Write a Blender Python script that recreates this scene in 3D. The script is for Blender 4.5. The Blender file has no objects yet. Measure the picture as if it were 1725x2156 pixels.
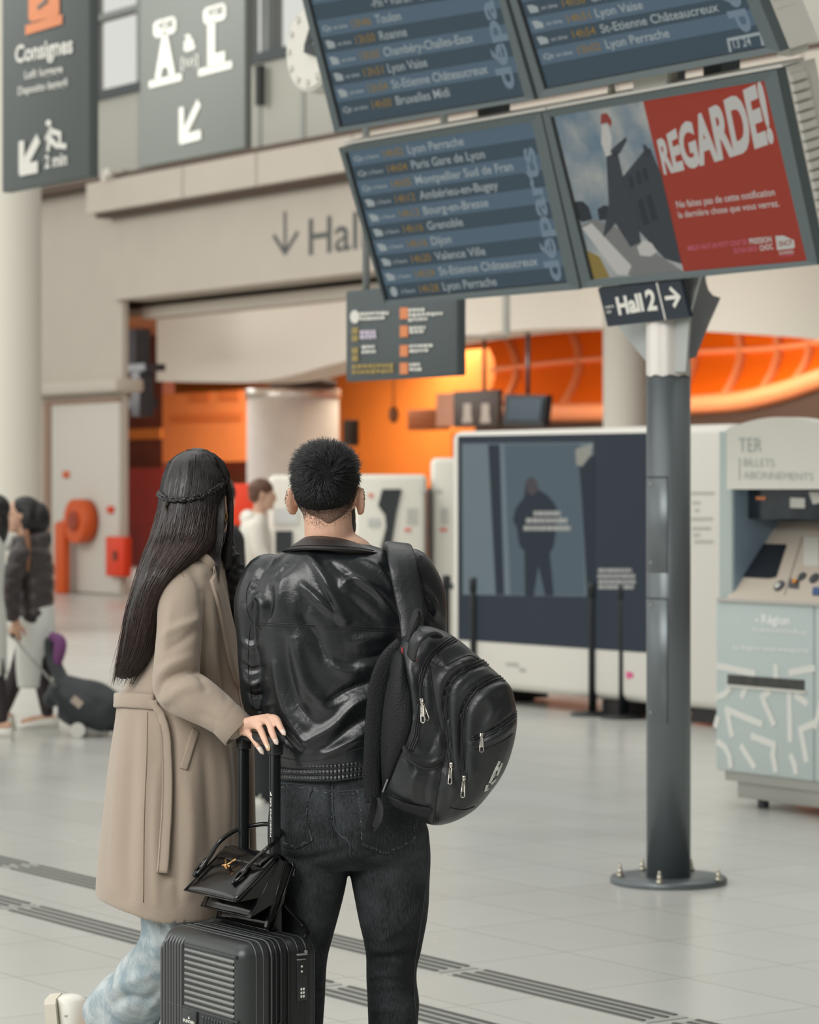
import bpy, bmesh, math, random
import numpy as np
from mathutils import Vector, Matrix, noise
from mathutils.bvhtree import BVHTree
from mathutils.geometry import interpolate_bezier, tessellate_polygon

SC = bpy.context.scene
COL = SC.collection
random.seed(7)
rng = np.random.default_rng(11)

# ------------------------------------------------------------------ camera, world, lights
F, CX, HY, H = 6000.0, 862.5, 1030.0, 1.65          # focal length and horizon in pixels of the 1725x2156 frame, eye height
cam = bpy.data.objects.new('camera', bpy.data.cameras.new('camera'))
COL.objects.link(cam)
cam.location = (0, 0, H)
cam.rotation_euler = (math.pi / 2, 0, 0)
cam.data.sensor_fit = 'HORIZONTAL'
cam.data.sensor_width = 24.0
cam.data.lens = 24.0 * F / 1725.0
cam.data.shift_y = -(1078.0 - HY) / 1725.0
cam.data.clip_end = 400
cam.data.dof.use_dof = True
cam.data.dof.focus_distance = 6.45
cam.data.dof.aperture_fstop = 4.9
SC.camera = cam

SC.view_settings.view_transform = 'Standard'
SC.view_settings.look = 'None'
SC.view_settings.gamma = 1
SC.view_settings.use_curve_mapping = False
SC.view_settings.exposure = -0.30

def lin(r, g, b):
    def f(c):
        c /= 255.0
        return c / 12.92 if c <= .04045 else ((c + .055) / 1.055) ** 2.4
    return (f(r), f(g), f(b))

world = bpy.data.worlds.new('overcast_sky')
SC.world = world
world.use_nodes = True
wn = world.node_tree.nodes; wl = world.node_tree.links
bg = wn['Background']
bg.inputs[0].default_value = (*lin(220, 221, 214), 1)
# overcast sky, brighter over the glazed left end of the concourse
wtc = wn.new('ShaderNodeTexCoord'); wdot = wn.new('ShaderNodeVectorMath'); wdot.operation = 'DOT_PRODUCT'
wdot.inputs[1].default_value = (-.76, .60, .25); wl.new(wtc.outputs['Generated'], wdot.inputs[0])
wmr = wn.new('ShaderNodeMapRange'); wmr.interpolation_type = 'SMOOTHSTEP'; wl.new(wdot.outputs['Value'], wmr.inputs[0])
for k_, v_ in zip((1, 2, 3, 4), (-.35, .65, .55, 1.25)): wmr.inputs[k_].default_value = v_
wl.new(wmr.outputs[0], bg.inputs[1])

def area(name, loc, target, sx, sy, power, color=(1, 1, 1)):
    d = bpy.data.lights.new(name, 'AREA')
    d.shape = 'RECTANGLE'; d.size = sx; d.size_y = sy; d.energy = power; d.color = color
    o = bpy.data.objects.new(name, d); COL.objects.link(o)
    o.location = loc
    o.rotation_euler = (Vector(target) - Vector(loc)).to_track_quat('-Z', 'Y').to_euler()
    return o
# daylight through the tall windows on the left of the concourse, and through the roof lights; plus an added facade lamp
area('window_daylight', (-15, 9, 5.5), (2, 9.5, 1.4), 20, 7, 420, (1, .99, .965))
area('window_daylight', (-6.5, -1.5, 8.0), (0, 7, 1.0), 9, 6, 1450, (1, .985, .96))
area('upper_light', (-1, 14, 13), (0, 15, 0), 14, 22, 1050, (1, 1, .98))
area('upper_light', (-12, 27, 9), (0, 42, 4.5), 20, 5, 2300, (1, .985, .955))  # unseen added lamp that brightens the building front

# ------------------------------------------------------------------ helpers
def V(*a): return Vector(a)
def P(px, py, Y):
    return Vector(((px - CX) * Y / F, Y, H - (py - HY) * Y / F))
def ray(px, py):
    return Vector(((px - CX) / F, 1.0, -(py - HY) / F))
CAM = Vector((0, 0, H))
def hit(px, py, O, n):
    d = ray(px, py)
    return CAM + d * ((O - CAM).dot(n) / d.dot(n))
def ground(px, py, z=0.0):
    Y = (H - z) * F / (py - HY)
    return P(px, py, Y)
Z = V(0, 0, 1)
R = V(.570, -.8217, 0).normalized()      # along the building front, to the right and towards us
BK = V(.8217, .570, 0).normalized()      # square to it, going away
U = -R

class MB:
    def __init__(s):
        s.v = []; s.f = []; s.m = []; s.sm = []
    def add(s, vs, fs, m=0, smooth=False):
        b = len(s.v)
        s.v += [tuple(p) for p in vs]
        for f in fs:
            s.f.append(tuple(i + b for i in f)); s.m.append(m); s.sm.append(smooth)
        return s
    def box(s, c, ax, ay, az, bevel=0, m=0, seg=2):
        """c centre, ax ay az half-extent vectors"""
        if bevel <= 0:
            vs = [c + ax * i + ay * j + az * k for i in (-1, 1) for j in (-1, 1) for k in (-1, 1)]
            fs = [(0, 1, 3, 2), (4, 6, 7, 5), (0, 4, 5, 1), (2, 3, 7, 6), (0, 2, 6, 4), (1, 5, 7, 3)]
            return s.add(vs, fs, m)
        bm = bmesh.new()
        bmesh.ops.create_cube(bm, size=2)
        lx, ly, lz = ax.length, ay.length, az.length
        bmesh.ops.scale(bm, vec=(lx, ly, lz), verts=bm.verts)
        bmesh.ops.bevel(bm, geom=list(bm.edges), offset=min(bevel, .98 * min(lx, ly, lz)), segments=seg, affect='EDGES', profile=.5)
        bm.verts.ensure_lookup_table(); bm.verts.index_update()
        nx, ny, nz = ax.normalized(), ay.normalized(), az.normalized()
        vs = [c + nx * v.co.x + ny * v.co.y + nz * v.co.z for v in bm.verts]
        fs = [[v.index for v in f.verts] for f in bm.faces]
        bm.free()
        return s.add(vs, fs, m, seg > 1)
    def zbox(s, x0, x1, y0, y1, z0, z1, bevel=0, m=0, seg=2):
        return s.box(V((x0 + x1) / 2, (y0 + y1) / 2, (z0 + z1) / 2), V((x1 - x0) / 2, 0, 0), V(0, (y1 - y0) / 2, 0), V(0, 0, (z1 - z0) / 2), bevel, m, seg)
    def loft(s, rings, caps=True, closed=True, m=0, smooth=True):
        n = len(rings[0]); vs = [p for r in rings for p in r]; fs = []
        for i in range(len(rings) - 1):
            for j in range(n if closed else n - 1):
                k = (j + 1) % n
                fs.append((i * n + j, i * n + k, (i + 1) * n + k, (i + 1) * n + j))
        if caps and closed:
            fs.append(tuple(range(n))[::-1]); fs.append(tuple(range((len(rings) - 1) * n, len(rings) * n)))
        return s.add(vs, fs, m, smooth)
    def tube(s, path, rad, n=8, caps=True, m=0, flat=None, up=None, round_ends=False):
        path = [Vector(p) for p in path]
        if not hasattr(rad, '__len__'): rad = [rad] * len(path)
        rad = list(rad)
        if round_ends:
            a, b = path[0], path[-1]
            da = (a - path[1]).normalized(); db = (b - path[-2]).normalized()
            pre = [(a + da * rad[0] * math.sin(t), rad[0] * math.cos(t)) for t in (1.45, 1.1, .7, .35)]
            post = [(b + db * rad[-1] * math.sin(t), rad[-1] * math.cos(t)) for t in (.35, .7, 1.1, 1.45)]
            path = [p for p, _ in pre] + path + [p for p, _ in post]
            rad = [r for _, r in pre] + rad + [r for _, r in post]
        rings = []
        t = (path[1] - path[0]).normalized()
        nrm = Vector(up) if up is not None else (Z if abs(t.z) < .9 else V(1, 0, 0))
        for i, p in enumerate(path):
            t = (path[min(i + 1, len(path) - 1)] - path[max(i - 1, 0)])
            if t.length < 1e-9: t = V(0, 0, 1)
            t.normalize()
            nrm = (nrm - t * nrm.dot(t))
            if nrm.length < 1e-6: nrm = t.orthogonal()
            nrm.normalize(); b = t.cross(nrm)
            fl = 1 if flat is None else flat
            rings.append([p + (nrm * math.cos(2 * math.pi * k / n) * fl + b * math.sin(2 * math.pi * k / n)) * rad[i] for k in range(n)])
        return s.loft(rings, caps, True, m)
    def ribbon(s, path, w, th, up, m=0):
        """flat strap: path centre line, w half widths, th half thickness, up = outward normal(s)"""
        path = [Vector(p) for p in path]; n = len(path)
        if not hasattr(w, '__len__'): w = [w] * n
        rings = []
        for i, p in enumerate(path):
            t = (path[min(i + 1, n - 1)] - path[max(i - 1, 0)]).normalized()
            u = Vector(up[i] if isinstance(up, list) else up); u = (u - t * u.dot(t)).normalized(); b = t.cross(u)
            e = min(th, w[i] * .5)
            rings.append([p + b * (w[i] - e) * x + u * y * th + b * sx * e for x, y, sx in
                          ((-1, -1, 0), (-1, -.4, -1), (-1, .4, -1), (-1, 1, 0), (-.3, 1.15, 0), (.3, 1.15, 0), (1, 1, 0), (1, .4, 1), (1, -.4, 1), (1, -1, 0))])
        return s.loft(rings, True, True, m)
    def cyl(s, a, b, r, n=24, r2=None, m=0):
        a, b = Vector(a), Vector(b)
        t = (b - a).normalized(); x = t.orthogonal().normalized(); y = t.cross(x)
        r2 = r if r2 is None else r2
        ra = [a + (x * math.cos(2 * math.pi * k / n) + y * math.sin(2 * math.pi * k / n)) * r for k in range(n)]
        rb = [b + (x * math.cos(2 * math.pi * k / n) + y * math.sin(2 * math.pi * k / n)) * r2 for k in range(n)]
        base = len(s.v)
        s.v += [tuple(p) for p in ra + rb]
        for j in range(n):
            k = (j + 1) % n
            s.f.append((base + j, base + k, base + n + k, base + n + j)); s.m.append(m); s.sm.append(True)
        s.f.append(tuple(base + j for j in range(n))[::-1]); s.m.append(m); s.sm.append(False)
        s.f.append(tuple(base + n + j for j in range(n))); s.m.append(m); s.sm.append(False)
        return s
    def lathe(s, o, prof, n=32, m=0):
        rings = [[o + V(r * math.cos(2 * math.pi * k / n), r * math.sin(2 * math.pi * k / n), z) for k in range(n)] for r, z in prof]
        return s.loft(rings, True, True, m)
    def ell(s, c, rx, ry, rz, rot=None, n=20, m=0, k=12):
        c = Vector(c); rings = []
        for i in range(k + 1):
            a = -math.pi / 2 + .06 + (math.pi - .12) * i / k
            ring = []
            for j in range(n):
                b = 2 * math.pi * j / n
                p = V(rx * math.cos(a) * math.cos(b), ry * math.cos(a) * math.sin(b), rz * math.sin(a))
                if rot is not None: p = rot @ p
                ring.append(c + p)
            rings.append(ring)
        return s.loft(rings, True, True, m)
    def prism(s, pts, ext, m=0):
        """polygon pts extruded by vector ext"""
        pts = [Vector(p) for p in pts]; n = len(pts)
        vs = pts + [p + ext for p in pts]
        tri = tessellate_polygon([pts])
        fs = [tuple(t) for t in tri] + [tuple(i + n for i in t)[::-1] for t in tri]
        fs += [(i, (i + 1) % n, n + (i + 1) % n, n + i) for i in range(n)]
        return s.add(vs, fs, m)
    def mesh(s, name):
        me = bpy.data.meshes.new(name)
        me.from_pydata(s.v, [], s.f)
        me.polygons.foreach_set('material_index', s.m)
        me.polygons.foreach_set('use_smooth', s.sm)
        bm = bmesh.new(); bm.from_mesh(me)
        bmesh.ops.recalc_face_normals(bm, faces=bm.faces)
        bm.to_mesh(me); bm.free()
        me.update()
        return me

def link(name, me, mats, parent=None):
    o = bpy.data.objects.new(name, me)
    COL.objects.link(o)
    if mats is not None:
        me.materials.clear()
        for m in (mats if isinstance(mats, (list, tuple)) else [mats]): me.materials.append(m)
    if parent is not None:
        me.transform(Matrix.Translation(-wloc(parent)))
        o.parent = parent
    return o
def wloc(o):
    p = Vector(o.location)
    while o.parent is not None:
        o = o.parent; p = p + Vector(o.location)
    return p
def build(name, mb, mats, parent=None):
    me = mb if isinstance(mb, bpy.types.Mesh) else mb.mesh(name)
    return link(name, me, mats, parent)
def build_each(name, mb, mats, parent):
    """one object for every separate piece of the builder"""
    par = list(range(len(mb.v)))
    def find(i):
        while par[i] != i: par[i] = par[par[i]]; i = par[i]
        return i
    for f in mb.f:
        a = find(f[0])
        for i in f[1:]: par[find(i)] = a
    groups = {}
    for k, f in enumerate(mb.f): groups.setdefault(find(f[0]), []).append(k)
    for ks in groups.values():
        ids = sorted({i for k in ks for i in mb.f[k]}); mp = {i: j for j, i in enumerate(ids)}
        q = MB(); q.v = [mb.v[i] for i in ids]
        for k in ks: q.f.append(tuple(mp[i] for i in mb.f[k])); q.m.append(mb.m[k]); q.sm.append(mb.sm[k])
        build(name, q, mats, parent)
def tag(o, label=None, cat=None, group=None, kind=None):
    if label: o['label'] = label
    if cat: o['category'] = cat
    if group: o['group'] = group
    if kind: o['kind'] = kind
    return o
def thing(name, loc, label, cat, group=None):
    o = bpy.data.objects.new(name, None); COL.objects.link(o)
    o.location = loc; o.empty_display_size = .1
    return tag(o, label, cat, group)
def struct(name, mb, mats):
    return tag(build(name, mb, mats), kind='structure')
def copy_tree(o, loc):
    c = o.copy(); COL.objects.link(c); c.location = loc
    for ch in list(o.children):
        k = ch.copy(); COL.objects.link(k); k.parent = c
        for g in list(ch.children):
            q = g.copy(); COL.objects.link(q); q.parent = k
    return c

# ------------------------------------------------------------------ materials
MATS = {}
def M(name, rgb, rough=.5, metal=0.0, spec=.5, var=None, bump=None, emit=None, coat=0, sheen=0, rgb2=None, stretch=None, alpha=None):
    if name in MATS: return MATS[name]
    m = bpy.data.materials.new(name); m.use_nodes = True
    nt = m.node_tree; N = nt.nodes; L = nt.links
    b = N['Principled BSDF']
    c = (*lin(*rgb), 1)
    b.inputs['Base Color'].default_value = c
    b.inputs['Roughness'].default_value = rough
    b.inputs['Metallic'].default_value = metal
    b.inputs['Specular IOR Level'].default_value = spec
    if coat: b.inputs['Coat Weight'].default_value = coat; b.inputs['Coat Roughness'].default_value = .08
    if sheen: b.inputs['Sheen Weight'].default_value = sheen; b.inputs['Sheen Roughness'].default_value = .5
    tc = N.new('ShaderNodeTexCoord'); co = tc.outputs['Object']
    if stretch:
        mp = N.new('ShaderNodeMapping'); L.new(co, mp.inputs[0]); mp.inputs['Scale'].default_value = stretch; co = mp.outputs[0]
    if var or rgb2:
        sc, am = var if var else (8, .5)
        nz = N.new('ShaderNodeTexNoise'); nz.inputs['Scale'].default_value = sc; nz.inputs['Detail'].default_value = 5
        L.new(co, nz.inputs['Vector'])
        mr = N.new('ShaderNodeMapRange'); L.new(nz.outputs['Fac'], mr.inputs['Value'])
        mr.inputs['From Min'].default_value = .3; mr.inputs['From Max'].default_value = .7
        mx = N.new('ShaderNodeMix'); mx.data_type = 'RGBA'
        L.new(mr.outputs[0], mx.inputs['Factor'])
        c2 = (*lin(*rgb2), 1) if rgb2 else tuple([x * (1 - am) for x in c[:3]] + [1])
        mx.inputs['A'].default_value = c; mx.inputs['B'].default_value = c2
        L.new(mx.outputs['Result'], b.inputs['Base Color'])
    if bump:
        sc, st, kind = bump
        if kind == 'voronoi':
            t = N.new('ShaderNodeTexVoronoi'); out = t.outputs['Distance']; t.inputs['Scale'].default_value = sc
        elif kind == 'wave':
            t = N.new('ShaderNodeTexWave'); out = t.outputs['Fac']; t.inputs['Scale'].default_value = sc; t.bands_direction = 'DIAGONAL'
        else:
            t = N.new('ShaderNodeTexNoise'); out = t.outputs['Fac']; t.inputs['Scale'].default_value = sc; t.inputs['Detail'].default_value = 6
        L.new(co, t.inputs['Vector'])
        bp = N.new('ShaderNodeBump'); bp.inputs['Strength'].default_value = st; bp.inputs['Distance'].default_value = .002
        L.new(out, bp.inputs['Height']); L.new(bp.outputs[0], b.inputs['Normal'])
    if emit is not None:
        b.inputs['Emission Color'].default_value = c; b.inputs['Emission Strength'].default_value = emit
    if alpha is not None:
        b.inputs['Alpha'].default_value = alpha
    MATS[name] = m
    return m
def screen_mat(name, rgb, e=.72):
    """a lit display pixel colour"""
    if name in MATS: return MATS[name]
    m = M(name, rgb, .4, spec=.10, emit=e)
    m.node_tree.nodes['Principled BSDF'].inputs['Base Color'].default_value = (.012, .014, .016, 1)
    return m

# ------------------------------------------------------------------ lettering
_tc = {}
def text_raw(body, bold=0.0):
    k = (body, bold)
    if k in _tc: return _tc[k]
    cu = bpy.data.curves.new('t', 'FONT'); cu.body = body; cu.size = 1; cu.offset = bold; cu.resolution_u = 4; cu.fill_mode = 'FRONT'
    o = bpy.data.objects.new('t', cu); COL.objects.link(o)
    dg = bpy.context.evaluated_depsgraph_get()
    me = bpy.data.meshes.new_from_object(o.evaluated_get(dg))
    vs = np.array([v.co[:2] for v in me.vertices]).reshape(-1, 2)
    fs = [tuple(p.vertices) for p in me.polygons]
    bpy.data.objects.remove(o); bpy.data.curves.remove(cu); bpy.data.meshes.remove(me)
    _tc[k] = (vs, fs)
    return _tc[k]
def cap():
    v, _ = text_raw('H'); return v[:, 1].max()
def text_on(mb, body, A, B, D, off, m=0, bold=0.0, warp=None):
    """A baseline left, B baseline right, D cap-height above A (points); off = offset vector towards the reader"""
    vs, fs = text_raw(body, bold)
    if len(vs) == 0: return
    x0, x1 = vs[:, 0].min(), vs[:, 0].max(); ch = cap()
    out = []
    for x, y in vs:
        fx, fy = (x - x0) / (x1 - x0), y / ch
        if warp: fx, fy = warp(fx, fy)
        out.append(A + (B - A) * fx + (D - A) * fy + off)
    mb.add(out, fs, m)
class Plane:
    """flat face with pixel picking; n points to the reader"""
    def __init__(s, O, n): s.O = O; s.n = n.normalized()
    def __call__(s, px, py, off=0.0): return hit(px, py, s.O + s.n * off, s.n)
    def quad(s, mb, pts, off, th=.002, m=0):
        ps = [s(x, y, off) for x, y in pts]
        mb.prism(ps, -s.n * th, m)
    def text(s, mb, body, a, b, d, off, m=0, bold=0.0, warp=None):
        text_on(mb, body, s(*a, off), s(*b, off), s(*d, off), V(0, 0, 0), m, bold, warp)
    def line(s, mb, pts, w, off, m=0, th=.002):
        """stroke of width w metres"""
        ps = [s(x, y, off) for x, y in pts]
        for k, (a, b) in enumerate(zip(ps[:-1], ps[1:])):
            a, b = a + s.n * (.0007 * k), b + s.n * (.0007 * k)
            t = (b - a).normalized(); q = s.n.cross(t) * (w / 2)
            e = t * w * .3
            mb.prism([a - e - q, b + e - q, b + e + q, a - e + q], -s.n * th, m)

# ------------------------------------------------------------------ organic helpers
def voxel(mb, size, smooth=4, factor=.5):
    me = mb.mesh('tmp'); o = bpy.data.objects.new('tmp', me); COL.objects.link(o)
    r = o.modifiers.new('r', 'REMESH'); r.mode = 'VOXEL'; r.voxel_size = size; r.adaptivity = 0
    if smooth:
        s = o.modifiers.new('s', 'SMOOTH'); s.factor = factor; s.iterations = smooth
    dg = bpy.context.evaluated_depsgraph_get()
    out = bpy.data.meshes.new_from_object(o.evaluated_get(dg))
    bpy.data.objects.remove(o); bpy.data.meshes.remove(me)
    out.polygons.foreach_set('use_smooth', [True] * len(out.polygons))
    return out
def getv(me):
    n = len(me.vertices); a = np.empty(n * 3, np.float32); me.vertices.foreach_get('co', a)
    b = np.empty(n * 3, np.float32); me.vertex_normals.foreach_get('vector', b)
    return a.reshape(-1, 3).astype(float), b.reshape(-1, 3).astype(float)
def setv(me, a):
    me.vertices.foreach_set('co', a.astype(np.float32).ravel()); me.update()
def topx(a):
    return CX + a[:, 0] / a[:, 1] * F, HY - (a[:, 2] - H) / a[:, 1] * F
def seg_dist(x, y, pts):
    best = np.full(len(x), 1e9); along = np.zeros(len(x)); L = 0
    segs = list(zip(pts[:-1], pts[1:])); tot = sum(math.dist(a, b) for a, b in segs)
    for a, b in segs:
        dx, dy = b[0] - a[0], b[1] - a[1]; l2 = dx * dx + dy * dy
        t = np.clip(((x - a[0]) * dx + (y - a[1]) * dy) / l2, 0, 1)
        d = np.hypot(x - a[0] - t * dx, y - a[1] - t * dy)
        w = d < best; best = np.where(w, d, best); along = np.where(w, (L + t * math.sqrt(l2)) / tot, along); L += math.sqrt(l2)
    return best, along
def spline(pts, n=8):
    """Catmull-Rom through tuples of any dimension"""
    pts = [np.array(p, float) for p in pts]; out = []
    for i in range(len(pts) - 1):
        p0 = pts[max(i - 1, 0)]; p1 = pts[i]; p2 = pts[i + 1]; p3 = pts[min(i + 2, len(pts) - 1)]
        for k in range(n):
            t = k / n
            out.append(.5 * ((2 * p1) + (-p0 + p2) * t + (2 * p0 - 5 * p1 + 4 * p2 - p3) * t * t + (-p0 + 3 * p1 - 3 * p2 + p3) * t ** 3))
    out.append(pts[-1])
    return out
def folds(me, lst, front=True):
    """raise (or sink) the cloth along creases: (points, width px, height m)"""
    a, nr = getv(me); x, y = topx(a)
    vd = a - np.array(CAM); vd /= np.linalg.norm(vd, axis=1)[:, None]
    w = np.clip(-(nr * vd).sum(1) * 2.0, 0, 1) if front else 1
    h = np.zeros(len(a))
    for pts, wd, ht in lst:
        pts = [tuple(p) for p in spline(pts, 5)]
        d, t = seg_dist(x, y, pts)
        h += ht * np.exp(-(d / wd) ** 2) * np.sin(np.pi * np.clip(t * .9 + .05, 0, 1)) ** .5
    setv(me, a + nr * (h * w)[:, None])
def rumple(me, scale, amp, seed=0, stretch=(1, 1, 1)):
    a, nr = getv(me)
    h = np.array([noise.noise(Vector((p[0] * stretch[0] * scale + seed, p[1] * stretch[1] * scale, p[2] * stretch[2] * scale))) for p in a])
    setv(me, a + nr * (h * amp)[:, None])
def bvh(me):
    return BVHTree.FromPolygons([v.co.copy() for v in me.vertices], [tuple(p.vertices) for p in me.polygons])
def drape(tree, pts, off=.001, n=6, sp=True, fallback=None):
    """points of a surface seen along pixel polyline; with normals"""
    ps = spline(pts, n) if sp else [np.array(p, float) for p in pts]
    out = []; nrm = []
    for q in ps:
        d = ray(q[0], q[1]).normalized()
        loc, nn, i, t = tree.ray_cast(CAM, d)
        if loc is None:
            if fallback is None: continue
            loc = P(q[0], q[1], fallback); nn = -d
        if nn.dot(d) > 0: nn = -nn
        out.append(loc + nn * off); nrm.append(nn)
    return out, nrm
def seam(mb, tree, pts, r=.0012, off=.0006, n=6, sides=5, m=0):
    ps, _ = drape(tree, pts, off, n)
    if len(ps) > 1: mb.tube(ps, r, sides, True, m)
def stitches(mb, tree, pts, r=.0008, off=.0006, step=4.0, duty=.6, m=0):
    ps = spline(pts, 24); acc = 0; cur = []; last = None
    dense = [tuple(p) for p in ps]
    run = 0
    for a, b in zip(dense[:-1], dense[1:]):
        l = math.dist(a, b); run += l
        if (run % step) / step < duty: cur.append(b)
        else:
            if len(cur) > 1:
                q, _ = drape(tree, [cur[0], cur[-1]], off, 1, False)
                if len(q) == 2 and (q[0] - q[1]).length < .03: mb.tube(q, r, 4, True, m)
            cur = []
def sering(cx, cy, cz, rx, ry, n=40, pw=2.3, yaw=0.0):
    out = []
    for k in range(n):
        a = 2 * math.pi * k / n; c, s = math.cos(a), math.sin(a)
        x = rx * math.copysign(abs(c) ** (2 / pw), c); y = ry * math.copysign(abs(s) ** (2 / pw), s)
        out.append(V(cx + x * math.cos(yaw) - y * math.sin(yaw), cy + x * math.sin(yaw) + y * math.cos(yaw), cz))
    return out
def rings_px(rows, n=40, pw=2.3, sub=4):
    """rows of (py, x left, x right, depth Y, half depth)"""
    rs = []
    for py, xl, xr, Y, d in spline(rows, sub):
        c = P((xl + xr) / 2, py, Y); rs.append(sering(c.x, c.y, c.z, (xr - xl) / 2 * Y / F, d, n, pw))
    return rs
def pxpath(pts, sub=5):
    """(px, py, Y, r) control points to 3-D path and radii"""
    s = spline(pts, sub)
    return [P(p[0], p[1], p[2]) for p in s], [p[3] for p in s]

# ================================================================== SETTING
# floor: polished pale stone tiles laid along the building grid
def floor_material():
    m = bpy.data.materials.new('pale_stone_tiles'); m.use_nodes = True
    nt = m.node_tree; N = nt.nodes; L = nt.links; b = N['Principled BSDF']
    g = N.new('ShaderNodeNewGeometry')
    def dot(v):
        d = N.new('ShaderNodeVectorMath'); d.operation = 'DOT_PRODUCT'; d.inputs[1].default_value = v; L.new(g.outputs['Position'], d.inputs[0]); return d.outputs['Value']
    cb = N.new('ShaderNodeCombineXYZ'); L.new(dot(tuple(U)), cb.inputs[0]); L.new(dot(tuple(BK)), cb.inputs[1])
    mp = N.new('ShaderNodeMapping'); mp.inputs['Location'].default_value = (-6.729 + .65 * 40, -6.247 + .462 * 60, 0); L.new(cb.outputs[0], mp.inputs[0])
    br = N.new('ShaderNodeTexBrick'); br.offset = 0; br.inputs['Scale'].default_value = 1
    br.inputs['Brick Width'].default_value = .65; br.inputs['Row Height'].default_value = .462
    br.inputs['Mortar Size'].default_value = .0022; br.inputs['Mortar Smooth'].default_value = .3; br.inputs['Bias'].default_value = 0
    br.inputs['Color1'].default_value = (*lin(200, 200, 195), 1); br.inputs['Color2'].default_value = (*lin(196, 196, 190), 1)
    br.inputs['Mortar'].default_value = (*lin(140, 138, 130), 1)
    L.new(mp.outputs[0], br.inputs['Vector'])
    n1 = N.new('ShaderNodeTexNoise'); n1.inputs['Scale'].default_value = 1.3; n1.inputs['Detail'].default_value = 6; L.new(g.outputs['Position'], n1.inputs['Vector'])
    n2 = N.new('ShaderNodeTexNoise'); n2.inputs['Scale'].default_value = 160; n2.inputs['Detail'].default_value = 3; L.new(g.outputs['Position'], n2.inputs['Vector'])
    def mr(a, lo, hi, x, y):
        r = N.new('ShaderNodeMapRange'); L.new(a, r.inputs[0]); r.inputs[1].default_value = lo; r.inputs[2].default_value = hi; r.inputs[3].default_value = x; r.inputs[4].default_value = y; return r.outputs[0]
    mul = N.new('ShaderNodeMath'); mul.operation = 'MULTIPLY'
    L.new(mr(n1.outputs['Fac'], .3, .7, .975, 1.015), mul.inputs[0]); L.new(mr(n2.outputs['Fac'], .35, .65, .95, 1.04), mul.inputs[1])
    sc = N.new('ShaderNodeVectorMath'); sc.operation = 'SCALE'; L.new(br.outputs['Color'], sc.inputs[0]); L.new(mul.outputs[0], sc.inputs['Scale'])
    L.new(sc.outputs[0], b.inputs['Base Color'])
    n3 = N.new('ShaderNodeTexNoise'); n3.inputs['Scale'].default_value = .9; n3.inputs['Detail'].default_value = 4; L.new(g.outputs['Position'], n3.inputs['Vector'])
    L.new(mr(n3.outputs['Fac'], .3, .7, .22, .28), b.inputs['Roughness'])
    b.inputs['Specular IOR Level'].default_value = .55
    return m
struct('floor', MB().zbox(-45, 45, -14, 75, -.2, 0), floor_material())

beige = M('beige_render', (196, 186, 174), .8, var=(1.5, .05))
beige2 = M('beige_panel', (200, 190, 178), .75, var=(2, .05))
panelgrey = M('facade_panel_grey', (186, 184, 174), .7)
brown = M('painted_shade_brown', (96, 80, 70), .8)
white = M('white_paint', (226, 222, 212), .6)
offwhite = M('off_white_plaster', (214, 209, 196), .75)
darkbrown = M('dark_brown_lining', (70, 50, 38), .8)
orange = M('orange_wall', (226, 128, 46), .7, var=(.6, .12))
orange_hot = M('orange_panel', (246, 112, 12), .45)
orange_lt = M('orange_rib', (240, 150, 100), .5)
steel = M('window_steel', (150, 153, 152), .5, .3)
darksteel = M('dark_window_steel', (84, 90, 92), .5, .3)
concrete = M('smooth_concrete', (212, 207, 200), .75, var=(3, .08))

# building front, described by pixel picks on planes parallel to it (w metres behind the main face)
A0 = V((258 - CX) * 44 / F, 44, 0)
def fs(px, w=0.0):
    k = (px - CX) / F
    a = A0 + BK * w
    return (k * a.y - a.x) / (R.x - k * R.y)
def fY(px, w=0.0): return (A0 + BK * w + R * fs(px, w)).y
def fz(px, py, w=0.0): return H - (py - HY) * fY(px, w) / F
def fp(s, z, w=0.0): return A0 + R * s + BK * w + Z * z
def fpx(px, py, w=0.0): return fp(fs(px, w), fz(px, py, w), w)
def fbox(mb, s0, s1, z0, z1, w0, w1, bevel=0, m=0):
    return mb.box(fp((s0 + s1) / 2, (z0 + z1) / 2, (w0 + w1) / 2), R * ((s1 - s0) / 2), BK * ((w1 - w0) / 2), Z * ((z1 - z0) / 2), bevel, m)
SL, SR = -14.0, 24.0
s258 = 0.0; s90 = fs(88); s188 = fs(188, -.5)
zb0 = fz(258, 632); zb1 = fz(240, 442)
# pillar block left of the hall opening
struct('wall_pillar', fbox(MB(), s90, 0, 0, zb1 + .6, 0, .10), beige)
struct('wall_left', fbox(MB(), SL, s90 - .002, 0, 12, .02, .1), beige2)
mb = MB(); fbox(mb, s90 - .1, .16, fz(258, 826), fz(258, 797), -.22, .3, .05)
struct('trim_1', mb, beige2)
mb = MB(); fbox(mb, fs(98), fs(112), 0, fz(258, 838), -.06, .02); fbox(mb, fs(98), -.02, fz(258, 846), fz(258, 836), -.06, .02)
struct('trim_2', mb, M('brown_frame', (150, 122, 104), .7))
mb = MB(); fbox(mb, fs(114), -.02, .03, fz(258, 846), -.05, .02, .01)
struct('door_1', mb, M('painted_steel_door', (204, 198, 188), .6))
# main beam over the opening
s_beam = fs(236, -.12)
struct('wall_beam', fbox(MB(), s_beam, SR, zb0, zb1 + .3, -.12, .6), beige)
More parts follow.
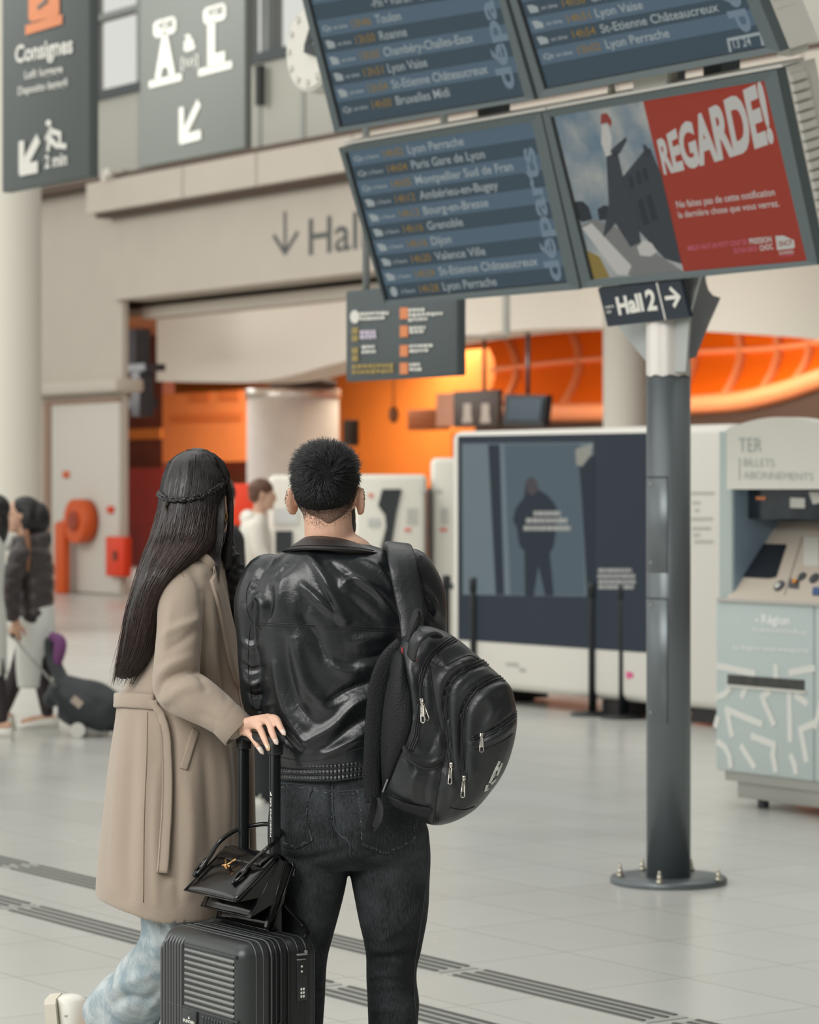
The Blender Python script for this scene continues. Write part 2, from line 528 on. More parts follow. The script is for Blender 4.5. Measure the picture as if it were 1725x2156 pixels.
# stepped fascia above it
zf0, zf1 = fz(190, 449, -.55), fz(190, 386, -.55)
mb = MB(); fbox(mb, s188, SR, zf0, zf1, -.55, .5)
fascia = struct('trim_3', mb, beige2)
mb = MB()
for px in (385, 540, 742, 1000, 1300, 1690):
    q = fs(px, -.55); fbox(mb, q - .015, q + .015, zf0, zf1, -.558, -.5)
struct('trim_4', mb, M('panel_joint', (165, 155, 145), .8))
struct('trim_shade_upper', fbox(MB(), s188 - 3, SR, zf1, zf1 + .11, -.40, .5), brown)  # brown strips paint the shade lines above and below the fascia
struct('trim_shade_lower', fbox(MB(), s188 + .02, SR, zf0 - .06, zf0, -.40, .5), brown)
# band of panels above the fascia, then the clerestory windows
zp1 = fz(190, 217, .2)
struct('wall_upper', fbox(MB(), SL, SR, zf1 + .11, zp1, .2, .5), panelgrey)
mb = MB()
for s in (fs(186, .2), fs(296, .2), fs(548, .2), fs(640, .2), 7, 10, 13, 16): fbox(mb, s - .05, s + .05, zf1 + .11, zp1, .17, .25)
struct('trim_7', mb, M('panel_edge', (166, 166, 160), .7))
struct('trim_8', fbox(MB(), SL, SR, zp1, zp1 + .14, .12, .5), darksteel)
glass = bpy.data.materials.new('window_glass'); glass.use_nodes = True
nt = glass.node_tree; nt.nodes.clear()
out = nt.nodes.new('ShaderNodeOutputMaterial'); mx = nt.nodes.new('ShaderNodeMixShader'); tr = nt.nodes.new('ShaderNodeBsdfTransparent'); gl = nt.nodes.new('ShaderNodeBsdfGlossy')
gl.inputs['Roughness'].default_value = .03; mx.inputs[0].default_value = .06
nt.links.new(tr.outputs[0], mx.inputs[1]); nt.links.new(gl.outputs[0], mx.inputs[2]); nt.links.new(mx.outputs[0], out.inputs[0])
edges = [fs(188, .2), fs(300, .2), fs(405, .2), fs(512, .2), fs(563, .2), fs(690, .2), 8.2, 10.4, 12.6, 14.8, 17, 19.2]
edges = [edges[0] - 2.6] + edges
for i in range(len(edges) - 1):
    a, b = edges[i], edges[i + 1]
    mb = MB()
    fbox(mb, a - .04, a + .10, zp1 + .14, 12.2, .15, .40); fbox(mb, b - .10, b + .04, zp1 + .14, 12.2, .15, .40)
    for z in (fz(245, 28, .2), 11.3): fbox(mb, a, b, z - .05, z + .05, .18, .34)
    w = struct('window_%d' % (i + 1), mb, steel)
    pane = build('pane', fbox(MB(), a + .1, b - .1, zp1 + .14, 12.2, .25, .27), glass, w)
# soffit behind the beam, arch wall, hall ceiling
WA = 5.0
struct('trim_9', fbox(MB(), -.3, SR, zb0 - .26, zb0 - .07, .5, .8, .03), beige2)
arch = [(330, 803), (430, 804), (520, 805), (600, 794), (720, 762), (860, 728), (1000, 705), (1150, 692), (1300, 690), (1450, 696), (1600, 705), (1725, 716), (1900, 745)]
pts = [fpx(x, y, WA) for x, y in [(q[0], q[1]) for q in spline(arch, 4)]]
ztop = 4.95
poly = pts + [fp(fs(1900, WA), ztop, WA), fp(fs(330, WA), ztop, WA)]
struct('wall_arch', MB().prism(poly, BK * .9), M('arch_plaster', (218, 214, 202), .7))
struct('wall_hall_side', fbox(MB(), -28, -27.6, 0, 5, .1, 17), darkbrown)
struct('ceiling_soffit', MB().prism([fp(-27.9, zb0 - .2, .6), fp(SR, zb0 - .2, .6), fp(SR, fz(450, 703, WA) + .9, WA + .01), fp(-27.9, fz(450, 703, WA) + .9, WA + .01)], Z * .1), M('soffit_taupe', (178, 164, 152), .8))
struct('ceiling_hall', fbox(MB(), -28, SR, 4.95, 5.1, .5, 18), M('hall_ceiling', (150, 100, 66), .8))
# hall interior back walls: orange cladding
WB = 14.0
struct('wall_hall_back', fbox(MB(), -28, 40, 0, 5, WB, WB + .3), orange)
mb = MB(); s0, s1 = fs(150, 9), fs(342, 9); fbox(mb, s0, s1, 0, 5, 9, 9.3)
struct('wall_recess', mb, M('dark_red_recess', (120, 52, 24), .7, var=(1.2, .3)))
mb = MB(); fbox(mb, s0, fs(342, 8.9), fz(300, 925, 8.9), fz(300, 903, 8.9), 8.86, 8.99)
struct('trim_10', mb, orange)
mb = MB(); fbox(mb, fs(342, 8.5), fs(530, 8.5), fz(430, 972, 8.5), fz(430, 826, 8.5), 8.5, 8.8)
struct('wall_orange_panel', mb, M('orange_cladding', (232, 126, 58), .7, var=(.8, .08)))
mb = MB()
for a, b in ((400, 442), (462, 505)): fbox(mb, fs(a, 8.5), fs(b, 8.5), fz(430, 845, 8.5), fz(430, 826, 8.5), 8.46, 8.5)
fbox(mb, fs(360, 8.5), fs(512, 8.5), fz(430, 888, 8.5), fz(430, 872, 8.5), 8.47, 8.5)
struct('trim_11', mb, M('orange_dark_trim', (205, 100, 34), .7))  # strips in a darker orange than the panel
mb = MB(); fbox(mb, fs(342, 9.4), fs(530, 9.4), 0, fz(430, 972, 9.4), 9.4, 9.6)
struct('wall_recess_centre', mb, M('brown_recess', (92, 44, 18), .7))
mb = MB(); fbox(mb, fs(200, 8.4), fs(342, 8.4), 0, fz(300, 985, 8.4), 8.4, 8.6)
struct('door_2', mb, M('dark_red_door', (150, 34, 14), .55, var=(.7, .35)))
mb = MB(); fbox(mb, fs(330, 3.0), fs(520, 3.0) , 0, 0, 3, 3) if False else None
# canopy of orange glass panels over the right of the hall, dark fascia below
WC = 10.0
can_lo = [(1000, 872), (1150, 868), (1300, 866), (1450, 853), (1560, 845), (1650, 825), (1725, 800), (1900, 740)]
can_hi = [(1000, 690), (1150, 660), (1300, 640), (1450, 632), (1560, 630), (1650, 630), (1725, 630), (1900, 630)]
lo = [fpx(*q, WC) for q in [(p[0], p[1]) for p in spline(can_lo, 5)]]
hi = [fpx(*q, WC + 2.2) for q in [(p[0], p[1]) for p in spline(can_hi, 5)]]
n = len(lo)
rings = []
for t in np.linspace(0, 1, 9):
    rings.append([l.lerp(h, t) + BK * (.5 * math.sin(t * math.pi)) for l, h in zip(lo, hi)])
mb = MB(); mb.loft(rings, caps=False, closed=False)
canopy = struct('ceiling_canopy', mb, orange_hot)
mb = MB()
for i in range(2, n, 4): mb.tube([r[i] - BK * .04 for r in rings], .09, 6, flat=.4)
mb.tube([p - BK * .05 for p in lo], .17, 6)
mb.tube([p - BK * .05 for p in rings[4]], .06, 6)
build('rib', mb, orange_lt, canopy)
mb = MB(); mb.prism([p - Z * .12 for p in lo] + [p - Z * (p.z - fz(1300, 905, WC)) for p in reversed(lo)], BK * .2)
struct('wall_canopy_fascia', mb, M('dark_brown_fascia', (64, 40, 24), .6))
mb = MB(); fbox(mb, fs(950, 11), SR + 8, 0, fz(1300, 902, 11), 11, 11.2)
struct('wall_hall_lower', mb, M('orange_lower', (212, 108, 42), .65, var=(.5, .25)))
# columns
def col_at(name, px0, px1, pytop, pybase_Y, mat, capm=None, zt=None):
    Y = pybase_Y; c = P((px0 + px1) / 2, HY, Y); r = (px1 - px0) / 2 * Y / F
    zt = H - (pytop - HY) * Y / F if zt is None else zt
    o = struct(name, MB().lathe(V(c.x, Y, 0), [(r * 1.03, 0), (r * 1.03, .15), (r, .16), (r, zt)], 48), mat)
    if capm: build('cap_ring', MB().lathe(V(c.x, Y, zt - .17), [(r * 1.03, 0), (r * 1.035, .02), (r * 1.035, .15), (r * 1.02, .17)], 48), capm, o)
    return o
col_at('column_concrete', 520, 714, 820, fY(617, 7.5), concrete, M('brushed_ring', (200, 196, 188), .35, .6))
struct('trim_12', MB().lathe(V(*(P(640, HY, fY(640, 7.5)).xy), fz(617, 820, 7.5)), [(.5, 0), (.62, .02), (.62, .16), (.5, .18)], 32), M('dark_disc', (58, 46, 40), .7))
col_at('column_white', 1270, 1366, 680, 36, M('column_paint', (220, 214, 202), .6), zt=fz(1300, 690, WA) + .3)
col_at('column_left', -170, 86, 0, 33, M('column_paint_warm', (216, 211, 198), .6), zt=14)
# dark duct work in the left of the opening
mb = MB()
mb.box(fpx(272, 777, 2.5), R * .9, BK * .2, Z * .06); mb.box(fpx(300, 830, 2.5), R * .14, BK * .14, Z * .38); mb.box(fpx(280, 850, 2.6), R * .5, BK * .2, Z * .09)
mb.box(fpx(292, 735, 3.4), R * .15, BK * .15, Z * .35)
tag(build('air_duct', mb, M('duct_black', (34, 34, 38), .6)), 'black boxed duct work fixed in the shadowed corner of the orange hall opening', 'duct')
# unseen dark walls added to dim reflections, behind the camera and to the right
addedwall = M('added_wall_grey', (120, 116, 112), .8)
struct('wall_added_back', MB().zbox(-45, 45, -14.4, -14, 0, 9), addedwall)
struct('wall_added_right', MB().zbox(16, 16.4, -14, 24, 0, 11), addedwall)
# lamps inside the orange hall, then added lamps washing the canopy and arch
def hall_lamp(s, w, z, sx, sy, p, col=(1, .86, .66)):
    q = fp(s, z, w); area('hall_lamp', q, q - Z, sx, sy, p, col)
hall_lamp(-11.5, 12.3, 4.6, 7, 1.2, 420); hall_lamp(-9.5, 6.6, 4.6, 6, .8, 330, (1, .98, .94)); hall_lamp(-10.5, 12.3, 4.6, 4, .8, 80); hall_lamp(-6.0, 8.4, 4.6, 3, 1.0, 120); hall_lamp(3, 8.0, 4.6, 5, .8, 90)
def wash(px, w0, z0, l, p):
    s_ = fs(px, w0); area('canopy_wash', fp(s_, z0, w0), fp(s_, z0 - 1.0, w0 + 3.2), l, .4, p, (1, .88, .7))
wash(1130, 7.0, 4.3, 3.0, 110); wash(1500, 7.0, 4.4, 4.0, 215)
for s_ in (-4.5, 1.5, 8.0): area('arch_fill', fp(s_, 3.7, 1.2), fp(s_, 3.8, 5), 4.0, .6, 130, (1, .99, .95))  # added floating lamps that brighten the arch, backs to the camera

# ================================================================== SIGNS, SCREENS, MACHINES
char = M('charcoal_sign', (88, 95, 95), .55)
char2 = M('grey_sign', (110, 114, 109), .55)
lett = M('white_lettering', (226, 224, 216), .6)
lettdark = M('dark_lettering', (66, 70, 72), .7)
lettorange = M('orange_pictogram', (226, 140, 92), .6)
letyellow = M('yellow_lettering', (160, 140, 84), .6)
nFront = -BK

# ---- departure screens on the steel post
tau = math.radians(17.7)
dn = BK * math.sin(tau) - Z * math.cos(tau)           # down the tilted face
scr_n = R.cross(-dn).normalized()
if scr_n.y > 0: scr_n = -scr_n
SO = P(1400, 583, 11.72)
SP = Plane(SO, scr_n)
frame_m = M('screen_frame_grey', (88, 99, 101), .5, .2)
back_m = M('screen_housing_pale', (206, 204, 196), .5)
bez_m = M('screen_frame_inner', (78, 86, 88), .55, .2)
dark_row = screen_mat('display_row_dark', (66, 84, 96)); light_row = screen_mat('display_row_light', (92, 115, 132))
dtext = screen_mat('display_white', (176, 186, 186)); dyel = screen_mat('display_amber', (150, 122, 58)); dvert = screen_mat('display_title_blue', (128, 148, 162))
black_gap = M('screen_gasket_black', (22, 24, 26), .4)

def monitor(name, c, d, label, depth=.16, clip=None):
    """c outer corners px TL TR BR BL, d display corners px TL TR BR BL"""
    pts = [SP(*q) for q in c]; ctr = sum(pts, V(0, 0, 0)) / 4
    t = thing(name, ctr + scr_n * -.1, label, 'screen', 'departure screens on the post')
    mb = MB()
    dp = [SP(*q) for q in d]
    # frame: four mitred bars
    for i in range(4):
        j = (i + 1) % 4
        a, b, e, f = pts[i], pts[j], dp[j], dp[i]
        mb.prism([a + scr_n * .012, b + scr_n * .012, e + scr_n * .004, f + scr_n * .004], -scr_n * .05)
    build('frame', mb, frame_m, t)
    mb = MB(); mb.prism([p - scr_n * .034 for p in pts], -scr_n * depth)
    up = -dn
    a, b = pts[0], pts[1]
    mb.prism([a + up * .004 - scr_n * .02, b + up * .004 - scr_n * .02, b + up * .004 - scr_n * .14, a + up * .004 - scr_n * .14], up * .012)
    build('housing', mb, back_m, t)
    # slotted cooling fins on the right edge
    return t, dp
def bil(dp, fx, fy):
    return (dp[0] * (1 - fx) + dp[1] * fx) * (1 - fy) + (dp[3] * (1 - fx) + dp[2] * fx) * fy
def rows(t, dp, y0, hrow, lst, first_light, sub=True, title='départs', title_rng=(.97, .12)):
    mb = MB(); mb.prism([bil(dp, *q) - scr_n * .006 for q in ((0, 0), (1, 0), (1, 1), (0, 1))], -scr_n * .02)
    build('display', mb, dark_row, t)
    mb = MB(); g = .012
    for a, b in (((0, 0), (0, 1)), ((0, 1), (1, 1))):
        A, B = bil(dp, *a), bil(dp, *b)
        mb.prism([A, B, B + R * g if a == (0, 0) else B + dn * -g * .4, A + R * g if a == (0, 0) else A + dn * -g * .4], -scr_n * .012)
    build('gasket', mb, black_gap, t)
    for i, (logo, st, tm, nm, wd) in enumerate(lst):
        ml, mw, my, mi = MB(), MB(), MB(), MB()
        ya, yb = y0 + hrow * i, y0 + hrow * (i + 1)
        if (i % 2 == 0) == first_light:
            ml.prism([bil(dp, x, min(max(y, 0), 1)) - scr_n * .0045 for x, y in ((.015, ya), (1, ya), (1, yb), (.015, yb))], -scr_n * .002)
        base = yb - hrow * .26; capy = ya + hrow * .22
        def tx(mbx, body, x0, x1, yb_=base, yt=capy, bold=.012):
            A, B, D = bil(dp, x0, yb_), bil(dp, x1, yb_), bil(dp, x0, yt); text_on(mbx, body, A, B, D, -scr_n * .0035, 0, bold)
        if nm: tx(mw, nm, .34, .34 + wd)
        if tm: tx(my, tm, .205, .315, base, capy + hrow * .04)
        if st: tx(mi, st, .098, .178, base - hrow * .08, capy + hrow * .2)
        if logo == 'carrier':
            mi.prism([bil(dp, x, ya + hrow * y) - scr_n * .0035 for x, y in ((.032, .25), (.055, .25), (.082, .42), (.082, .75), (.04, .75))], -scr_n * .001)
        elif logo == 'round':
            mi.prism([bil(dp, .055 + .020 * math.cos(a), ya + hrow * (.5 + .34 * math.sin(a))) - scr_n * .0035 for a in np.linspace(0, 2 * math.pi, 16)[:-1]], -scr_n * .001)
        elif logo: tx(mi, logo, .035, .085, base - hrow * .05, capy + hrow * .12)
        for nm_, mb_, mt_ in (('row_band', ml, light_row), ('destination_lettering', mw, dtext), ('time_lettering', my, dyel), ('status_lettering', mi, dtext)):
            if mb_.f: build(nm_, mb_, mt_, t)
    if title:
        mb = MB(); x1, x0 = title_rng[0], title_rng[0] - .085
        ya, yb = title_rng[1], title_rng[2]
        text_on(mb, title, bil(dp, x1 - .012, yb), bil(dp, x1 - .012, ya), bil(dp, x0 + .0, yb), -scr_n * .003, 0, .028)
        build('title_lettering', mb, dvert, t)
        bpy.data.objects[-1] if False else None
lh = "à l'heure"; ot = 'on time'
# lower left
t, dp = monitor('departure_screen', [(717, 310), (1143, 236), (1226, 608), (815, 642)], [(727, 321), (1121, 256), (1196, 595), (813, 632)],
                'lower left departure screen listing ten trains from Lyon Perrache to St-Etienne')
rows(t, dp, 0, .1, [('iQe', lh, '14h02', 'Lyon Perrache', .30), ('iQe', lh, '14h04', 'Paris Gare de Lyon', .39), ('iQe', lh, '14h05', 'Montpellier Sud de Fran', .515),
    ('carrier', lh, '14h12', 'Ambérieu-en-Bugey', .42), ('carrier', lh, '14h13', 'Bourg-en-Bresse', .35), ('carrier', lh, '14h16', 'Grenoble', .195),
    ('carrier', lh, '14h16', 'Dijon', .11), ('carrier', lh, '14h20', 'Valence Ville', .275), ('carrier', lh, '14h24', 'St-Etienne Châteaucreux', .53), ('round', lh, '14h28', 'Lyon Perrache', .295)], True, title_rng=(.985, .15, .985))
# upper left
t, dp = monitor('departure_screen', [(634, -30), (1042, -95), (1130, 208), (709, 279)], [(645, -18), (1031, -80), (1106, 206 - 3), (717, 268)],
                'upper left departure screen beside the clock, bottom row reading Bruxelles Midi')
rows(t, dp, -.02, .12, [('carrier', ot, '13h43', 'Grenoble', .26), ('', '', '', '-Pin • Voiron • Grenoble', .42), ('iQe', ot, '13h46', 'Toulon', .14), ('carrier', ot, '13h50', 'Roanne', .15),
    ('carrier', ot, '13h50', 'Chambéry-Challes-Eaux', .48), ('carrier', ot, '13h51', 'Lyon Vaise', .215), ('carrier', ot, '13h54', 'St-Etienne Châteaucreux', .51), ('iQe', ot, '14h00', 'Bruxelles Midi', .29)], True, title_rng=(.975, -.12, .93))
# upper right
t, dp = monitor('departure_screen', [(1050, -96), (1530, -186), (1648, 107), (1139, 206)], [(1064, -84), (1508, -166), (1614, 100), (1148, 188)],
                'upper right departure screen with the 13 24 clock box in its corner')
rows(t, dp, .21, .122, [('carrier', ot, '14h48', 'Grenoble', .2), ('carrier', ot, '14h50', 'Grenoble', .2), ('carrier', ot, '14h51', 'Lyon Vaise', .22), ('carrier', ot, '14h54', 'St-Etienne Châteaucreux', .53), ('iQe', ot, '15h02', 'Lyon Perrache', .29), ('', '', '', '', 0)], True, title_rng=(.985, -.3, .86))
mb = MB()
A, B, D = SP(1543, 105, -.003), SP(1596, 95, -.003), SP(1541, 84, -.003)
text_on(mb, '13 24', SP(1546, 102, -.003), SP(1583, 95, -.003), SP(1542, 84, -.003), V(0, 0, 0), 0, .015)
SP.line(mb, [(1538, 108), (1533, 84), (1602, 70), (1607, 94)], .012, -.003)
build('clock_lettering', mb, dtext, t)
fin = MB(); SPs = SP
for i in range(7):
    y = -70 + i * 27; x = 1575 + i * 8.6
    SP.quad(fin, [(x + 4, y), (x + 34, y + 6), (x + 38, y + 28), (x + 11, y + 25)], -.05, .10)
build_each('cooling_fin', fin, back_m, t)
# lower right: the campaign film
t, dp = monitor('advert_screen', [(1146, 235), (1640, 146), (1727, 556), (1231, 606)], [(1160, 246), (1611, 170), (1701, 549), (1245, 589)],
                'lower right screen showing a red poster with the word REGARDE')
t['category'] = 'screen'
dn_t = screen_mat
mb = MB(); mb.prism([p - scr_n * .006 for p in dp], -scr_n * .02); disp = build('display', mb, screen_mat('ad_red', (168, 56, 34)), t)
mb = MB(); A, B = dp[0], dp[3]; mb.prism([A, B, B + R * .016, A + R * .016], -scr_n * .01); build('gasket', mb, black_gap, t)
nt_ = screen_mat('ad_sky', (138, 150, 158))
sk = nt_.node_tree; nz = sk.nodes.new('ShaderNodeTexNoise'); nz.inputs['Scale'].default_value = 5; nz.inputs['Detail'].default_value = 5
tcn = sk.nodes.new('ShaderNodeTexCoord'); sk.links.new(tcn.outputs['Object'], nz.inputs['Vector'])
rp = sk.nodes.new('ShaderNodeValToRGB'); rp.color_ramp.elements[0].position = .35; rp.color_ramp.elements[1].position = .68
rp.color_ramp.elements[0].color = (*lin(112, 134, 148), 1); rp.color_ramp.elements[1].color = (*lin(190, 190, 180), 1)
sk.links.new(nz.outputs['Fac'], rp.inputs[0]); sk.links.new(rp.outputs[0], sk.nodes['Principled BSDF'].inputs['Emission Color'])
def ad(mbx, pts, off): SP.quad(mbx, pts, off, .0008)
o1, o2, o3, o4 = -.0048, -.0042, -.0036, -.003
mb = MB(); ad(mb, [(1160, 246), (1354, 213), (1440, 573), (1245, 589)], o1); build('sky_picture', mb, nt_, t)
dg1 = screen_mat('ad_dark', (62, 66, 70)); dg2 = screen_mat('ad_darker', (46, 50, 54)); wht = screen_mat('ad_white', (206, 204, 196))
mb = MB(); ad(mb, [(1356, 318), (1369, 312), (1378, 334), (1392, 364), (1436, 556), (1400, 545), (1340, 480), (1312, 372)], o2); ad(mb, [(1353, 305), (1360, 305), (1372, 322), (1360, 332)], o2)
build('house_picture', mb, dg1, t)
mb = MB()
for q in [(1322, 372), (1338, 362), (1352, 356)]: ad(mb, [(q[0], q[1]), (q[0] + 8, q[1] - 4), (q[0] + 14, q[1] + 22), (q[0] + 6, q[1] + 26)], o3)
for q in [(1342, 425), (1360, 415)]: ad(mb, [(q[0], q[1]), (q[0] + 10, q[1] - 8), (q[0] + 26, q[1] + 46), (q[0] + 14, q[1] + 52)], o3)
ad(mb, [(1205, 440), (1212, 424), (1228, 424), (1240, 436), (1248, 462), (1225, 468)], o2); ad(mb, [(1258, 440), (1272, 432), (1288, 436), (1290, 462), (1262, 464)], o2)
build('background_picture', mb, dg2, t)
mb = MB(); ad(mb, [(1222, 476), (1250, 462), (1300, 480), (1360, 520), (1440, 572), (1330, 582), (1290, 560)], o2); build('platform_picture', mb, screen_mat('ad_platform', (132, 132, 128)), t)
mb = MB(); ad(mb, [(1232, 526), (1262, 540), (1284, 584), (1246, 588)], o3); build('platform_edge_picture', mb, screen_mat('ad_yellow', (150, 128, 60)), t)
mb = MB(); ad(mb, [(1226, 480), (1246, 470), (1330, 560), (1322, 578), (1300, 578)], o2 + .0003); ad(mb, [(1342, 520), (1356, 506), (1372, 512), (1384, 530), (1370, 540), (1348, 538)], o4)
ad(mb, [(1268, 262), (1280, 264), (1288, 290), (1286, 326), (1276, 330), (1266, 300)], o4)
build('highlight_picture', mb, wht, t)
mb = MB(); ad(mb, [(1277, 330), (1300, 318), (1312, 372), (1338, 440), (1350, 510), (1328, 520), (1296, 470), (1284, 486), (1270, 500), (1282, 430)], o4)
ad(mb, [(1284, 318), (1304, 300), (1318, 288), (1320, 296), (1306, 322), (1296, 330)], o4)
build('jumper_picture', mb, dg1, t)
mb = MB(); ad(mb, [(1266, 240), (1278, 238), (1288, 254), (1287, 268), (1278, 258), (1265, 262)], o4 + .0003); build('hat_picture', mb, screen_mat('ad_cap', (150, 60, 50)), t)
# the red half and its words
mb = MB()
def wp(fx, fy):  # letters grow towards the right
    sc = .52 + .48 * fx ** 1.1
    return fx, (fy - .5) * sc + .5
def warp_txt(fx, fy):
    x, y = fx, fy
    top0, top1, b0, b1 = (1384, 300), (1606, 178), (1398, 364), (1630, 292)
    curve = -10 * math.sin(math.pi * x)
    tp = (top0[0] + (top1[0] - top0[0]) * x, top0[1] + (top1[1] - top0[1]) * x + curve * .5)
    bp = (b0[0] + (b1[0] - b0[0]) * x, b0[1] + (b1[1] - b0[1]) * x + curve * -.4)
    return bp[0] + (tp[0] - bp[0]) * y, bp[1] + (tp[1] - bp[1]) * y
vs, f_ = text_raw('REGARDE!', .045)
x0, x1 = vs[:, 0].min(), vs[:, 0].max(); ch = cap()
pv = []
for x, y in vs:
    fx = ((x - x0) / (x1 - x0)); fx = fx ** 1.18
    q = warp_txt(fx, y / ch); pv.append(SP(q[0], q[1], o3))
mb.add(pv, f_)
SP.text(mb, 'Ne faites pas de cette notification', (1426, 438), (1633, 411), (1423, 424), o3, 0, .012)
SP.text(mb, 'la dernière chose que vous verrez.', (1430, 459), (1642, 434), (1427, 446), o3, 0, .012)
SP.text(mb, 'PRESSION', (1579, 514), (1626, 509), (1577, 503), o3, 0, .03); SP.text(mb, 'CHOC', (1601, 528), (1629, 524), (1599, 517), o3, 0, .03)
SP.quad(mb, [(1633, 497), (1650, 496), (1672, 506), (1674, 520), (1671, 523), (1637, 527)], o3, .0008)
SP.text(mb, 'GARES', (1641, 536), (1672, 533), (1640, 530), o3, 0, .02)
build('slogan_lettering', mb, wht, t)
mb = MB()
SP.text(mb, 'MIEUX VAUT UN PETIT COUP DE', (1450, 528), (1574, 514), (1448, 518), o3, 0, .012); SP.text(mb, "QU'UN GROS", (1546, 533), (1596, 528), (1544, 523), o3, 0, .012)
SP.text(mb, '& CONNEXIONS', (1642, 541), (1672, 538), (1641, 538), o3, 0, .01)
build('caption_lettering', mb, screen_mat('ad_pink', (206, 110, 130)), t)
mb = MB(); SP.text(mb, 'SNCF', (1641, 519), (1669, 515), (1639, 509), o4, 0, .02); build('logo_lettering', mb, screen_mat('ad_logo_text', (150, 70, 50)), t)
fin = MB()
for i in range(18):
    y = 158 + i * 20.5; x = 1650 + i * 4.35
    if i == 0: SP.quad(fin, [(1640, 146), (1662, 150), (1664, 170), (1645, 166)], -.04, .08)
    SP.quad(fin, [(x, y), (x + 17, y + 1), (x + 20, y + 14), (x + 3, y + 15)], -.045, .08)
build_each('cooling_fin', fin, back_m, t)

# ---- steel post with bracket
Yp = H * F / (1858 - HY)
pc = P(1408, HY, Yp); pc.z = 0
post_m = M('dark_grey_painted_steel', (108, 115, 118), .36, .5, var=(3, .06), spec=.6)
t = thing('sign_post', pc, 'dark grey round steel post on a bolted disc foot carrying the screens', 'post')
rp_ = 46.5 * Yp / F
build('base_plate', MB().lathe(pc, [(.243, .0), (.245, .004), (.245, .020), (.240, .026), (.1, .027)], 64), post_m, t)
ztop = H - (792 - HY) * Yp / F
build('pole', MB().lathe(pc, [(rp_, .026), (rp_, ztop)], 64), post_m, t)
mb = MB(); z1 = H - (668 - HY) * Yp / F
n = 48; ring0 = []; ring1 = []
for k in range(n):
    a = 2 * math.pi * k / n; r = rp_ + .0015
    c, s_ = math.cos(a), math.sin(a)
    front = .5 - .5 * s_
    ring0.append(pc + V(r * c, r * s_, ztop - .004 * math.sin(9 * a)))
    xx = c
    zt = z1 if xx < .2 else z1 - (xx - .2) / .55 * (z1 - ztop - .015) if xx < .62 else ztop + .075 + .03 * math.sin(13 * a)
    ring1.append(pc + V(r * c, r * s_, max(zt, ztop + .012)))
mb.loft([ring0, ring1], caps=False); build('torn_wrap', mb, M('silvery_wrap', (226, 220, 214), .3, .35), t)
for k, (bx, by) in enumerate([(1306, 1846), (1389, 1860), (1513, 1854)]):
    q = ground(bx, by, .027)
    dv = (q - pc); dv.z = 0
    build('anchor_bolt', MB().cyl(q, q + Z * .012, .016, 6).cyl(q + Z * .012, q + Z * .034, .010, 12).cyl(q + Z * .034, q + Z * .05, .006, 10), M('bolt_chrome', (206, 200, 186), .22, .9), t)
for k in range(3):
    a = 1.0 + k * 1.05; q = pc + V(.205 * math.cos(a), .205 * math.sin(a), .027)
    build('anchor_bolt', MB().cyl(q, q + Z * .012, .016, 6).cyl(q + Z * .012, q + Z * .034, .010, 12).cyl(q + Z * .034, q + Z * .05, .006, 10), M('bolt_chrome', (206, 200, 186), .22, .9), t)
def hatch(py0, py1):
    z0, z1_ = H - (py1 - HY) * Yp / F, H - (py0 - HY) * Yp / F
    mb = MB(); a0, a1 = math.radians(-168), math.radians(-98); r = rp_ + .002
    ang = np.linspace(a0, a1, 14)
    o_ = [[pc + V(rr * math.cos(a), rr * math.sin(a), z) for a in ang] for rr, z in ((rp_ - .002, z0), (r, z0 + .003), (r, z1_ - .003), (rp_ - .002, z1_))]
    mb.loft(o_, caps=False, closed=False)
    h = build('access_hatch', mb, post_m, t)
    mb = MB(); rr = rp_ + .0026
    path = [pc + V(rr * math.cos(a), rr * math.sin(a), z1_ - .001) for a in ang]
    mb.tube(path, .0022, 5)
    mb.tube([pc + V(rr * math.cos(a1), rr * math.sin(a1), z) for z in (z0, z1_)], .0016, 5)
    build('hatch_gap', mb, M('hatch_gap', (46, 52, 54), .6), h)
    for z in (z0 + .045, z1_ - .03):
        a = math.radians(-146); q = pc + V(r * math.cos(a), r * math.sin(a), z); d = V(math.cos(a), math.sin(a), 0)
        build('screw', MB().cyl(q, q + d * .002, .007, 14), M('screw_grey', (150, 152, 150), .4, .6), h)
hatch(1004, 1206); hatch(1258, 1520)
# folded steel bracket behind the lower screen
bl = Plane(pc - BK * .02 + Z * 2.2, -BK * .9 - R * .2)
mb = MB(); ps = [bl(*q) for q in [(1300, 560), (1480, 560), (1452, 660), (1444, 782), (1418, 784), (1368, 770), (1302, 688), (1296, 640)]]
mb.prism(ps, BK * .012); build('bracket_plate', mb, M('bracket_light_grey', (176, 180, 178), .4, .2), t)
br2 = Plane(pc + R * .045 + Z * 2.2, (R * .75 - BK * .5).normalized() * 1)
if br2.n.y > 0: br2.n = -br2.n
mb = MB(); ps = [br2(*q) for q in [(1438, 560), (1486, 560), (1487, 592), (1492, 610), (1502, 622), (1518, 627), (1492, 686), (1466, 752), (1446, 758), (1440, 770), (1434, 700)]]
mb.prism(ps, -br2.n * .012); build('bracket_cheek', mb, M('bracket_grey', (140, 142, 144), .5, .2), t)
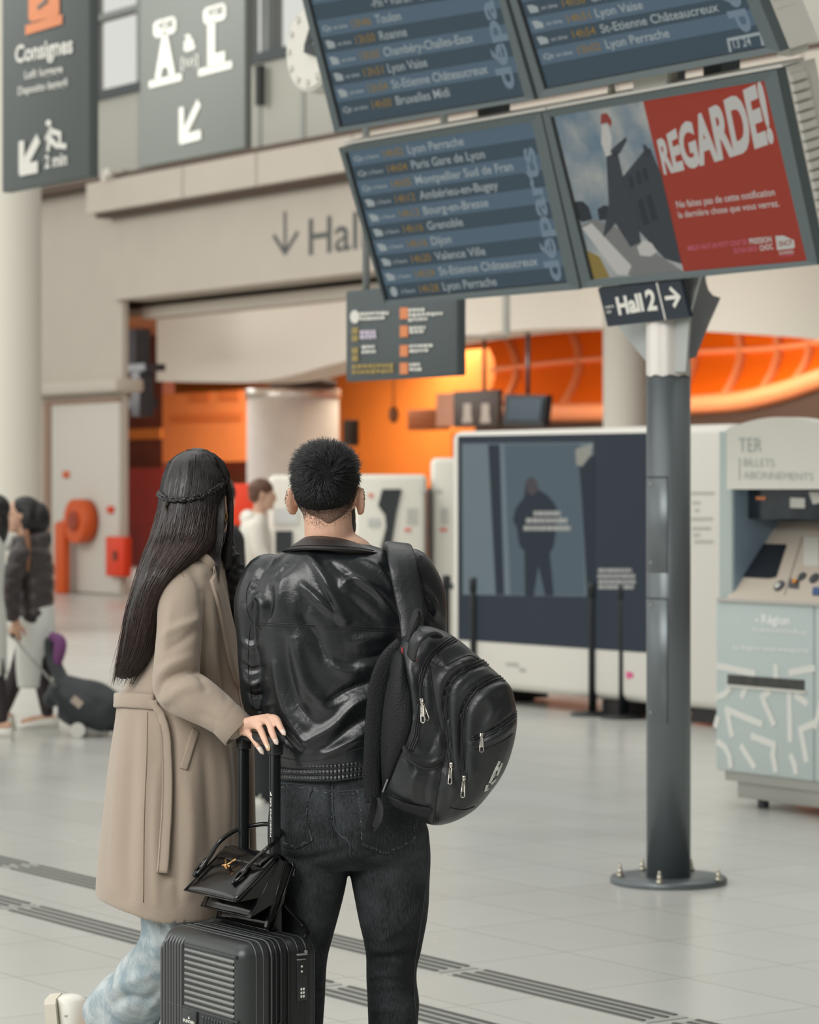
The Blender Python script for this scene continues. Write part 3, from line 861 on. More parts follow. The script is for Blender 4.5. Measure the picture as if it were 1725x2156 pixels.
# mast that carries the screens, and the cross arms seen between the rows
mb = MB(); top = P(1385, -120, Yp + .12)
mb.box(V(pc.x, pc.y + .10, 3.35), R * .06, BK * .06, Z * 1.12, .01)
for (x, y) in ((1040, 240), (1520, 170)): mb.box(SP(x, y, -.26), R * .055, BK * .05, Z * .14)
mb.box(SP(1240, 60, -.30), R * .9, BK * .05, Z * .05)
build('mast', mb, M('mast_dark', (74, 80, 84), .5, .3), t)
mb = MB()
mb.box(SP(1380, 170, -.09), R * .11, BK * .03, Z * .06, .01); mb.cyl(SP(1288, 212, -.1), SP(1288, 178, -.1), .022, 14, .012)
build('bracket_cap', mb, back_m, t)
# small hanging sign: Hall 2
SG = Plane(SP(1350, 640), scr_n)
t = thing('direction_sign', SG(1355, 640), 'small navy sign reading Hall 2 with right arrow under the red poster screen', 'sign')
navy = M('navy_sign', (34, 44, 56), .5)
mb = MB(); SG.quad(mb, [(1259, 607), (1433, 590), (1452, 668), (1280, 688)], .002, .02); SG.quad(mb, [(1300, 585), (1400, 577), (1405, 600), (1305, 606)], -.03, .012)
build('board', mb, navy, t)
mb = MB()
SG.text(mb, 'Hall', (1303, 662), (1357, 653), (1296, 628), .004, 0, .04); SG.text(mb, '2', (1364, 653), (1385, 651), (1357, 613), .004, 0, .035)
SG.line(mb, [(1383, 596), (1401, 672)], .008, .004)
SG.line(mb, [(1402, 628), (1428, 625)], .016, .004); SG.line(mb, [(1412, 608), (1430, 625), (1420, 644)], .016, .004)
SG.text(mb, 'vers', (1275, 650), (1293, 647), (1273, 643), .004, 0, .01); SG.text(mb, 'to', (1278, 660), (1288, 658), (1276, 653), .004, 0, .01)
build('lettering', mb, lett, t)

# ---- big hanging signs, upper left
def hang_sign(name, px0, px1, pyb, w, label, mat, top=8.5):
    pl = Plane(fp(0, 0, w), nFront)
    s0, s1 = fs(px0, w), fs(px1, w); zb = fz((px0 + px1) / 2, pyb, w)
    c = fp((s0 + s1) / 2, zb, w)
    t = thing(name, c, label, 'sign', 'hanging station signs')
    mb = MB(); fbox(mb, s0, s1, zb, top, w, w + .08, .01); build('panel', mb, mat, t)
    mb = MB()
    for q in (.2, .8): mb.cyl(fp(s0 + (s1 - s0) * q, top - .05, w + .04), fp(s0 + (s1 - s0) * q, 13, w + .04), .025, 8)
    build_each('hanging_rod', mb, darksteel, t)
    return t, pl
W1 = -12.0
t, pl = hang_sign('hanging_sign', 4, 187, 388, W1, 'dark grey hanging sign reading Consignes with orange luggage pictogram at far left', char)
mb = MB()
pl.text(mb, 'Consignes', (32, 132), (153, 110), (32, 98), .01, 0, .03)
pl.text(mb, 'Left luggage', (52, 166), (132, 152), (52, 150), .01, 0, .015); pl.text(mb, 'Deposito bagagli', (38, 200), (142, 180), (38, 184), .01, 0, .015)
def arrow(mb, pl, tip, a, b, tail, w): pl.line(mb, [tail, tip], w, .01); pl.line(mb, [a, tip, b], w, .0125)
arrow(mb, pl, (45, 358), (45, 304), (76, 352), (78, 296), .085)
pl.line(mb, [(107, 272), (104, 292), (112, 300)], .05, .01); pl.line(mb, [(104, 290), (101, 315)], .045, .01); pl.line(mb, [(106, 292), (118, 306), (138, 308)], .04, .01); pl.line(mb, [(104, 276), (97, 292)], .035, .01); pl.line(mb, [(108, 276), (126, 282), (126, 298)], .04, .01)
pl.quad(mb, [(102 + 6 * math.cos(a), 259 + 7 * math.sin(a)) for a in np.linspace(0, 2 * math.pi, 12)[:-1]], .01)
pl.text(mb, '2 min', (94, 354), (141, 346), (94, 328), .01, 0, .03)
build('lettering', mb, lett, t)
mb = MB(); pl.quad(mb, [(60, -20), (125, -34), (125, 26), (121, 34), (66, 46), (60, 40)], .01); pl.line(mb, [(56, 63), (128, 41)], .07, .01); build('luggage_pictogram', mb, lettorange, t)
mb = MB(); pl.line(mb, [(80, 16), (90, 8), (98, 2), (92, -10)], .03, .014); build('pictogram_detail', mb, char, t)
W2 = -8.0
t, pl = hang_sign('hanging_sign', 295, 515, 332, W2, 'lighter grey hanging sign with big letters A à L and slanting arrow', char2)
mb = MB()
pl.text(mb, 'A', (325, 164), (370, 152), (325, 80), .01, 0, .07); pl.text(mb, 'L', (437, 136), (474, 126), (437, 55), .01, 0, .07)
pl.text(mb, 'à', (387, 108), (411, 101), (387, 76), .01, 0, .05); pl.text(mb, '[to]', (382, 142), (417, 134), (382, 122), .01, 0, .0)
pl.line(mb, [(316, 178), (380, 162)], .07, .01); pl.line(mb, [(420, 153), (486, 136)], .07, .01)
arrow(mb, pl, (382, 294), (382, 232), (420, 284), (417, 220), .09)
for (x, y) in ((347, 57), (452, 29)): pl.quad(mb, [(x + sx * 24 + (-6 if abs(sy) > 17 else 0) * np.sign(sx), y + sy - sx * 5) for sx, sy in ((-1, -10), (-1, -18), (1, -18), (1, -10), (1, 10), (1, 18), (-1, 18), (-1, 10))], .01)
build('lettering', mb, M('sign_letters_pale', (214, 213, 204), .6), t)
mb = MB()
for (x, y) in ((331, 64), (436, 36)): pl.text(mb, 'VOIE', (x, y), (x + 34, y - 8), (x, y - 16), .016, 0, .01)
build('badge_lettering', mb, char2, t)

# ---- clock
wc = -14.0; cs, cz = fs(664, wc), fz(664, 102, wc)
cc = fp(cs, cz, wc); rc = abs(fz(664, 10, wc) - cz)
t = thing('wall_clock', cc, 'round white station clock partly hidden behind the upper left screen', 'clock')
def disc(mb, c, r, w0, w1, n=48, m=0):
    a = [c + (R * math.cos(2 * math.pi * k / n) + Z * math.sin(2 * math.pi * k / n)) * r + BK * w0 for k in range(n)]
    mb.prism(a, BK * (w1 - w0), m); return mb
build('case', disc(disc(MB(), cc, rc, -.03, .16), cc, rc * 1.03, .02, .12), M('clock_case', (206, 204, 196), .4), t)
build('dial', disc(MB(), cc, rc * .93, -.04, -.02), M('clock_dial', (226, 223, 214), .5), t)
mb = MB()
for k in range(12):
    a = 2 * math.pi * k / 12; d = R * math.cos(a) + Z * math.sin(a); q = R * -math.sin(a) + Z * math.cos(a)
    mb.box(cc + d * rc * .8 - BK * .045, d * rc * .07, q * .012, BK * .004)
build_each('hour_mark', mb, M('clock_marks', (206, 203, 196), .6), t)
mb = MB(); d = (R * .5 + Z * .85).normalized(); mb.box(cc + d * rc * .3 - BK * .05, d * rc * .32, BK.cross(d) * .02, BK * .004); d = (R * .95 - Z * .3).normalized(); mb.box(cc + d * rc * .22 - BK * .055, d * rc * .25, BK.cross(d) * .025, BK * .004)
build_each('hand', mb, lettdark, t)
mb = MB(); mb.cyl(cc + Z * rc + BK * .06, V(cc.x, cc.y, 13) + BK * .06, .05, 10); build_each('hanging_rod', mb, steel, t)

# ---- words on the beam
pl = Plane(fp(0, 0, -.12), nFront)
mb = MB(); pl.text(mb, 'Hall 2', (650, 537), (840, 512), (650, 462), .006, 0, .008)
pl.line(mb, [(600, 448), (600, 530)], .07, .006); pl.line(mb, [(577, 497), (600, 533), (626, 490)], .07, .006)
tag(build('beam_lettering', mb, M('beam_letters', (92, 94, 92), .7)), 'dark down arrow and word Hall lettered on the beige beam', 'lettering')
# ---- dome camera and roof light rod details on the facade
t = thing('dome_camera', fpx(228, 362, -.5), 'small white dome fixed on the ledge below the big hanging signs', 'camera')
build('dome', MB().ell(fpx(228, 364, -.62), .09, .09, .07), white, t); build('bracket', MB().box(fpx(228, 376, -.55), R * .05, BK * .1, Z * .04), white, t)
# ---- black banner clip between windows
tag(build('downpipe', MB().box(fpx(548, 180, .05), R * .06, BK * .05, Z * fY(548) * 42 / F), M('pipe_black', (52, 54, 54), .5)), 'short dark pipe under the clerestory window left of the clock', 'pipe')

# ---- information board hung in the opening
wi = -13.0
pl = Plane(fp(0, 0, wi), nFront)
s0, s1, z0, z1 = fs(728, wi), fs(962, wi), fz(845, 797, wi), fz(845, 601, wi)
t = thing('information_board', fp((s0 + s1) / 2, z0, wi), 'charcoal hanging board with a list of orange pictograms below the departure screens', 'sign', 'hanging station signs')
build('panel', fbox(MB(), s0, s1, z0, z1, wi, wi + .06, .01), M('board_slate', (82, 90, 92), .5), t)
mb = MB()
def blob(px, py, w, h): pl.quad(mb, [(px, py), (px + w, py - w * .04), (px + w, py + h - w * .04), (px, py + h)], .008)
def dashes(px, py, w, h, n=5):
    x = px
    rr = random.Random(int(px * 7 + py))
    while x < px + w - 3:
        q = min(rr.uniform(4, 10), px + w - x); blob(x, py - (x - px) * .04, q, h * rr.uniform(.75, 1)); x += q + 2
for (x, y, w, l) in ((758, 658, 60, 1), (758, 668, 55, 1), (860, 650, 38, 1), (860, 660, 72, 1), (860, 670, 40, 1), (862, 688, 38, 1), (862, 696, 30, 1), (762, 728, 28, 1), (762, 738, 32, 1), (862, 726, 50, 1), (862, 736, 42, 1), (862, 765, 26, 1), (862, 775, 30, 1)): dashes(x, y, w, 7)
pl.quad(mb, [(747 + 10 * math.cos(a), 667 + 14 * math.sin(a)) for a in np.linspace(0, 6.28, 14)[:-1]], .008)
build('lettering', mb, lett, t)
mb = MB(); dashes(758, 696, 34, 10); dashes(758, 706, 34, 9); build('lilac_lettering', mb, M('lilac_letters', (206, 196, 212), .6), t)
mb = MB()
for y in (648, 686, 727, 764): blob(842, y, 17, 24)
build_each('pictogram', mb, lettorange, t)
mb = MB()
for y in (690, 706, 732, 748): blob(741, y, 13, 13)
dashes(741, 768, 88, 10); dashes(741, 780, 88, 9)
build('yellow_lettering', mb, letyellow, t)
mb = MB()
for q in (.15, .85): mb.cyl(fp(s0 + (s1 - s0) * q, z1, wi + .03), fp(s0 + (s1 - s0) * q, 13, wi + .03), .02, 8)
build_each('hanging_rod', mb, steel, t)
# hanging lamp rod with its arm, right of the board
q = P(1066, 705, 21)
t = thing('ceiling_hanger', q, 'thin white hanging rod with a horizontal arm right of the information board', 'rod')
build('rod', MB().cyl(q, V(q.x, q.y, 13), .03, 12), white, t); build('arm', MB().tube([P(1066, 711, 21), P(960, 707, 21.2), P(868, 703, 21.4)], .014, 8), M('arm_taupe', (186, 172, 160), .5), t)
build('hook', MB().ell(P(862, 716, 21.4), .05, .04, .05), white, t)

# ---- things inside the orange hall
def hall_thing(name, px0, px1, py0, py1, w, mat, label, cat, d=.15):
    mb = MB(); fbox(mb, fs(px0, w), fs(px1, w), fz((px0 + px1) / 2, py1, w), fz((px0 + px1) / 2, py0, w), w, w + d, .01); return tag(build(name, mb, mat), label, cat)
t = thing('timetable_sign', fpx(1003, 900, 3.2), 'dark brown sign with two pale figures hanging above the kiosk top', 'sign')
b = hall_thing('board', 955, 1048, 822, 899, 3.2, M('dark_board', (58, 44, 36), .6), None, None, .1)
b.parent = t; b.data.transform(Matrix.Translation(-wloc(t)))
pl = Plane(fp(0, 0, 3.2), nFront); mb = MB()
for x in (984, 1022): pl.quad(mb, [(x - 8, 850), (x + 8, 849), (x + 8, 872), (x + 11, 890), (x - 11, 891), (x - 8, 872)], .01)
build_each('pictogram', mb, M('pale_brown', (160, 146, 134), .6), t)
mb = MB(); mb.cyl(fpx(1020, 822, 3.25), fpx(1020, 715, 3.25), .03, 8); build_each('hanging_rod', mb, M('rod_brown', (90, 56, 34), .6), t)
t = thing('wall_monitor', fpx(1104, 898, 2.6), 'black framed monitor tilted above the navy kiosk', 'monitor')
mb = MB(); ps = [fpx(*q, 2.6) for q in [(1064, 830), (1150, 832), (1143, 898), (1058, 896)]]; mb.prism(ps, BK * .12); mb.cyl(fpx(1112, 830, 2.7), fpx(1112, 700, 2.7), .03, 8); build('case', mb, M('monitor_black', (30, 32, 34), .4), t)
mb = MB(); ps = [fpx(*q, 2.58) for q in [(1072, 838), (1142, 840), (1136, 886), (1066, 884)]]; mb.prism(ps, BK * .01); build('display', mb, M('monitor_glass', (50, 60, 68), .2), t)
hall_thing('notice_panel', 918, 954, 828, 898, 6.0, M('dusty_pink', (196, 140, 114), .6), 'dusty pink notice panel left of the dark brown hanging sign', 'panel', .05)
hall_thing('loudspeaker', 722, 742, 884, 938, 8.0, M('speaker_black', (34, 28, 24), .6), 'slim black loudspeaker on the orange wall above the man', 'loudspeaker')
t = thing('ceiling_lamp', fpx(829, 873, 6.0), 'round brown lamp hanging in front of the orange wall', 'lamp')
build('lamp_shade', MB().ell(fpx(829, 873, 6.0), .085, .085, .15), M('lamp_brown', (110, 60, 26), .6), t); build('cord', MB().cyl(fpx(829, 858, 6.0), fpx(829, 730, 6.0), .012, 8), M('lamp_brown', (110, 60, 26), .6), t)
hall_thing('wall_cabinet', 858, 920, 862, 905, 9.0, M('cabinet_brown', (150, 78, 30), .6), 'brown cabinet block on the orange wall left of the pink panel', 'cabinet', .3)

# ---- fire equipment on the pale door panel
red = M('fire_red', (214, 62, 20), .5); redd = M('fire_orange', (206, 84, 24), .5)
q = fpx(170, 1097, -.2)
t = thing('fire_hose_reel', q, 'round orange red fire hose reel on the pale door panel', 'hose reel')
mb = MB(); rr = .30; mb.cyl(q - BK * .12, q + BK * .12, rr * 1.15, 40); build('drum', mb, redd, t)
mb = MB(); mb.cyl(q - BK * .16, q - BK * .10, rr * .5, 24); mb.cyl(q + BK * .1, q + BK * .19, .06, 12); build('hub', mb, M('fire_dark', (150, 52, 20), .5), t)
t = thing('fire_box', fpx(240, 1172, -.1), 'flat red fire box right of the round hose reel', 'fire box')
mb = MB(); fbox(mb, fs(221, -.2), fs(259, -.2), fz(240, 1214, -.2), fz(240, 1130, -.2), -.2, -.04, .03); build('case', mb, M('fire_box_red', (222, 56, 12), .45), t)
mb = MB(); fbox(mb, fs(237, -.21), fs(246, -.21), fz(240, 1180, -.21), fz(240, 1160, -.21), -.215, -.2); build('handle', mb, M('fire_dark2', (110, 40, 20), .5), t)
hall_thing('alarm_button', 224, 235, 1066, 1080, -.1, red, 'tiny red alarm button above the red fire box', 'button', .06)
hall_thing('warning_sign', 131, 143, 992, 1006, -.08, redd, 'tiny orange sign on the pale door above the hose reel', 'sign', .03)
t = thing('red_pipe', fpx(122, 1262, -.35), 'orange red standpipe rising from the floor beside the hose reel', 'pipe')
mb = MB(); fbox(mb, fs(113, -.35), fs(131, -.35), 0, fz(122, 1100, -.35), -.35, -.2, .03); build('riser', mb, redd, t)
mb = MB(); mb.tube([fpx(128, 1102, -.3), fpx(140, 1104, -.3), fpx(150, 1100, -.25)], .05, 8); build('elbow', mb, redd, t)
# red orange poster stand behind the woman in white
t = thing('poster_stand', P(512, 1025, 26), 'plain orange red poster board behind the person in the white top', 'poster')
q = P(512, 1062, 26); q0 = P(482, 1330, 26)
build('board', MB().box(q, V(.15, 0, 0), V(0, .02, 0), V(0, 0, .19), .01), M('poster_red', (236, 60, 16), .5), t)
build('stand', MB().cyl(V(q.x, q.y + .03, 0), V(q.x, q.y + .03, q.z), .02, 10).cyl(V(q.x, q.y + .03, 0), V(q.x, q.y + .03, .02), .16, 24), darksteel, t)

# ---- white ticket machine row behind the man
Yk = 26.0
mw = M('machine_white', (222, 218, 206), .45); mblack = M('machine_black', (40, 46, 48), .4); mgrey = M('machine_print', (196, 196, 190), .6); mred = M('machine_red', (220, 130, 110), .6)
def wmachine(px0, px1, pytop, Y, label, d=.6, top_r=.05):
    a, b = P(px0, pytop, Y), P(px1, pytop, Y)
    t = thing('ticket_machine', V((a.x + b.x) / 2, Y, 0), label, 'machine', 'white machines behind the couple')
    build('cabinet', MB().zbox(a.x, b.x, Y, Y + d, .0, a.z, top_r, 0, 3), mw, t)
    return t, Plane(V(0, Y, 0), V(0, -1, 0))
t, pl = wmachine(566, 742, 1000, Yk + .3, 'white ticket machine with dark lower screen right of the person in white')
mb = MB(); pl.quad(mb, [(580, 1118), (616, 1118), (616, 1166), (580, 1166)], .02, .02); build('display', mb, mblack, t)
mb = MB(); pl.quad(mb, [(576, 1070), (628, 1070), (628, 1102), (576, 1102)], .02, .02); build('front_plate', mb, M('machine_plate', (206, 208, 204), .5), t)
t, pl = wmachine(746, 899, 999, Yk, 'wide white machine with slanting black stripe right of the man')
mb = MB(); st = [(805, 1030), (846, 1030), (835, 1080), (824, 1150), (812, 1240), (795, 1240), (800, 1160), (813, 1110), (811, 1085), (796, 1064)]; pl.quad(mb, st, .02, .03); build('stripe', mb, mblack, t)
mb = MB()
for k in range(6): pl.quad(mb, [(856, 1070 + k * 6), (880, 1070 + k * 6), (880, 1073 + k * 6), (856, 1073 + k * 6)], .01)
pl.quad(mb, [(775, 1092), (800, 1092), (800, 1108), (775, 1108)], .01); pl.quad(mb, [(886, 1030), (898, 1030), (898, 1036), (886, 1036)], .01)
build('print', mb, mgrey, t)
mb = MB(); pl.quad(mb, [(852, 1112), (866, 1112), (866, 1119), (852, 1119)], .01); pl.quad(mb, [(776, 1039), (786, 1039), (786, 1047), (776, 1047)], .01); build_each('red_mark', mb, mred, t)
t, pl = wmachine(900, 907, 1028, Yk - .05, 'narrow black gap post between the two white machines', .3, .005)
t.name = 'gap_post'; t['category'] = 'post'; list(t.children)[0].data.materials[0] = mblack; list(t.children)[0].name = 'post_body'; del t['group']
t, pl = wmachine(908, 985, 964, Yk + .1, 'taller white machine left of the navy kiosk')
mb = MB()
for k in range(6): pl.quad(mb, [(928, 1070 + k * 6), (944, 1070 + k * 6), (944, 1073 + k * 6), (928, 1073 + k * 6)], .01)
pl.quad(mb, [(912, 1030), (930, 1030), (930, 1036), (912, 1036)], .01)
build('print', mb, mgrey, t)
mb = MB(); pl.quad(mb, [(926, 1112), (942, 1112), (942, 1119), (926, 1119)], .01); build_each('red_mark', mb, mred, t)

# ---- navy advertising kiosk
K0 = P(948, HY, 22.27); K0.z = 0
KP = Plane(K0, nFront)
def ks(px): 
    k = (px - CX) / F
    return (k * K0.y - K0.x) / (R.x - k * R.y)
t = thing('advert_kiosk', K0 + R * 1.6, 'large white framed kiosk with a navy screen showing a dark standing figure', 'kiosk')
L_ = ks(1536); zt = 2.10
mb = MB(); mb.box(K0 + R * L_ / 2 + BK * .35 + Z * (zt / 2 + .06), R * (L_ / 2), BK * .35, Z * (zt / 2 - .06), .07, 0, 4); build('cabinet', mb, M('kiosk_white', (220, 217, 208), .4), t)
mb = MB()
for s in (.25, 2.0, L_ - .3): mb.box(K0 + R * s + BK * .35 + Z * .07, R * .16, BK * .3, Z * .05); mb.cyl(K0 + R * s + BK * .2, K0 + R * s + BK * .2 + Z * .06, .05, 12)
build_each('foot', mb, M('kiosk_feet', (34, 32, 32), .6), t)
nv = screen_mat('kiosk_navy', (60, 70, 82), .55)
mb = MB(); KP.quad(mb, [(964, 918), (1418, 910), (1418, 1378), (964, 1347)], .004, .02); scr = build('display', mb, nv, t)
ka = screen_mat('kiosk_pale', (126, 142, 148), .7); kd = screen_mat('kiosk_dark', (48, 60, 72), .55)
kb = screen_mat('kiosk_mid', (104, 122, 132), .6)
mb = MB(); KP.quad(mb, [(973, 934), (1250, 931), (1240, 1256), (975, 1252)], .0055, .001); build('picture', mb, ka, t)
mb = MB(); KP.quad(mb, [(1062, 936), (1222, 934), (1232, 1254), (1075, 1252)], .0065, .0008); build('picture_door', mb, kb, t)
mb = MB(); KP.quad(mb, [(1028, 936), (1052, 936), (1062, 1252), (1044, 1252)], .0075, .0008)
KP.quad(mb, [(1220, 984), (1240, 960), (1252, 960), (1250, 1256), (1236, 1256), (1226, 1060)], .0075, .0008)
fig = [(1108, 1012), (1116, 1005), (1126, 1008), (1132, 1030), (1152, 1042), (1168, 1060), (1176, 1080), (1172, 1110), (1166, 1150), (1158, 1165), (1166, 1254), (1148, 1254), (1134, 1190), (1124, 1254), (1106, 1254), (1104, 1160), (1094, 1150), (1088, 1110), (1080, 1096), (1086, 1070), (1104, 1046)]
KP.quad(mb, [(x, y) for x, y in fig], .0085, .0008); build('picture_figure', mb, kd, t)
mb = MB(); KP.quad(mb, [(1212, 946), (1248, 934), (1244, 958), (1226, 982), (1214, 978)], .0085, .0008); build('picture_light', mb, screen_mat('kiosk_cream', (176, 174, 162), .7), t)
mb = MB(); KP.quad(mb, [(1108, 1012), (1118, 1006), (1130, 1014), (1134, 1030), (1122, 1044), (1110, 1036)], .0095, .0008); build('picture_face', mb, screen_mat('kiosk_face', (96, 86, 92), .6), t)
mb = MB()
def kdash(px, py, w, h, off=.0105):
    rr = random.Random(int(px + py)); x = px
    while x < px + w - 2:
        q = min(rr.uniform(5, 12), px + w - x); KP.quad(mb, [(x, py), (x + q, py), (x + q, py + h), (x, py + h)], off, .0008); x += q + 1.6
kdash(1124, 1076, 56, 10); kdash(1108, 1091, 90, 10); kdash(1103, 1107, 98, 10)
kdash(1260, 1197, 70, 8, .006); kdash(1259, 1209, 78, 8, .006); kdash(1260, 1221, 78, 8, .006); kdash(1260, 1232, 76, 8, .006)
build('caption', mb, screen_mat('kiosk_text', (186, 186, 178), .8), t)
mb = MB()
KP.quad(mb, [(1064, 1395), (1090, 1396), (1092, 1404), (1066, 1402)], .004, .002); KP.quad(mb, [(1092, 1406), (1106, 1408), (1106, 1416), (1094, 1414)], .004, .002)
for k, (a, b) in enumerate(((1456, 1504), (1458, 1474), (1462, 1472), (1456, 1500), (1458, 1496), (1460, 1474), (1462, 1502))):
    y = [1036, 1056, 1072, 1090, 1110, 1124, 1138][k]; KP.quad(mb, [(a, y), (b, y), (b, y + 5), (a, y + 5)], .004, .002)
build('print', mb, M('kiosk_print', (176, 172, 166), .6), t)
mb = MB(); KP.quad(mb, [(1318, 1414), (1332, 1416), (1334, 1426), (1320, 1430)], .004, .002); build('pink_mark', mb, M('kiosk_pink', (220, 90, 140), .6), t)
# ---- queue barrier posts with belts
post_b = M('barrier_black', (40, 44, 46), .4, .3)
gp = []
for i, (px, pyb) in enumerate(((940, 1468), (998, 1480), (1248, 1506), (1312, 1512))):
    g = ground(px, pyb); gp.append(g)
    t = thing('queue_post', g, ['leftmost black queue post beside the backpack', 'second black queue post from the left, before the navy kiosk', 'black queue post under the left half of the kiosk caption', 'black queue post nearest the big grey screen post'][i], 'barrier post', 'queue posts in front of the kiosk')
    build('base', MB().lathe(g, [(.165, 0), (.165, .012), (.14, .022), (.03, .032)], 32), post_b, t)
    build('pole', MB().lathe(g, [(.030, .02), (.030, .92), (.027, .93)], 20), post_b, t)
    build('belt_head', MB().lathe(g, [(.036, .86), (.036, .95), (.03, .965), (.012, .97)], 20), post_b, t)
def belt(a, b, label):
    a = a + Z * .90; b = b + Z * .90; mid = (a + b) / 2 - Z * .03
    pth = [Vector(p) for p in spline([tuple(a), tuple(mid), tuple(b)], 6)]
    tag(build('queue_belt', MB().ribbon(pth, .024, .0015, Z.cross((b - a).normalized())), post_b), label, 'belt')
belt(gp[0], gp[1], 'black belt between the two left queue posts')
e = P(1075, 1236, 21.6); e.z = 0
belt(gp[1], V(gp[1].x + .32, gp[1].y + .25, 0), 'short black belt running right from the second queue post')
t = thing('queue_post', V(gp[1].x + .32, gp[1].y + .25, 0), 'dark stub queue post beside the picture of the figure', 'barrier post', 'queue posts in front of the kiosk')
g = V(gp[1].x + .32, gp[1].y + .25, 0)
build('base', MB().lathe(g, [(.165, 0), (.165, .012), (.14, .022), (.03, .032)], 32), post_b, t); build('pole', MB().lathe(g, [(.030, .02), (.030, .92), (.027, .93)], 20), post_b, t); build('belt_head', MB().lathe(g, [(.036, .86), (.036, .95), (.03, .965), (.012, .97)], 20), post_b, t)
belt(gp[2], gp[3], 'black belt between the two right queue posts')

# ---- regional ticket machine, right edge
T0 = P(1508, HY, 14.85); T0.z = 0
TP = Plane(T0, nFront)
def tz(px, py, w=0.0):
    a = T0 + BK * w; k = (px - CX) / F; s = (k * a.y - a.x) / (R.x - k * R.y); return H - (py - HY) * (a + R * s).y / F
def ts(px, w=0.0):
    a = T0 + BK * w; k = (px - CX) / F; return (k * a.y - a.x) / (R.x - k * R.y)
def tp(s, z, w=0.0): return T0 + R * s + BK * w + Z * z
blue = M('machine_pale_blue', (182, 194, 192), .45); bluesh = M('machine_blue_side', (130, 150, 166), .5); cream = M('machine_console', (196, 184, 170), .45)
t = thing('regional_ticket_machine', tp(.5, 0, .4), 'pale blue regional ticket machine with rounded white header reading TER', 'ticket machine')
TW = 1.02; dep = .75
def tbox(mb, s0, s1, z0, z1, w0, w1, bevel=0, m=0): return mb.box(tp((s0 + s1) / 2, (z0 + z1) / 2, (w0 + w1) / 2), R * ((s1 - s0) / 2), BK * ((w1 - w0) / 2), Z * ((z1 - z0) / 2), bevel, m)
z_led = tz(1520, 1262); z_bot = tz(1520, 1622); z_pl = tz(1530, 1640)
sd = ts(1714)
mb = MB(); tbox(mb, 0, sd - .004, z_bot, z_led - .012, 0, dep, .008); tbox(mb, sd + .004, TW, z_bot, z_led - .012, 0, dep, .008); build('lower_cabinet', mb, blue, t)
mb = MB(); tbox(mb, .10, TW, .05, z_bot - .03, .06, dep, .004); tbox(mb, .05, TW, z_bot - .05, z_bot - .002, .02, dep); build('plinth', mb, M('brushed_steel_plinth', (168, 168, 162), .35, .5), t)
mb = MB()
for s in (.2, .8): mb.cyl(tp(s, 0, .15), tp(s, .055, .15), .03, 12); mb.cyl(tp(s, 0, .6), tp(s, .055, .6), .03, 12)
build_each('foot', mb, darksteel, t)
mb = MB(); tbox(mb, .015, TW, z_led - .012, z_led + .006, -.01, dep); build('ledge', mb, M('ledge_grey', (180, 178, 172), .45), t)
zh0, zh1 = tz(1537, 1030, .05), tz(1537, 905, .05)
mb = MB(); tbox(mb, 0, ts(1535), z_led, tz(1520, 908), .02, dep, .006); tbox(mb, TW - .03, TW, z_led, zh1 - .05, .02, dep, .006); build_each('side_column', mb, blue, t)
mb = MB(); tbox(mb, ts(1536), TW, z_led, zh1 - .05, dep - .14, dep); tbox(mb, ts(1536), ts(1536) + .006, z_led, zh0, .03, dep - .12); build('recess', mb, bluesh, t)
# header board with arched top
sl_ = ts(1537); sr_ = ts(1752)
mb = MB(); pts = [tp(sl_, zh0, -.02), tp(sr_, zh0, -.02)]
za = tz(1640, 878, -.02)
for k in range(25):
    f = k / 24; s = sr_ + (sl_ - sr_) * f; pts.append(tp(s, zh1 + (za - zh1) * (1 - (2 * f - 1) ** 2), -.02))
mb.prism(pts, BK * .12); hd = build('header_board', mb, M('header_white', (226, 223, 214), .4), t)
mb = MB(); q = .006
HPp = Plane(tp(0, 0, -.02), nFront)
HPp.text(mb, 'TER', (1555, 951), (1604, 951), (1555, 922), .004, 0, -.004)
HPp.text(mb, 'BILLETS', (1566, 982), (1630, 983), (1566, 965), .004, 0, -.012); HPp.text(mb, 'ABONNEMENTS', (1566, 1008), (1712, 1012), (1566, 992), .004, 0, -.012)
HPp.line(mb, [(1557, 964), (1557, 1010)], .004, .004)
build('header_lettering', mb, M('header_letters', (178, 184, 180), .6), t)
# dark canopy strip under the header
mb = MB(); tbox(mb, sl_ + .01, TW, tz(1545, 1092, .12), zh0, .12, .5); build('canopy_glass', mb, M('canopy_dark', (46, 56, 64), .15, var=(9, .5)), t)
CP = Plane(tp(0, 0, .118), nFront)
mb = MB(); CP.quad(mb, [(1664, 1048), (1695, 1049), (1695, 1070), (1664, 1069)], .004, .004); CP.quad(mb, [(1703, 1036), (1725, 1036), (1730, 1058), (1712, 1062)], .004, .004); build_each('canopy_light', mb, M('canopy_lamp', (206, 206, 200), .5), t)
mb = MB(); CP.quad(mb, [(1592, 1046), (1612, 1046), (1612, 1052), (1592, 1052)], .004, .004); build('canopy_lettering', mb, lettorange, t)
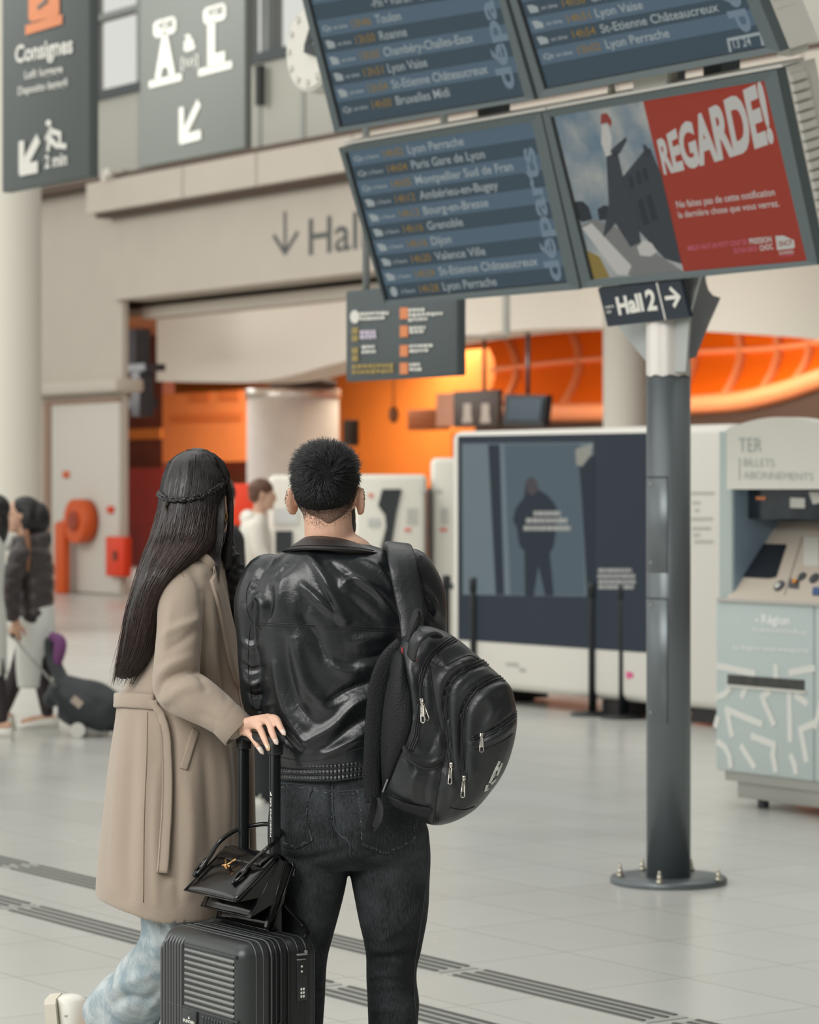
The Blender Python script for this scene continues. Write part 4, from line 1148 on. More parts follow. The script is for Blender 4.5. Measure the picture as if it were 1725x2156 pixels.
# sloping console
c0, c1 = tp(ts(1530), z_led + .006, .0), tp(TW, z_led + .006, .0)
up_ = BK * .34 + Z * (tz(1600, 1098, .34) - z_led)
mb = MB(); mb.prism([c0, c0 + up_, c0 + up_ + BK * .25, c0 + BK * .59], R * (TW - ts(1530))); build('console', mb, cream, t)
cn = R.cross(up_).normalized(); cn = -cn if cn.y > 0 else cn
C_ = Plane(c0, cn)
mb = MB(); C_.quad(mb, [(1586, 1144), (1656, 1146), (1634, 1214), (1618, 1217), (1565, 1214)], .006, .008); build('touch_screen', mb, M('touch_black', (38, 40, 46), .15), t)
mb = MB()
def cdisc(mbx, x, y, r, off, th):
    c = C_(x, y, off); a = up_.normalized(); b = cn.cross(a)
    mbx.prism([c + (a * math.cos(q) + b * math.sin(q)) * r for q in np.linspace(0, 2 * math.pi, 24)[:-1]], -cn * th)
cdisc(mb, 1640, 1232, .032, .010, .012); cdisc(mb, 1688, 1212, .024, .01, .012); cdisc(mb, 1714, 1216, .03, .01, .012); cdisc(mb, 1566, 1170, .008, .01, .012)
C_.quad(mb, [(1664, 1218), (1682, 1220), (1680, 1238), (1660, 1236)], .008, .01)
build_each('button', mb, M('console_button_dark', (52, 56, 64), .3), t)
mb = MB(); cdisc(mb, 1637, 1232, .016, .014, .006); C_.quad(mb, [(1694, 1130), (1725, 1131), (1725, 1190), (1710, 1192), (1692, 1190)], .006, .006); build_each('console_plate', mb, M('console_plate', (214, 212, 204), .4), t)
mb = MB(); cdisc(mb, 1672, 1222, .014, .018, .01); cdisc(mb, 1557, 1198, .008, .01, .008); build_each('amber_button', mb, M('amber_button', (222, 150, 60), .4), t)
mb = MB(); C_.quad(mb, [(1712, 1236), (1740, 1236), (1742, 1252), (1710, 1251)], .01, .012); build('card_reader', mb, M('reader_blue', (50, 80, 130), .4), t)
mb = MB(); C_.line(mb, [(1690, 1130), (1652, 1252)], .004, .003); build('console_gap', mb, M('console_gap', (120, 112, 104), .6), t)
# slot, words and the white dash pattern on the front
mb = MB(); TP.quad(mb, [(1532, 1420), (1694, 1432), (1694, 1455), (1532, 1441)], .004, .004); build('ticket_slot', mb, M('slot_dark', (74, 74, 72), .3, var=(20, .5)), t)
mb = MB(); TP.quad(mb, [(1530, 1441), (1696, 1455), (1696, 1460), (1528, 1446)], .012, .012); build('slot_lip', mb, M('slot_lip', (210, 208, 200), .4), t)
mb = MB()
TP.text(mb, 'Région', (1604, 1312), (1664, 1316), (1604, 1294), .003, 0, .035); TP.text(mb, 'Auvergne-Rhône-Alpes', (1584, 1330), (1698, 1337), (1584, 1320), .003, 0, .015); TP.text(mb, 'La Région vous transporte', (1544, 1366), (1704, 1374), (1544, 1358), .003, 0, .02)
TP.quad(mb, [(1589, 1308), (1594, 1302), (1598, 1309)], .003)
build('lettering', mb, M('machine_letters', (232, 234, 230), .6), t)
mb = MB()
for ln in [[(1512, 1402), (1588, 1418)], [(1634, 1403), (1634, 1426)], [(1664, 1416), (1713, 1407)], [(1510, 1467), (1526, 1462), (1536, 1450)], [(1570, 1449), (1563, 1466)], [(1620, 1457), (1606, 1466), (1610, 1480), (1630, 1524)], [(1662, 1462), (1664, 1558)], [(1676, 1464), (1698, 1480)],
           [(1541, 1548), (1531, 1494), (1603, 1524)], [(1507, 1528), (1511, 1512)], [(1512, 1562), (1528, 1574), (1537, 1594), (1539, 1612)], [(1562, 1572), (1588, 1614)], [(1584, 1550), (1630, 1568), (1628, 1590), (1634, 1622)], [(1666, 1592), (1674, 1612), (1676, 1626)], [(1698, 1600), (1686, 1536), (1713, 1524)], [(1716, 1530), (1730, 1480)]]:
    TP.line(mb, ln, .036, .003)
build('dash_pattern', mb, M('dash_white', (216, 216, 210), .5), t)

# ---- tactile guide strips set in the floor
tact = M('tactile_plate', (166, 167, 161), .5); tactd = M('tactile_rib', (88, 88, 84), .45, .2)
def strip(v0, breaks, labels):
    for i in range(len(breaks) - 1):
        a, b = breaks[i] + .02, breaks[i + 1] - .02
        mid = U * ((a + b) / 2) + BK * v0
        t = thing('tactile_strip', V(mid.x, mid.y, 0), labels[i], 'floor strip', 'tactile floor strips')
        build('base_plate', MB().box(mid + Z * .0015, U * ((b - a) / 2), BK * .083, Z * .0015), tact, t)
        proto = None
        for k in range(4):
            off = (k - 1.5) * .047; sh = (k % 2) * .03
            if proto is None:
                proto = build('rib', MB().box(mid + BK * off + Z * .0045, U * ((b - a) / 2 - .03), BK * .009, Z * .0025, .002), tactd, t); proto_off = off
            else:
                c = proto.copy(); COL.objects.link(c); c.parent = t; c.location = BK * (off - proto_off) + U * sh * .5
strip(5.70, [5.69, 6.79, 7.90, 9.0, 10.1, 11.2, 12.3], ['short end of ribbed floor strip at the bottom edge, right of the screen post', 'long ribbed grey floor strip right of the man, nearest the screen post', 'ribbed grey floor strip seen between and beside the legs of the man', 'ribbed grey floor strip passing behind the suitcase and coat', 'upper of the two ribbed floor strips left of the coat hem', 'upper ribbed floor strip cut off by the left picture edge'])
strip(5.14, [6.79, 7.90, 9.0, 10.1, 11.2], ['lower ribbed grey floor strip running out at the bottom edge below the man', 'lower ribbed grey floor strip hidden by the suitcase and the dark jeans', 'lower of the two ribbed floor strips left of the pale jeans', 'lower ribbed floor strip cut off by the left picture edge'])

# ================================================================== PEOPLE: shared anatomy
skin = M('skin', (216, 172, 146), .5, var=(40, .08), bump=(220, .15, 'noise'))
def frame(f, up=Z):
    f = Vector(f).normalized(); r = f.cross(up).normalized(); u = r.cross(f)
    return f, r, u, Matrix((f, r, u)).transposed()
def head_pieces(mb, c, f, up=Z, s=1.0, ear=1.0):
    f, r, u, m = frame(f, up); e = lambda p, a, b, d: mb.ell(c + (f * p[0] + r * p[1] + u * p[2]) * s, a * s, b * s, d * s, m)
    e((-.012, 0, .025), .096, .075, .092); e((.035, 0, -.03), .062, .061, .085); e((.042, 0, -.078), .048, .046, .040)
    e((.100, 0, -.022), .020, .013, .016); e((.092, 0, .0), .012, .010, .030); e((.089, 0, -.056), .011, .024, .008); e((.087, 0, -.068), .011, .021, .008); e((.083, 0, -.100), .014, .018, .013)
    e((.083, .031, .018), .012, .026, .010); e((.083, -.031, .018), .012, .026, .010)
    for q in (-1, 1):
        rm = m @ Matrix.Rotation(q * -.45, 3, 'Z') @ Matrix.Rotation(-.15, 3, 'Y')
        b = c + (f * -.012 + r * q * (.079 + .004 * ear) + u * -.012) * s
        mb.ell(b, .020 * s, .007 * s, .032 * s, rm); mb.ell(b - u * .022 * s + f * .004 * s, .011 * s, .007 * s, .013 * s, rm)
        rim = [b + rm @ V(.019 * math.cos(a) * s, q * .004 * s, .031 * math.sin(a) * s) for a in np.linspace(-1.0, 4.1, 14)]
        mb.tube(rim, .0045 * s, 8, round_ends=True)
def hand_pieces(mb, w, d, n, side, s=1.0, curl=.5):
    """w wrist, d direction of the fingers, n out of the back of the hand, side +1: thumb on d x n side"""
    d = Vector(d).normalized(); n = Vector(n); n = (n - d * n.dot(d)).normalized(); t = d.cross(n) * side
    mb.tube([w - d * .03 * s, w + d * .02 * s, w + d * .06 * s, w + d * .085 * s], [.026 * s, .032 * s, .040 * s, .034 * s], 14, flat=.45, up=n, round_ends=True)
    for k, (o, l) in enumerate(((.028, .072), (.010, .080), (-.009, .075), (-.027, .058))):
        p = [w + d * .082 * s + t * o * s]; a = .15
        for q in (.45, .32, .23):
            a += curl * .55; p.append(p[-1] + (d * math.cos(a) - n * math.sin(a)) * l * q * s)
        mb.tube(p, [.0095 * s, .0088 * s, .008 * s, .0065 * s], 8, round_ends=True)
    p = [w + d * .025 * s + t * .030 * s, w + d * .05 * s + t * .052 * s - n * .01 * s, w + d * .078 * s + t * .058 * s - n * .022 * s, w + d * .098 * s + t * .05 * s - n * .03 * s]
    mb.tube(p, [.014 * s, .0115 * s, .010 * s, .008 * s], 8, round_ends=True)
def limb(mb, pts, rad, sub=5, n=16, flat=None, up=None):
    q = spline([(*p, r) for p, r in zip(pts, rad)], sub)
    mb.tube([V(*a[:3]) for a in q], [a[3] for a in q], n, round_ends=True, flat=flat, up=up)
def foot_pieces(mb, a, d, s=1.0):
    d = Vector(d).normalized(); x = d.cross(Z)
    mb.tube([a - d * .04 * s - Z * .045 * s, a + d * .03 * s - Z * .045 * s, a + d * .11 * s - Z * .055 * s, a + d * .16 * s - Z * .062 * s], [.034 * s, .04 * s, .04 * s, .028 * s], 12, flat=.75, up=Z, round_ends=True)
def shoe(name, a, d, mat, sole_mat, parent, s=1.0, tilt=None):
    """a ankle point ~0.09 above the sole"""
    d = Vector(d).normalized(); up = Z if tilt is None else Vector(tilt).normalized(); x = d.cross(up).normalized()
    rows = [(-.075, .052, .030), (-.065, .078, .040), (-.02, .082, .044), (.04, .070, .046), (.10, .050, .050), (.155, .036, .046), (.185, .024, .030)]
    rings = []
    for t, h, w in rows:
        c = a - up * .09 * s + d * t * s
        rings.append([c + x * w * s * math.cos(q) * (1 - .25 * max(0, math.sin(q))) + up * s * (h * .5 + h * .5 * math.sin(q) + .022) for q in np.linspace(0, 2 * math.pi, 17)[:-1]])
    mb = MB(); mb.loft(rings); u = build(name, mb, mat, parent)
    out = []
    for t, h, w in rows: out.append((a - up * .09 * s + d * (t * 1.03) * s, w * 1.06 * s))
    l = [c + x * w for c, w in out]; r_ = [c - x * w for c, w in out]
    mb = MB(); mb.prism(l + r_[::-1], up * .028 * s); build('sole', mb, sole_mat, u)
    return u
def torso(mb, hip, chest, sh_l, sh_r, neck, fwd, w=1.0):
    m = frame(fwd)[3]
    mb.ell(hip, .10 * w, .155 * w, .12, m); mb.ell(hip.lerp(chest, .45), .095 * w, .13 * w, .16, m); mb.ell(chest, .11 * w, .16 * w, .17, m)
    mb.tube([sh_l, chest + Z * .10, sh_r], [.042 * w, .075 * w, .042 * w], 14, round_ends=True)
    mb.tube([chest + Z * .08, neck], [.075, .05], 14, round_ends=True)
def garment(name, mb, vox, mat, parent, smooth=6, rump=None, fold=None):
    me = voxel(mb, vox, smooth)
    if fold: folds(me, fold)
    if rump: rumple(me, *rump)
    return link(name, me, mat, parent)
def eyes(c, f, parent, s=1.0):
    f, r, u, m = frame(f)
    mb = MB()
    for q in (-1, 1): mb.ell(c + (f * .083 + r * q * .031 + u * 0) * s, .010 * s, .013 * s, .008 * s, m)
    build('eye', mb, M('eye_white', (220, 216, 208), .3), parent)

# ---------------------------------------------------------------- passers-by in the background
def passer(label, px, Y, head_py, fwd, joints, skin_m=skin):
    """body as one surface; joints in pixels (px,py,dY) by name"""
    g = P(px, HY, Y); g.z = 0
    def J(n):
        q = joints[n]; return P(q[0], q[1], Y + (q[2] if len(q) > 2 else 0))
    mb = MB(); hc = J('head'); f = Vector(fwd).normalized()
    head_pieces(mb, hc, joints.get('look', fwd))
    torso(mb, J('hip'), J('chest'), J('sl'), J('sr'), hc - Z * .09 - f * .02, fwd, joints.get('w', .9))
    mb.tube([hc - Z * .05 - f * .02, hc - Z * .16 - f * .03], [.052, .055], 14, round_ends=True)
    for s_ in 'lr':
        a, b, c = J('s' + s_), J('e' + s_), J('w' + s_)
        limb(mb, [a, b, c], [.038, .032, .023]); hand_pieces(mb, c, (c - b) * .6 - Z * .05 + f * .02, f.cross(Z) * (1 if s_ == 'r' else -1), 1 if s_ == 'r' else -1, .95, .7)
        h, k, an = J('h' + s_), J('k' + s_), J('a' + s_)
        limb(mb, [h, h.lerp(k, .5), k, k.lerp(an, .4), an], [.085, .075, .055, .052, .036]); foot_pieces(mb, an, joints.get('f' + s_, fwd))
    me = voxel(mb, .008, 4)
    o = link('person', me, skin_m)
    # origin at the feet
    me.transform(Matrix.Translation(-g)); o.location = g
    tag(o, label, 'person')
    return o, J
puff = M('puffer_brown', (74, 66, 66), .35, var=(6, .3)); skirt = M('white_skirt', (222, 222, 216), .7); tights = M('dark_tights', (44, 34, 36), .6); hairb = M('hair_blackbrown', (30, 27, 27), .45, bump=(90, .6, 'noise'), stretch=(1, 1, .12))
shoe_w = M('white_shoe', (226, 224, 214), .5); sole_w = M('white_sole', (216, 214, 206), .6)
YA = 19.5
o, J = passer('person in brown puffer jacket and white skirt walking left, pulling black trolley bag', 70, YA, 1045, (-1, .05, 0),
    dict(head=(44, 1084), look=(-1, -.25, -.12), chest=(62, 1190), hip=(72, 1290), sl=(40, 1160, -.15), sr=(68, 1160, .16), el=(22, 1240, -.22), wl=(34, 1310, -.25), er=(60, 1240, .25), wr=(40, 1300, .3),
         hl=(70, 1300, -.08), hr=(76, 1300, .08), kl=(88, 1410, -.08), al=(100, 1500, -.08), kr=(40, 1405, .08), ar=(8, 1495, .08)))
mb = MB()
rows_ = [(1128, 30, 84), (1150, 22, 100), (1180, 26, 112), (1230, 32, 114), (1280, 36, 112), (1312, 42, 106)]
mb.loft(rings_px([(y, a, b, YA, .16) for y, a, b in rows_], 28, 2.2, 3))
mb.tube(*pxpath([(44, 1165, YA - .18, .075), (28, 1210, YA - .22, .075), (22, 1255, YA - .24, .068), (26, 1295, YA - .25, .052)]), n=16, round_ends=True)
mb.tube(*pxpath([(78, 1165, YA + .18, .075), (66, 1240, YA + .24, .07), (44, 1290, YA + .3, .052)]), n=16, round_ends=True)
me = voxel(mb, .012, 4); a_, n_ = getv(me); setv(me, a_ + n_ * (.012 * np.abs(np.sin(a_[:, 2] * math.pi / .105)) ** .6 - .008)[:, None]); link('puffer_jacket', me, puff, o)
garment('hood', MB().tube([P(62, 1142, YA - .1), P(88, 1136, YA), P(84, 1146, YA + .1)], [.05, .08, .05], 14, round_ends=True), .012, puff, o)
mb = MB(); mb.loft(rings_px([(1270, 38, 112, YA, .15), (1330, 34, 116, YA, .17), (1400, 34, 112, YA, .16), (1446, 38, 104, YA, .15)], 28, 2.2, 4)); build('skirt', mb, skirt, o)
mb = MB(); limb(mb, [J('hl'), J('kl'), J('kl').lerp(J('al'), .4), J('al')], [.09, .062, .06, .045]); garment('tights', mb, .012, tights, o)
mb = MB(); limb(mb, [J('hr'), J('kr'), J('kr').lerp(J('ar'), .4), J('ar')], [.09, .062, .06, .045]); garment('tights', mb, .012, tights, o)
c = J('head'); mb = MB(); mb.ell(c + V(.03, .01, .045), .105, .098, .085); mb.ell(c + V(.115, .02, -.03), .085, .095, .12); mb.ell(c + V(.06, -.02, -.02), .06, .085, .12)
garment('hair', mb, .01, hairb, o, 4)
mb = MB(); mb.tube(*pxpath([(56, 1120, YA - .14, .02), (60, 1160, YA - .2, .018), (58, 1200, YA - .22, .012)]), n=8, round_ends=True); build('hair_lock', mb, M('hair_bronze', (140, 96, 66), .5), o)
shoe('shoe', ground(100, 1540) + Z * .09, (-1, -.1, 0), shoe_w, sole_w, o, 1.05); shoe('shoe', V(J('ar').x, J('ar').y, .09), (-1, .1, 0), shoe_w, sole_w, o)
mb = MB(); mb.ell(P(18, 1142, YA - .05), .05, .06, .06); build('scarf', mb, skirt, o)
# their trolley bag
Yt = YA - .45
t = thing('trolley_bag', ground(170, 1552), 'black wheeled duffel bag tilted behind the person in the puffer jacket', 'luggage')
mb = MB(); ax0, ax1 = P(112, 1478, Yt), P(246, 1508, Yt)
pts = [(108, 1470, Yt, .06), (128, 1462, Yt, .13), (165, 1478, Yt, .165), (205, 1492, Yt, .17), (238, 1508, Yt, .15), (254, 1520, Yt, .09)]
mb.tube(*pxpath(pts), n=24, round_ends=True); garment('bag_body', mb, .014, M('duffel_black', (42, 46, 50), .5), t, 4, (9, .012, 3))
for dy in (-.11, .07): build('pole', MB().cyl(P(26, 1338, Yt + dy), P(118, 1446, Yt + dy), .010, 10), M('pole_alu', (166, 166, 162), .4, .5), t)
build('grip', MB().cyl(P(26, 1338, Yt - .13), P(26, 1338, Yt + .09), .016, 10), mblack, t)
g = ground(160, 1556)
for dy in (-.12, .12): build('wheel', MB().cyl(V(g.x, Yt + dy - .02, .05), V(g.x, Yt + dy + .02, .05), .05, 20), sole_w, t)
build('wheel_foot', MB().box(P(200, 1534, Yt), V(.09, 0, 0), V(0, .1, 0), V(0, 0, .035), .01), M('trolley_foot', (150, 150, 146), .5), t)
build('name_patch', MB().box(P(162, 1478, Yt - .172), V(.03, 0, -.025), V(0, .004, 0), V(.016, 0, .02)), M('patch_pale', (176, 160, 146), .6), t)
mb = MB(); mb.tube(*pxpath([(106, 1352, Yt + .3, .04), (112, 1390, Yt + .3, .05), (130, 1430, Yt + .2, .05), (150, 1452, Yt + .1, .05)]), n=12, round_ends=True); build('strap', mb, M('duffel_black', (42, 46, 50), .5), t)
mb = MB(); mb.tube(*pxpath([(112, 1340, Yt + .25, .03), (126, 1352, Yt + .25, .045), (124, 1380, Yt + .25, .04), (120, 1404, Yt + .25, .02)]), n=12, round_ends=True); build('scarf', mb, M('purple_cloth', (122, 70, 120), .7), t)
# companion cut by the left frame edge
YB = 18.7
o, J = passer('person in long white coat cut off by the left edge of the picture', -22, YB, 1050, (-1, .1, 0),
    dict(head=(-22, 1082), chest=(-26, 1190), hip=(-26, 1300), sl=(-36, 1160, -.16), sr=(-20, 1160, .16), el=(-46, 1250, -.2), wl=(-60, 1330, -.2), er=(-20, 1250, .22), wr=(-34, 1330, .24),
         hl=(-28, 1310, -.08), hr=(-24, 1310, .08), kl=(-10, 1420, -.08), al=(2, 1512, -.08), kr=(-40, 1430, .08), ar=(-62, 1522, .08)))
mb = MB(); mb.loft(rings_px([(1125, -46, 4, YB, .12), (1160, -58, 10, YB, .19), (1250, -56, 6, YB, .18), (1300, -58, 12, YB, .19), (1420, -62, 14, YB, .22)], 28, 2.2, 4)); build('coat', mb, skirt, o)
mb = MB(); limb(mb, [J('hl'), J('kl'), J('al')], [.09, .065, .05]); limb(mb, [J('hr'), J('kr'), J('ar')], [.09, .065, .05]); garment('trousers', mb, .014, tights, o)
c = J('head'); mb = MB(); mb.ell(c + V(.03, 0, .04), .11, .1, .095); mb.ell(c + V(.07, 0, -.07), .06, .09, .14); garment('hair', mb, .012, hairb, o, 4)
shoe('shoe', V(J('al').x, J('al').y, .09), (-1, 0, 0), shoe_w, sole_w, o); shoe('shoe', V(J('ar').x, J('ar').y, .09), (-1, .1, 0), shoe_w, sole_w, o)
# person in a white top
YC = 22.8
o, J = passer('person in white top with short brown hair facing the white ticket machines', 536, YC, 1010, (1, .12, 0),
    dict(head=(554, 1042), look=(1, .1, -.1), chest=(538, 1140), hip=(536, 1235), sl=(532, 1108, .16), sr=(540, 1108, -.16), el=(536, 1170, .2), wl=(572, 1190, .2), er=(546, 1175, -.22), wr=(580, 1180, -.2),
         hl=(536, 1245, .08), hr=(538, 1245, -.08), kl=(540, 1350, .08), al=(534, 1440, .08), kr=(542, 1350, -.08), ar=(540, 1452, -.08)))
mb = MB(); mb.loft(rings_px([(1080, 532, 556, YC, .08), (1098, 512, 566, YC, .16), (1140, 500, 572, YC, .17), (1180, 502, 574, YC, .165), (1222, 504, 572, YC, .16)], 28, 2.2, 3))
mb.tube(*pxpath([(540, 1110, YC - .17, .07), (548, 1160, YC - .22, .062), (566, 1184, YC - .22, .05)]), n=14, round_ends=True); mb.tube(*pxpath([(532, 1110, YC + .17, .07), (538, 1165, YC + .2, .06), (562, 1188, YC + .2, .05)]), n=14, round_ends=True)
garment('hooded_top', mb, .013, M('white_top', (226, 220, 208), .8), o, 5, (7, .012, 4)); mb = MB(); mb.tube([P(528, 1092, YC - .08), P(522, 1090, YC), P(528, 1092, YC + .08)], [.05, .07, .05], 12, round_ends=True); garment('hood', mb, .012, M('white_top', (226, 220, 208), .8), o)
mb = MB(); limb(mb, [J('hl'), J('kl'), J('al')], [.11, .08, .065]); limb(mb, [J('hr'), J('kr'), J('ar')], [.11, .08, .065]); mb.ell(J('hip'), .12, .17, .1); garment('trousers', mb, .014, M('trousers_black', (38, 40, 44), .7), o)
c = J('head'); mb = MB(); mb.ell(c + V(-.02, 0, .045), .105, .086, .09); mb.ell(c + V(-.06, 0, .0), .06, .08, .07); garment('hair', mb, .01, M('hair_brown', (96, 62, 44), .5), o, 3)
shoe('shoe', V(J('al').x, J('al').y, .09), (1, 0, 0), shoe_w, sole_w, o); shoe('shoe', V(J('ar').x, J('ar').y, .09), (1, .1, 0), shoe_w, sole_w, o)
# person in black behind the couple
YD = 15.0
o, J = passer('person in black jacket mostly hidden between the woman and the man', 500, YD, 1010, (.3, 1, 0),
    dict(w=.76, head=(462, 1052), chest=(466, 1190), hip=(490, 1330), sl=(400, 1140, .0), sr=(492, 1140, 0), el=(410, 1240, .1), wl=(440, 1330, .15), er=(498, 1240, .05), wr=(500, 1330, .15),
         hl=(470, 1350, .05), hr=(520, 1350, -.05), kl=(465, 1510, .15), al=(460, 1650, .2), kr=(535, 1510, 0), ar=(550, 1655, 0)))
jb = M('jacket_black_cloth', (40, 42, 46), .6)
mb = MB(); mb.loft(rings_px([(1100, 440, 484, YD, .09), (1122, 404, 506, YD, .15), (1180, 400, 514, YD, .17), (1300, 408, 516, YD, .17), (1360, 410, 518, YD, .17)], 28, 2.2, 3))
mb.tube(*pxpath([(486, 1142, YD, .078), (495, 1240, YD + .05, .070), (502, 1330, YD + .13, .055)]), n=14, round_ends=True); mb.tube(*pxpath([(406, 1142, YD, .072), (412, 1240, YD + .05, .062), (438, 1325, YD + .12, .05)]), n=14, round_ends=True)
garment('jacket', mb, .013, jb, o, 5, (7, .012, 4))
mb = MB(); limb(mb, [J('hl'), J('kl'), J('al')], [.12, .09, .075]); limb(mb, [J('hr'), J('kr'), J('ar') - Z * .02], [.12, .095, .085]); garment('trousers', mb, .013, M('trousers_black', (38, 40, 44), .7), o)
c = J('head'); mb = MB(); mb.ell(c + V(0, -.02, .035), .09, .105, .095); garment('hair', mb, .011, hairb, o, 3)
shoe('shoe', V(J('al').x, J('al').y, .09), (.2, 1, 0), shoe_w, sole_w, o); shoe('shoe', V(J('ar').x, J('ar').y, .09), (.4, 1, 0), shoe_w, sole_w, o)

# ================================================================== THE MAN
YM = 6.5
skin_man = M('skin_man', (226, 180, 154), .48, var=(45, .10), bump=(260, .2, 'noise'))
leather = bpy.data.materials.new('black_leather'); leather.use_nodes = True
def leather_nodes(m, col, r0, r1, crease=.35, grain=.25):
    nt = m.node_tree; N = nt.nodes; L = nt.links; b = N['Principled BSDF']
    b.inputs['Base Color'].default_value = (*lin(*col), 1); b.inputs['Specular IOR Level'].default_value = .6
    tc = N.new('ShaderNodeTexCoord')
    n1 = N.new('ShaderNodeTexNoise'); n1.inputs['Scale'].default_value = 14; n1.inputs['Detail'].default_value = 5; L.new(tc.outputs['Object'], n1.inputs['Vector'])
    mr = N.new('ShaderNodeMapRange'); L.new(n1.outputs['Fac'], mr.inputs[0]); mr.inputs[1].default_value = .3; mr.inputs[2].default_value = .7; mr.inputs[3].default_value = r0; mr.inputs[4].default_value = r1
    L.new(mr.outputs[0], b.inputs['Roughness'])
    v = N.new('ShaderNodeTexVoronoi'); v.feature = 'DISTANCE_TO_EDGE'; v.inputs['Scale'].default_value = 260; L.new(tc.outputs['Object'], v.inputs['Vector'])
    bp = N.new('ShaderNodeBump'); bp.inputs['Strength'].default_value = grain; bp.inputs['Distance'].default_value = .0008; L.new(v.outputs['Distance'], bp.inputs['Height'])
    n2 = N.new('ShaderNodeTexNoise'); n2.inputs['Scale'].default_value = 38; n2.inputs['Detail'].default_value = 6; n2.inputs['Distortion'].default_value = 1.2; L.new(tc.outputs['Object'], n2.inputs['Vector'])
    b2 = N.new('ShaderNodeBump'); b2.inputs['Strength'].default_value = crease; b2.inputs['Distance'].default_value = .004; L.new(n2.outputs['Fac'], b2.inputs['Height']); L.new(bp.outputs[0], b2.inputs['Normal'])
    L.new(b2.outputs[0], b.inputs['Normal'])
leather_nodes(leather, (27, 31, 34), .25, .37, .25)
leather2 = bpy.data.materials.new('brown_black_collar_leather'); leather2.use_nodes = True; leather_nodes(leather2, (44, 38, 36), .38, .5)
gm = P(735, HY, YM); gm.z = 0
hc = P(689, 1044, YM + .02); look = V(.16, 1, .10)
JM = dict(chest=P(705, 1270, YM), hip=P(735, 1690, YM), sl=P(556, 1225, YM), sr=P(872, 1215, YM), neck=P(694, 1130, YM),
          el=P(542, 1430, YM + .02), wl=P(612, 1540, YM + .30), er=P(896, 1420, YM + .02), wr=P(850, 1540, YM + .32))
mb = MB()
head_pieces(mb, hc, look, s=.97, ear=.2)
torso(mb, JM['hip'], JM['chest'], JM['sl'], JM['sr'], P(694, 1150, YM), (0, 1, 0), .85)
mb.tube([hc - Z * .02 - V(0, .025, 0), P(691, 1100, YM - .004), P(694, 1140, YM), P(697, 1185, YM)], [.056, .0545, .057, .075], 24, round_ends=True)
limb(mb, [JM['sl'], JM['el'], JM['wl']], [.034, .030, .022]); limb(mb, [JM['sr'], JM['er'], JM['wr']], [.034, .030, .022])
hand_pieces(mb, JM['wl'], V(.4, .8, -.2), V(.2, .3, .9), 1, 1, 1.0); hand_pieces(mb, JM['wr'], V(-.4, .8, -.2), V(-.2, .3, .9), -1, 1, 1.0)
LEG = dict(hl=P(655, 1740, YM), kl=P(636, 2060, YM + .01), al=P(628, 2470, YM + .03), hr=P(818, 1740, YM), kr=P(826, 2075, YM), ar=P(830, 2470, YM + .02))
for s_ in 'lr':
    limb(mb, [LEG['h' + s_], LEG['h' + s_].lerp(LEG['k' + s_], .5), LEG['k' + s_], LEG['k' + s_].lerp(LEG['a' + s_], .4), LEG['a' + s_]], [.07, .06, .046, .045, .034]); foot_pieces(mb, LEG['a' + s_], (0.05, 1, 0))
me = voxel(mb, .0045, 3)
me.transform(Matrix.Translation(-gm)); man = link('person', me, skin_man); man.location = gm
tag(man, 'man in black leather jacket and dark jeans seen from behind, looking up at the screens', 'person')
f_, r_, u_, m_ = frame(look)
eyes(hc, look, man, .97)
mb = MB(); mb.ell(hc + (f_ * .055 - u_ * .078) * .97, .046, .057, .050, m_); mb.ell(hc + (f_ * .03 + r_ * .045 - u_ * .055) * .97, .028, .016, .05, m_); mb.ell(hc + (f_ * .03 - r_ * .045 - u_ * .055) * .97, .028, .016, .05, m_)
garment('beard', mb, .004, M('beard_black', (34, 30, 30), .6, bump=(240, .8, 'noise')), man, 4)
# hair: dark cap with thousands of short locks turning out of the crown
hair_m = M('hair_black', (30, 32, 34), .38, spec=.6)
def strands(mb, roots, dirs1, dirs2, lens, r0, seg=4, sides=3, tip=.25):
    vs = []; fs_ = []
    for p, a, b, l in zip(roots, dirs1, dirs2, lens):
        base = len(vs)
        x = a.orthogonal().normalized(); q = Vector(p)
        for i in range(seg + 1):
            t = i / seg; d = a.lerp(b, t).normalized()
            y = d.cross(x).normalized(); xx = y.cross(d)
            r = r0 * (1 - (1 - tip) * t)
            for k in range(sides):
                an = 2 * math.pi * k / sides; vs.append(q + (xx * math.cos(an) + y * math.sin(an)) * r)
            q = q + d * (l / seg)
        for i in range(seg):
            for k in range(sides):
                j = (k + 1) % sides; fs_.append((base + i * sides + k, base + i * sides + j, base + (i + 1) * sides + j, base + (i + 1) * sides + k))
        fs_.append(tuple(base + seg * sides + k for k in range(sides)))
    mb.add(vs, fs_, 0, True)
hcen = hc + (-f_ * .018 + u_ * .036) * .97
mb = MB(); mb.ell(hcen, .090, .0735, .074, m_, 32, k=20); mb.ell(hcen + u_ * .020, .082, .0715, .066, m_, 32); mb.ell(hcen - u_ * .020 - f_ * .014, .080, .069, .058, m_, 32)
cap_me = voxel(mb, .004, 4)
haircap = link('hair', cap_me, M('hair_base_black', (22, 23, 24), .8, spec=.2), man)
whorl = P(690, 1000, YM - .09)
cav, can = getv(cap_me); wl_ = np.array(wloc(man))
mb = MB(); R_, D1, D2, LN = [], [], [], []
idx = rng.integers(0, len(cav), 12000)
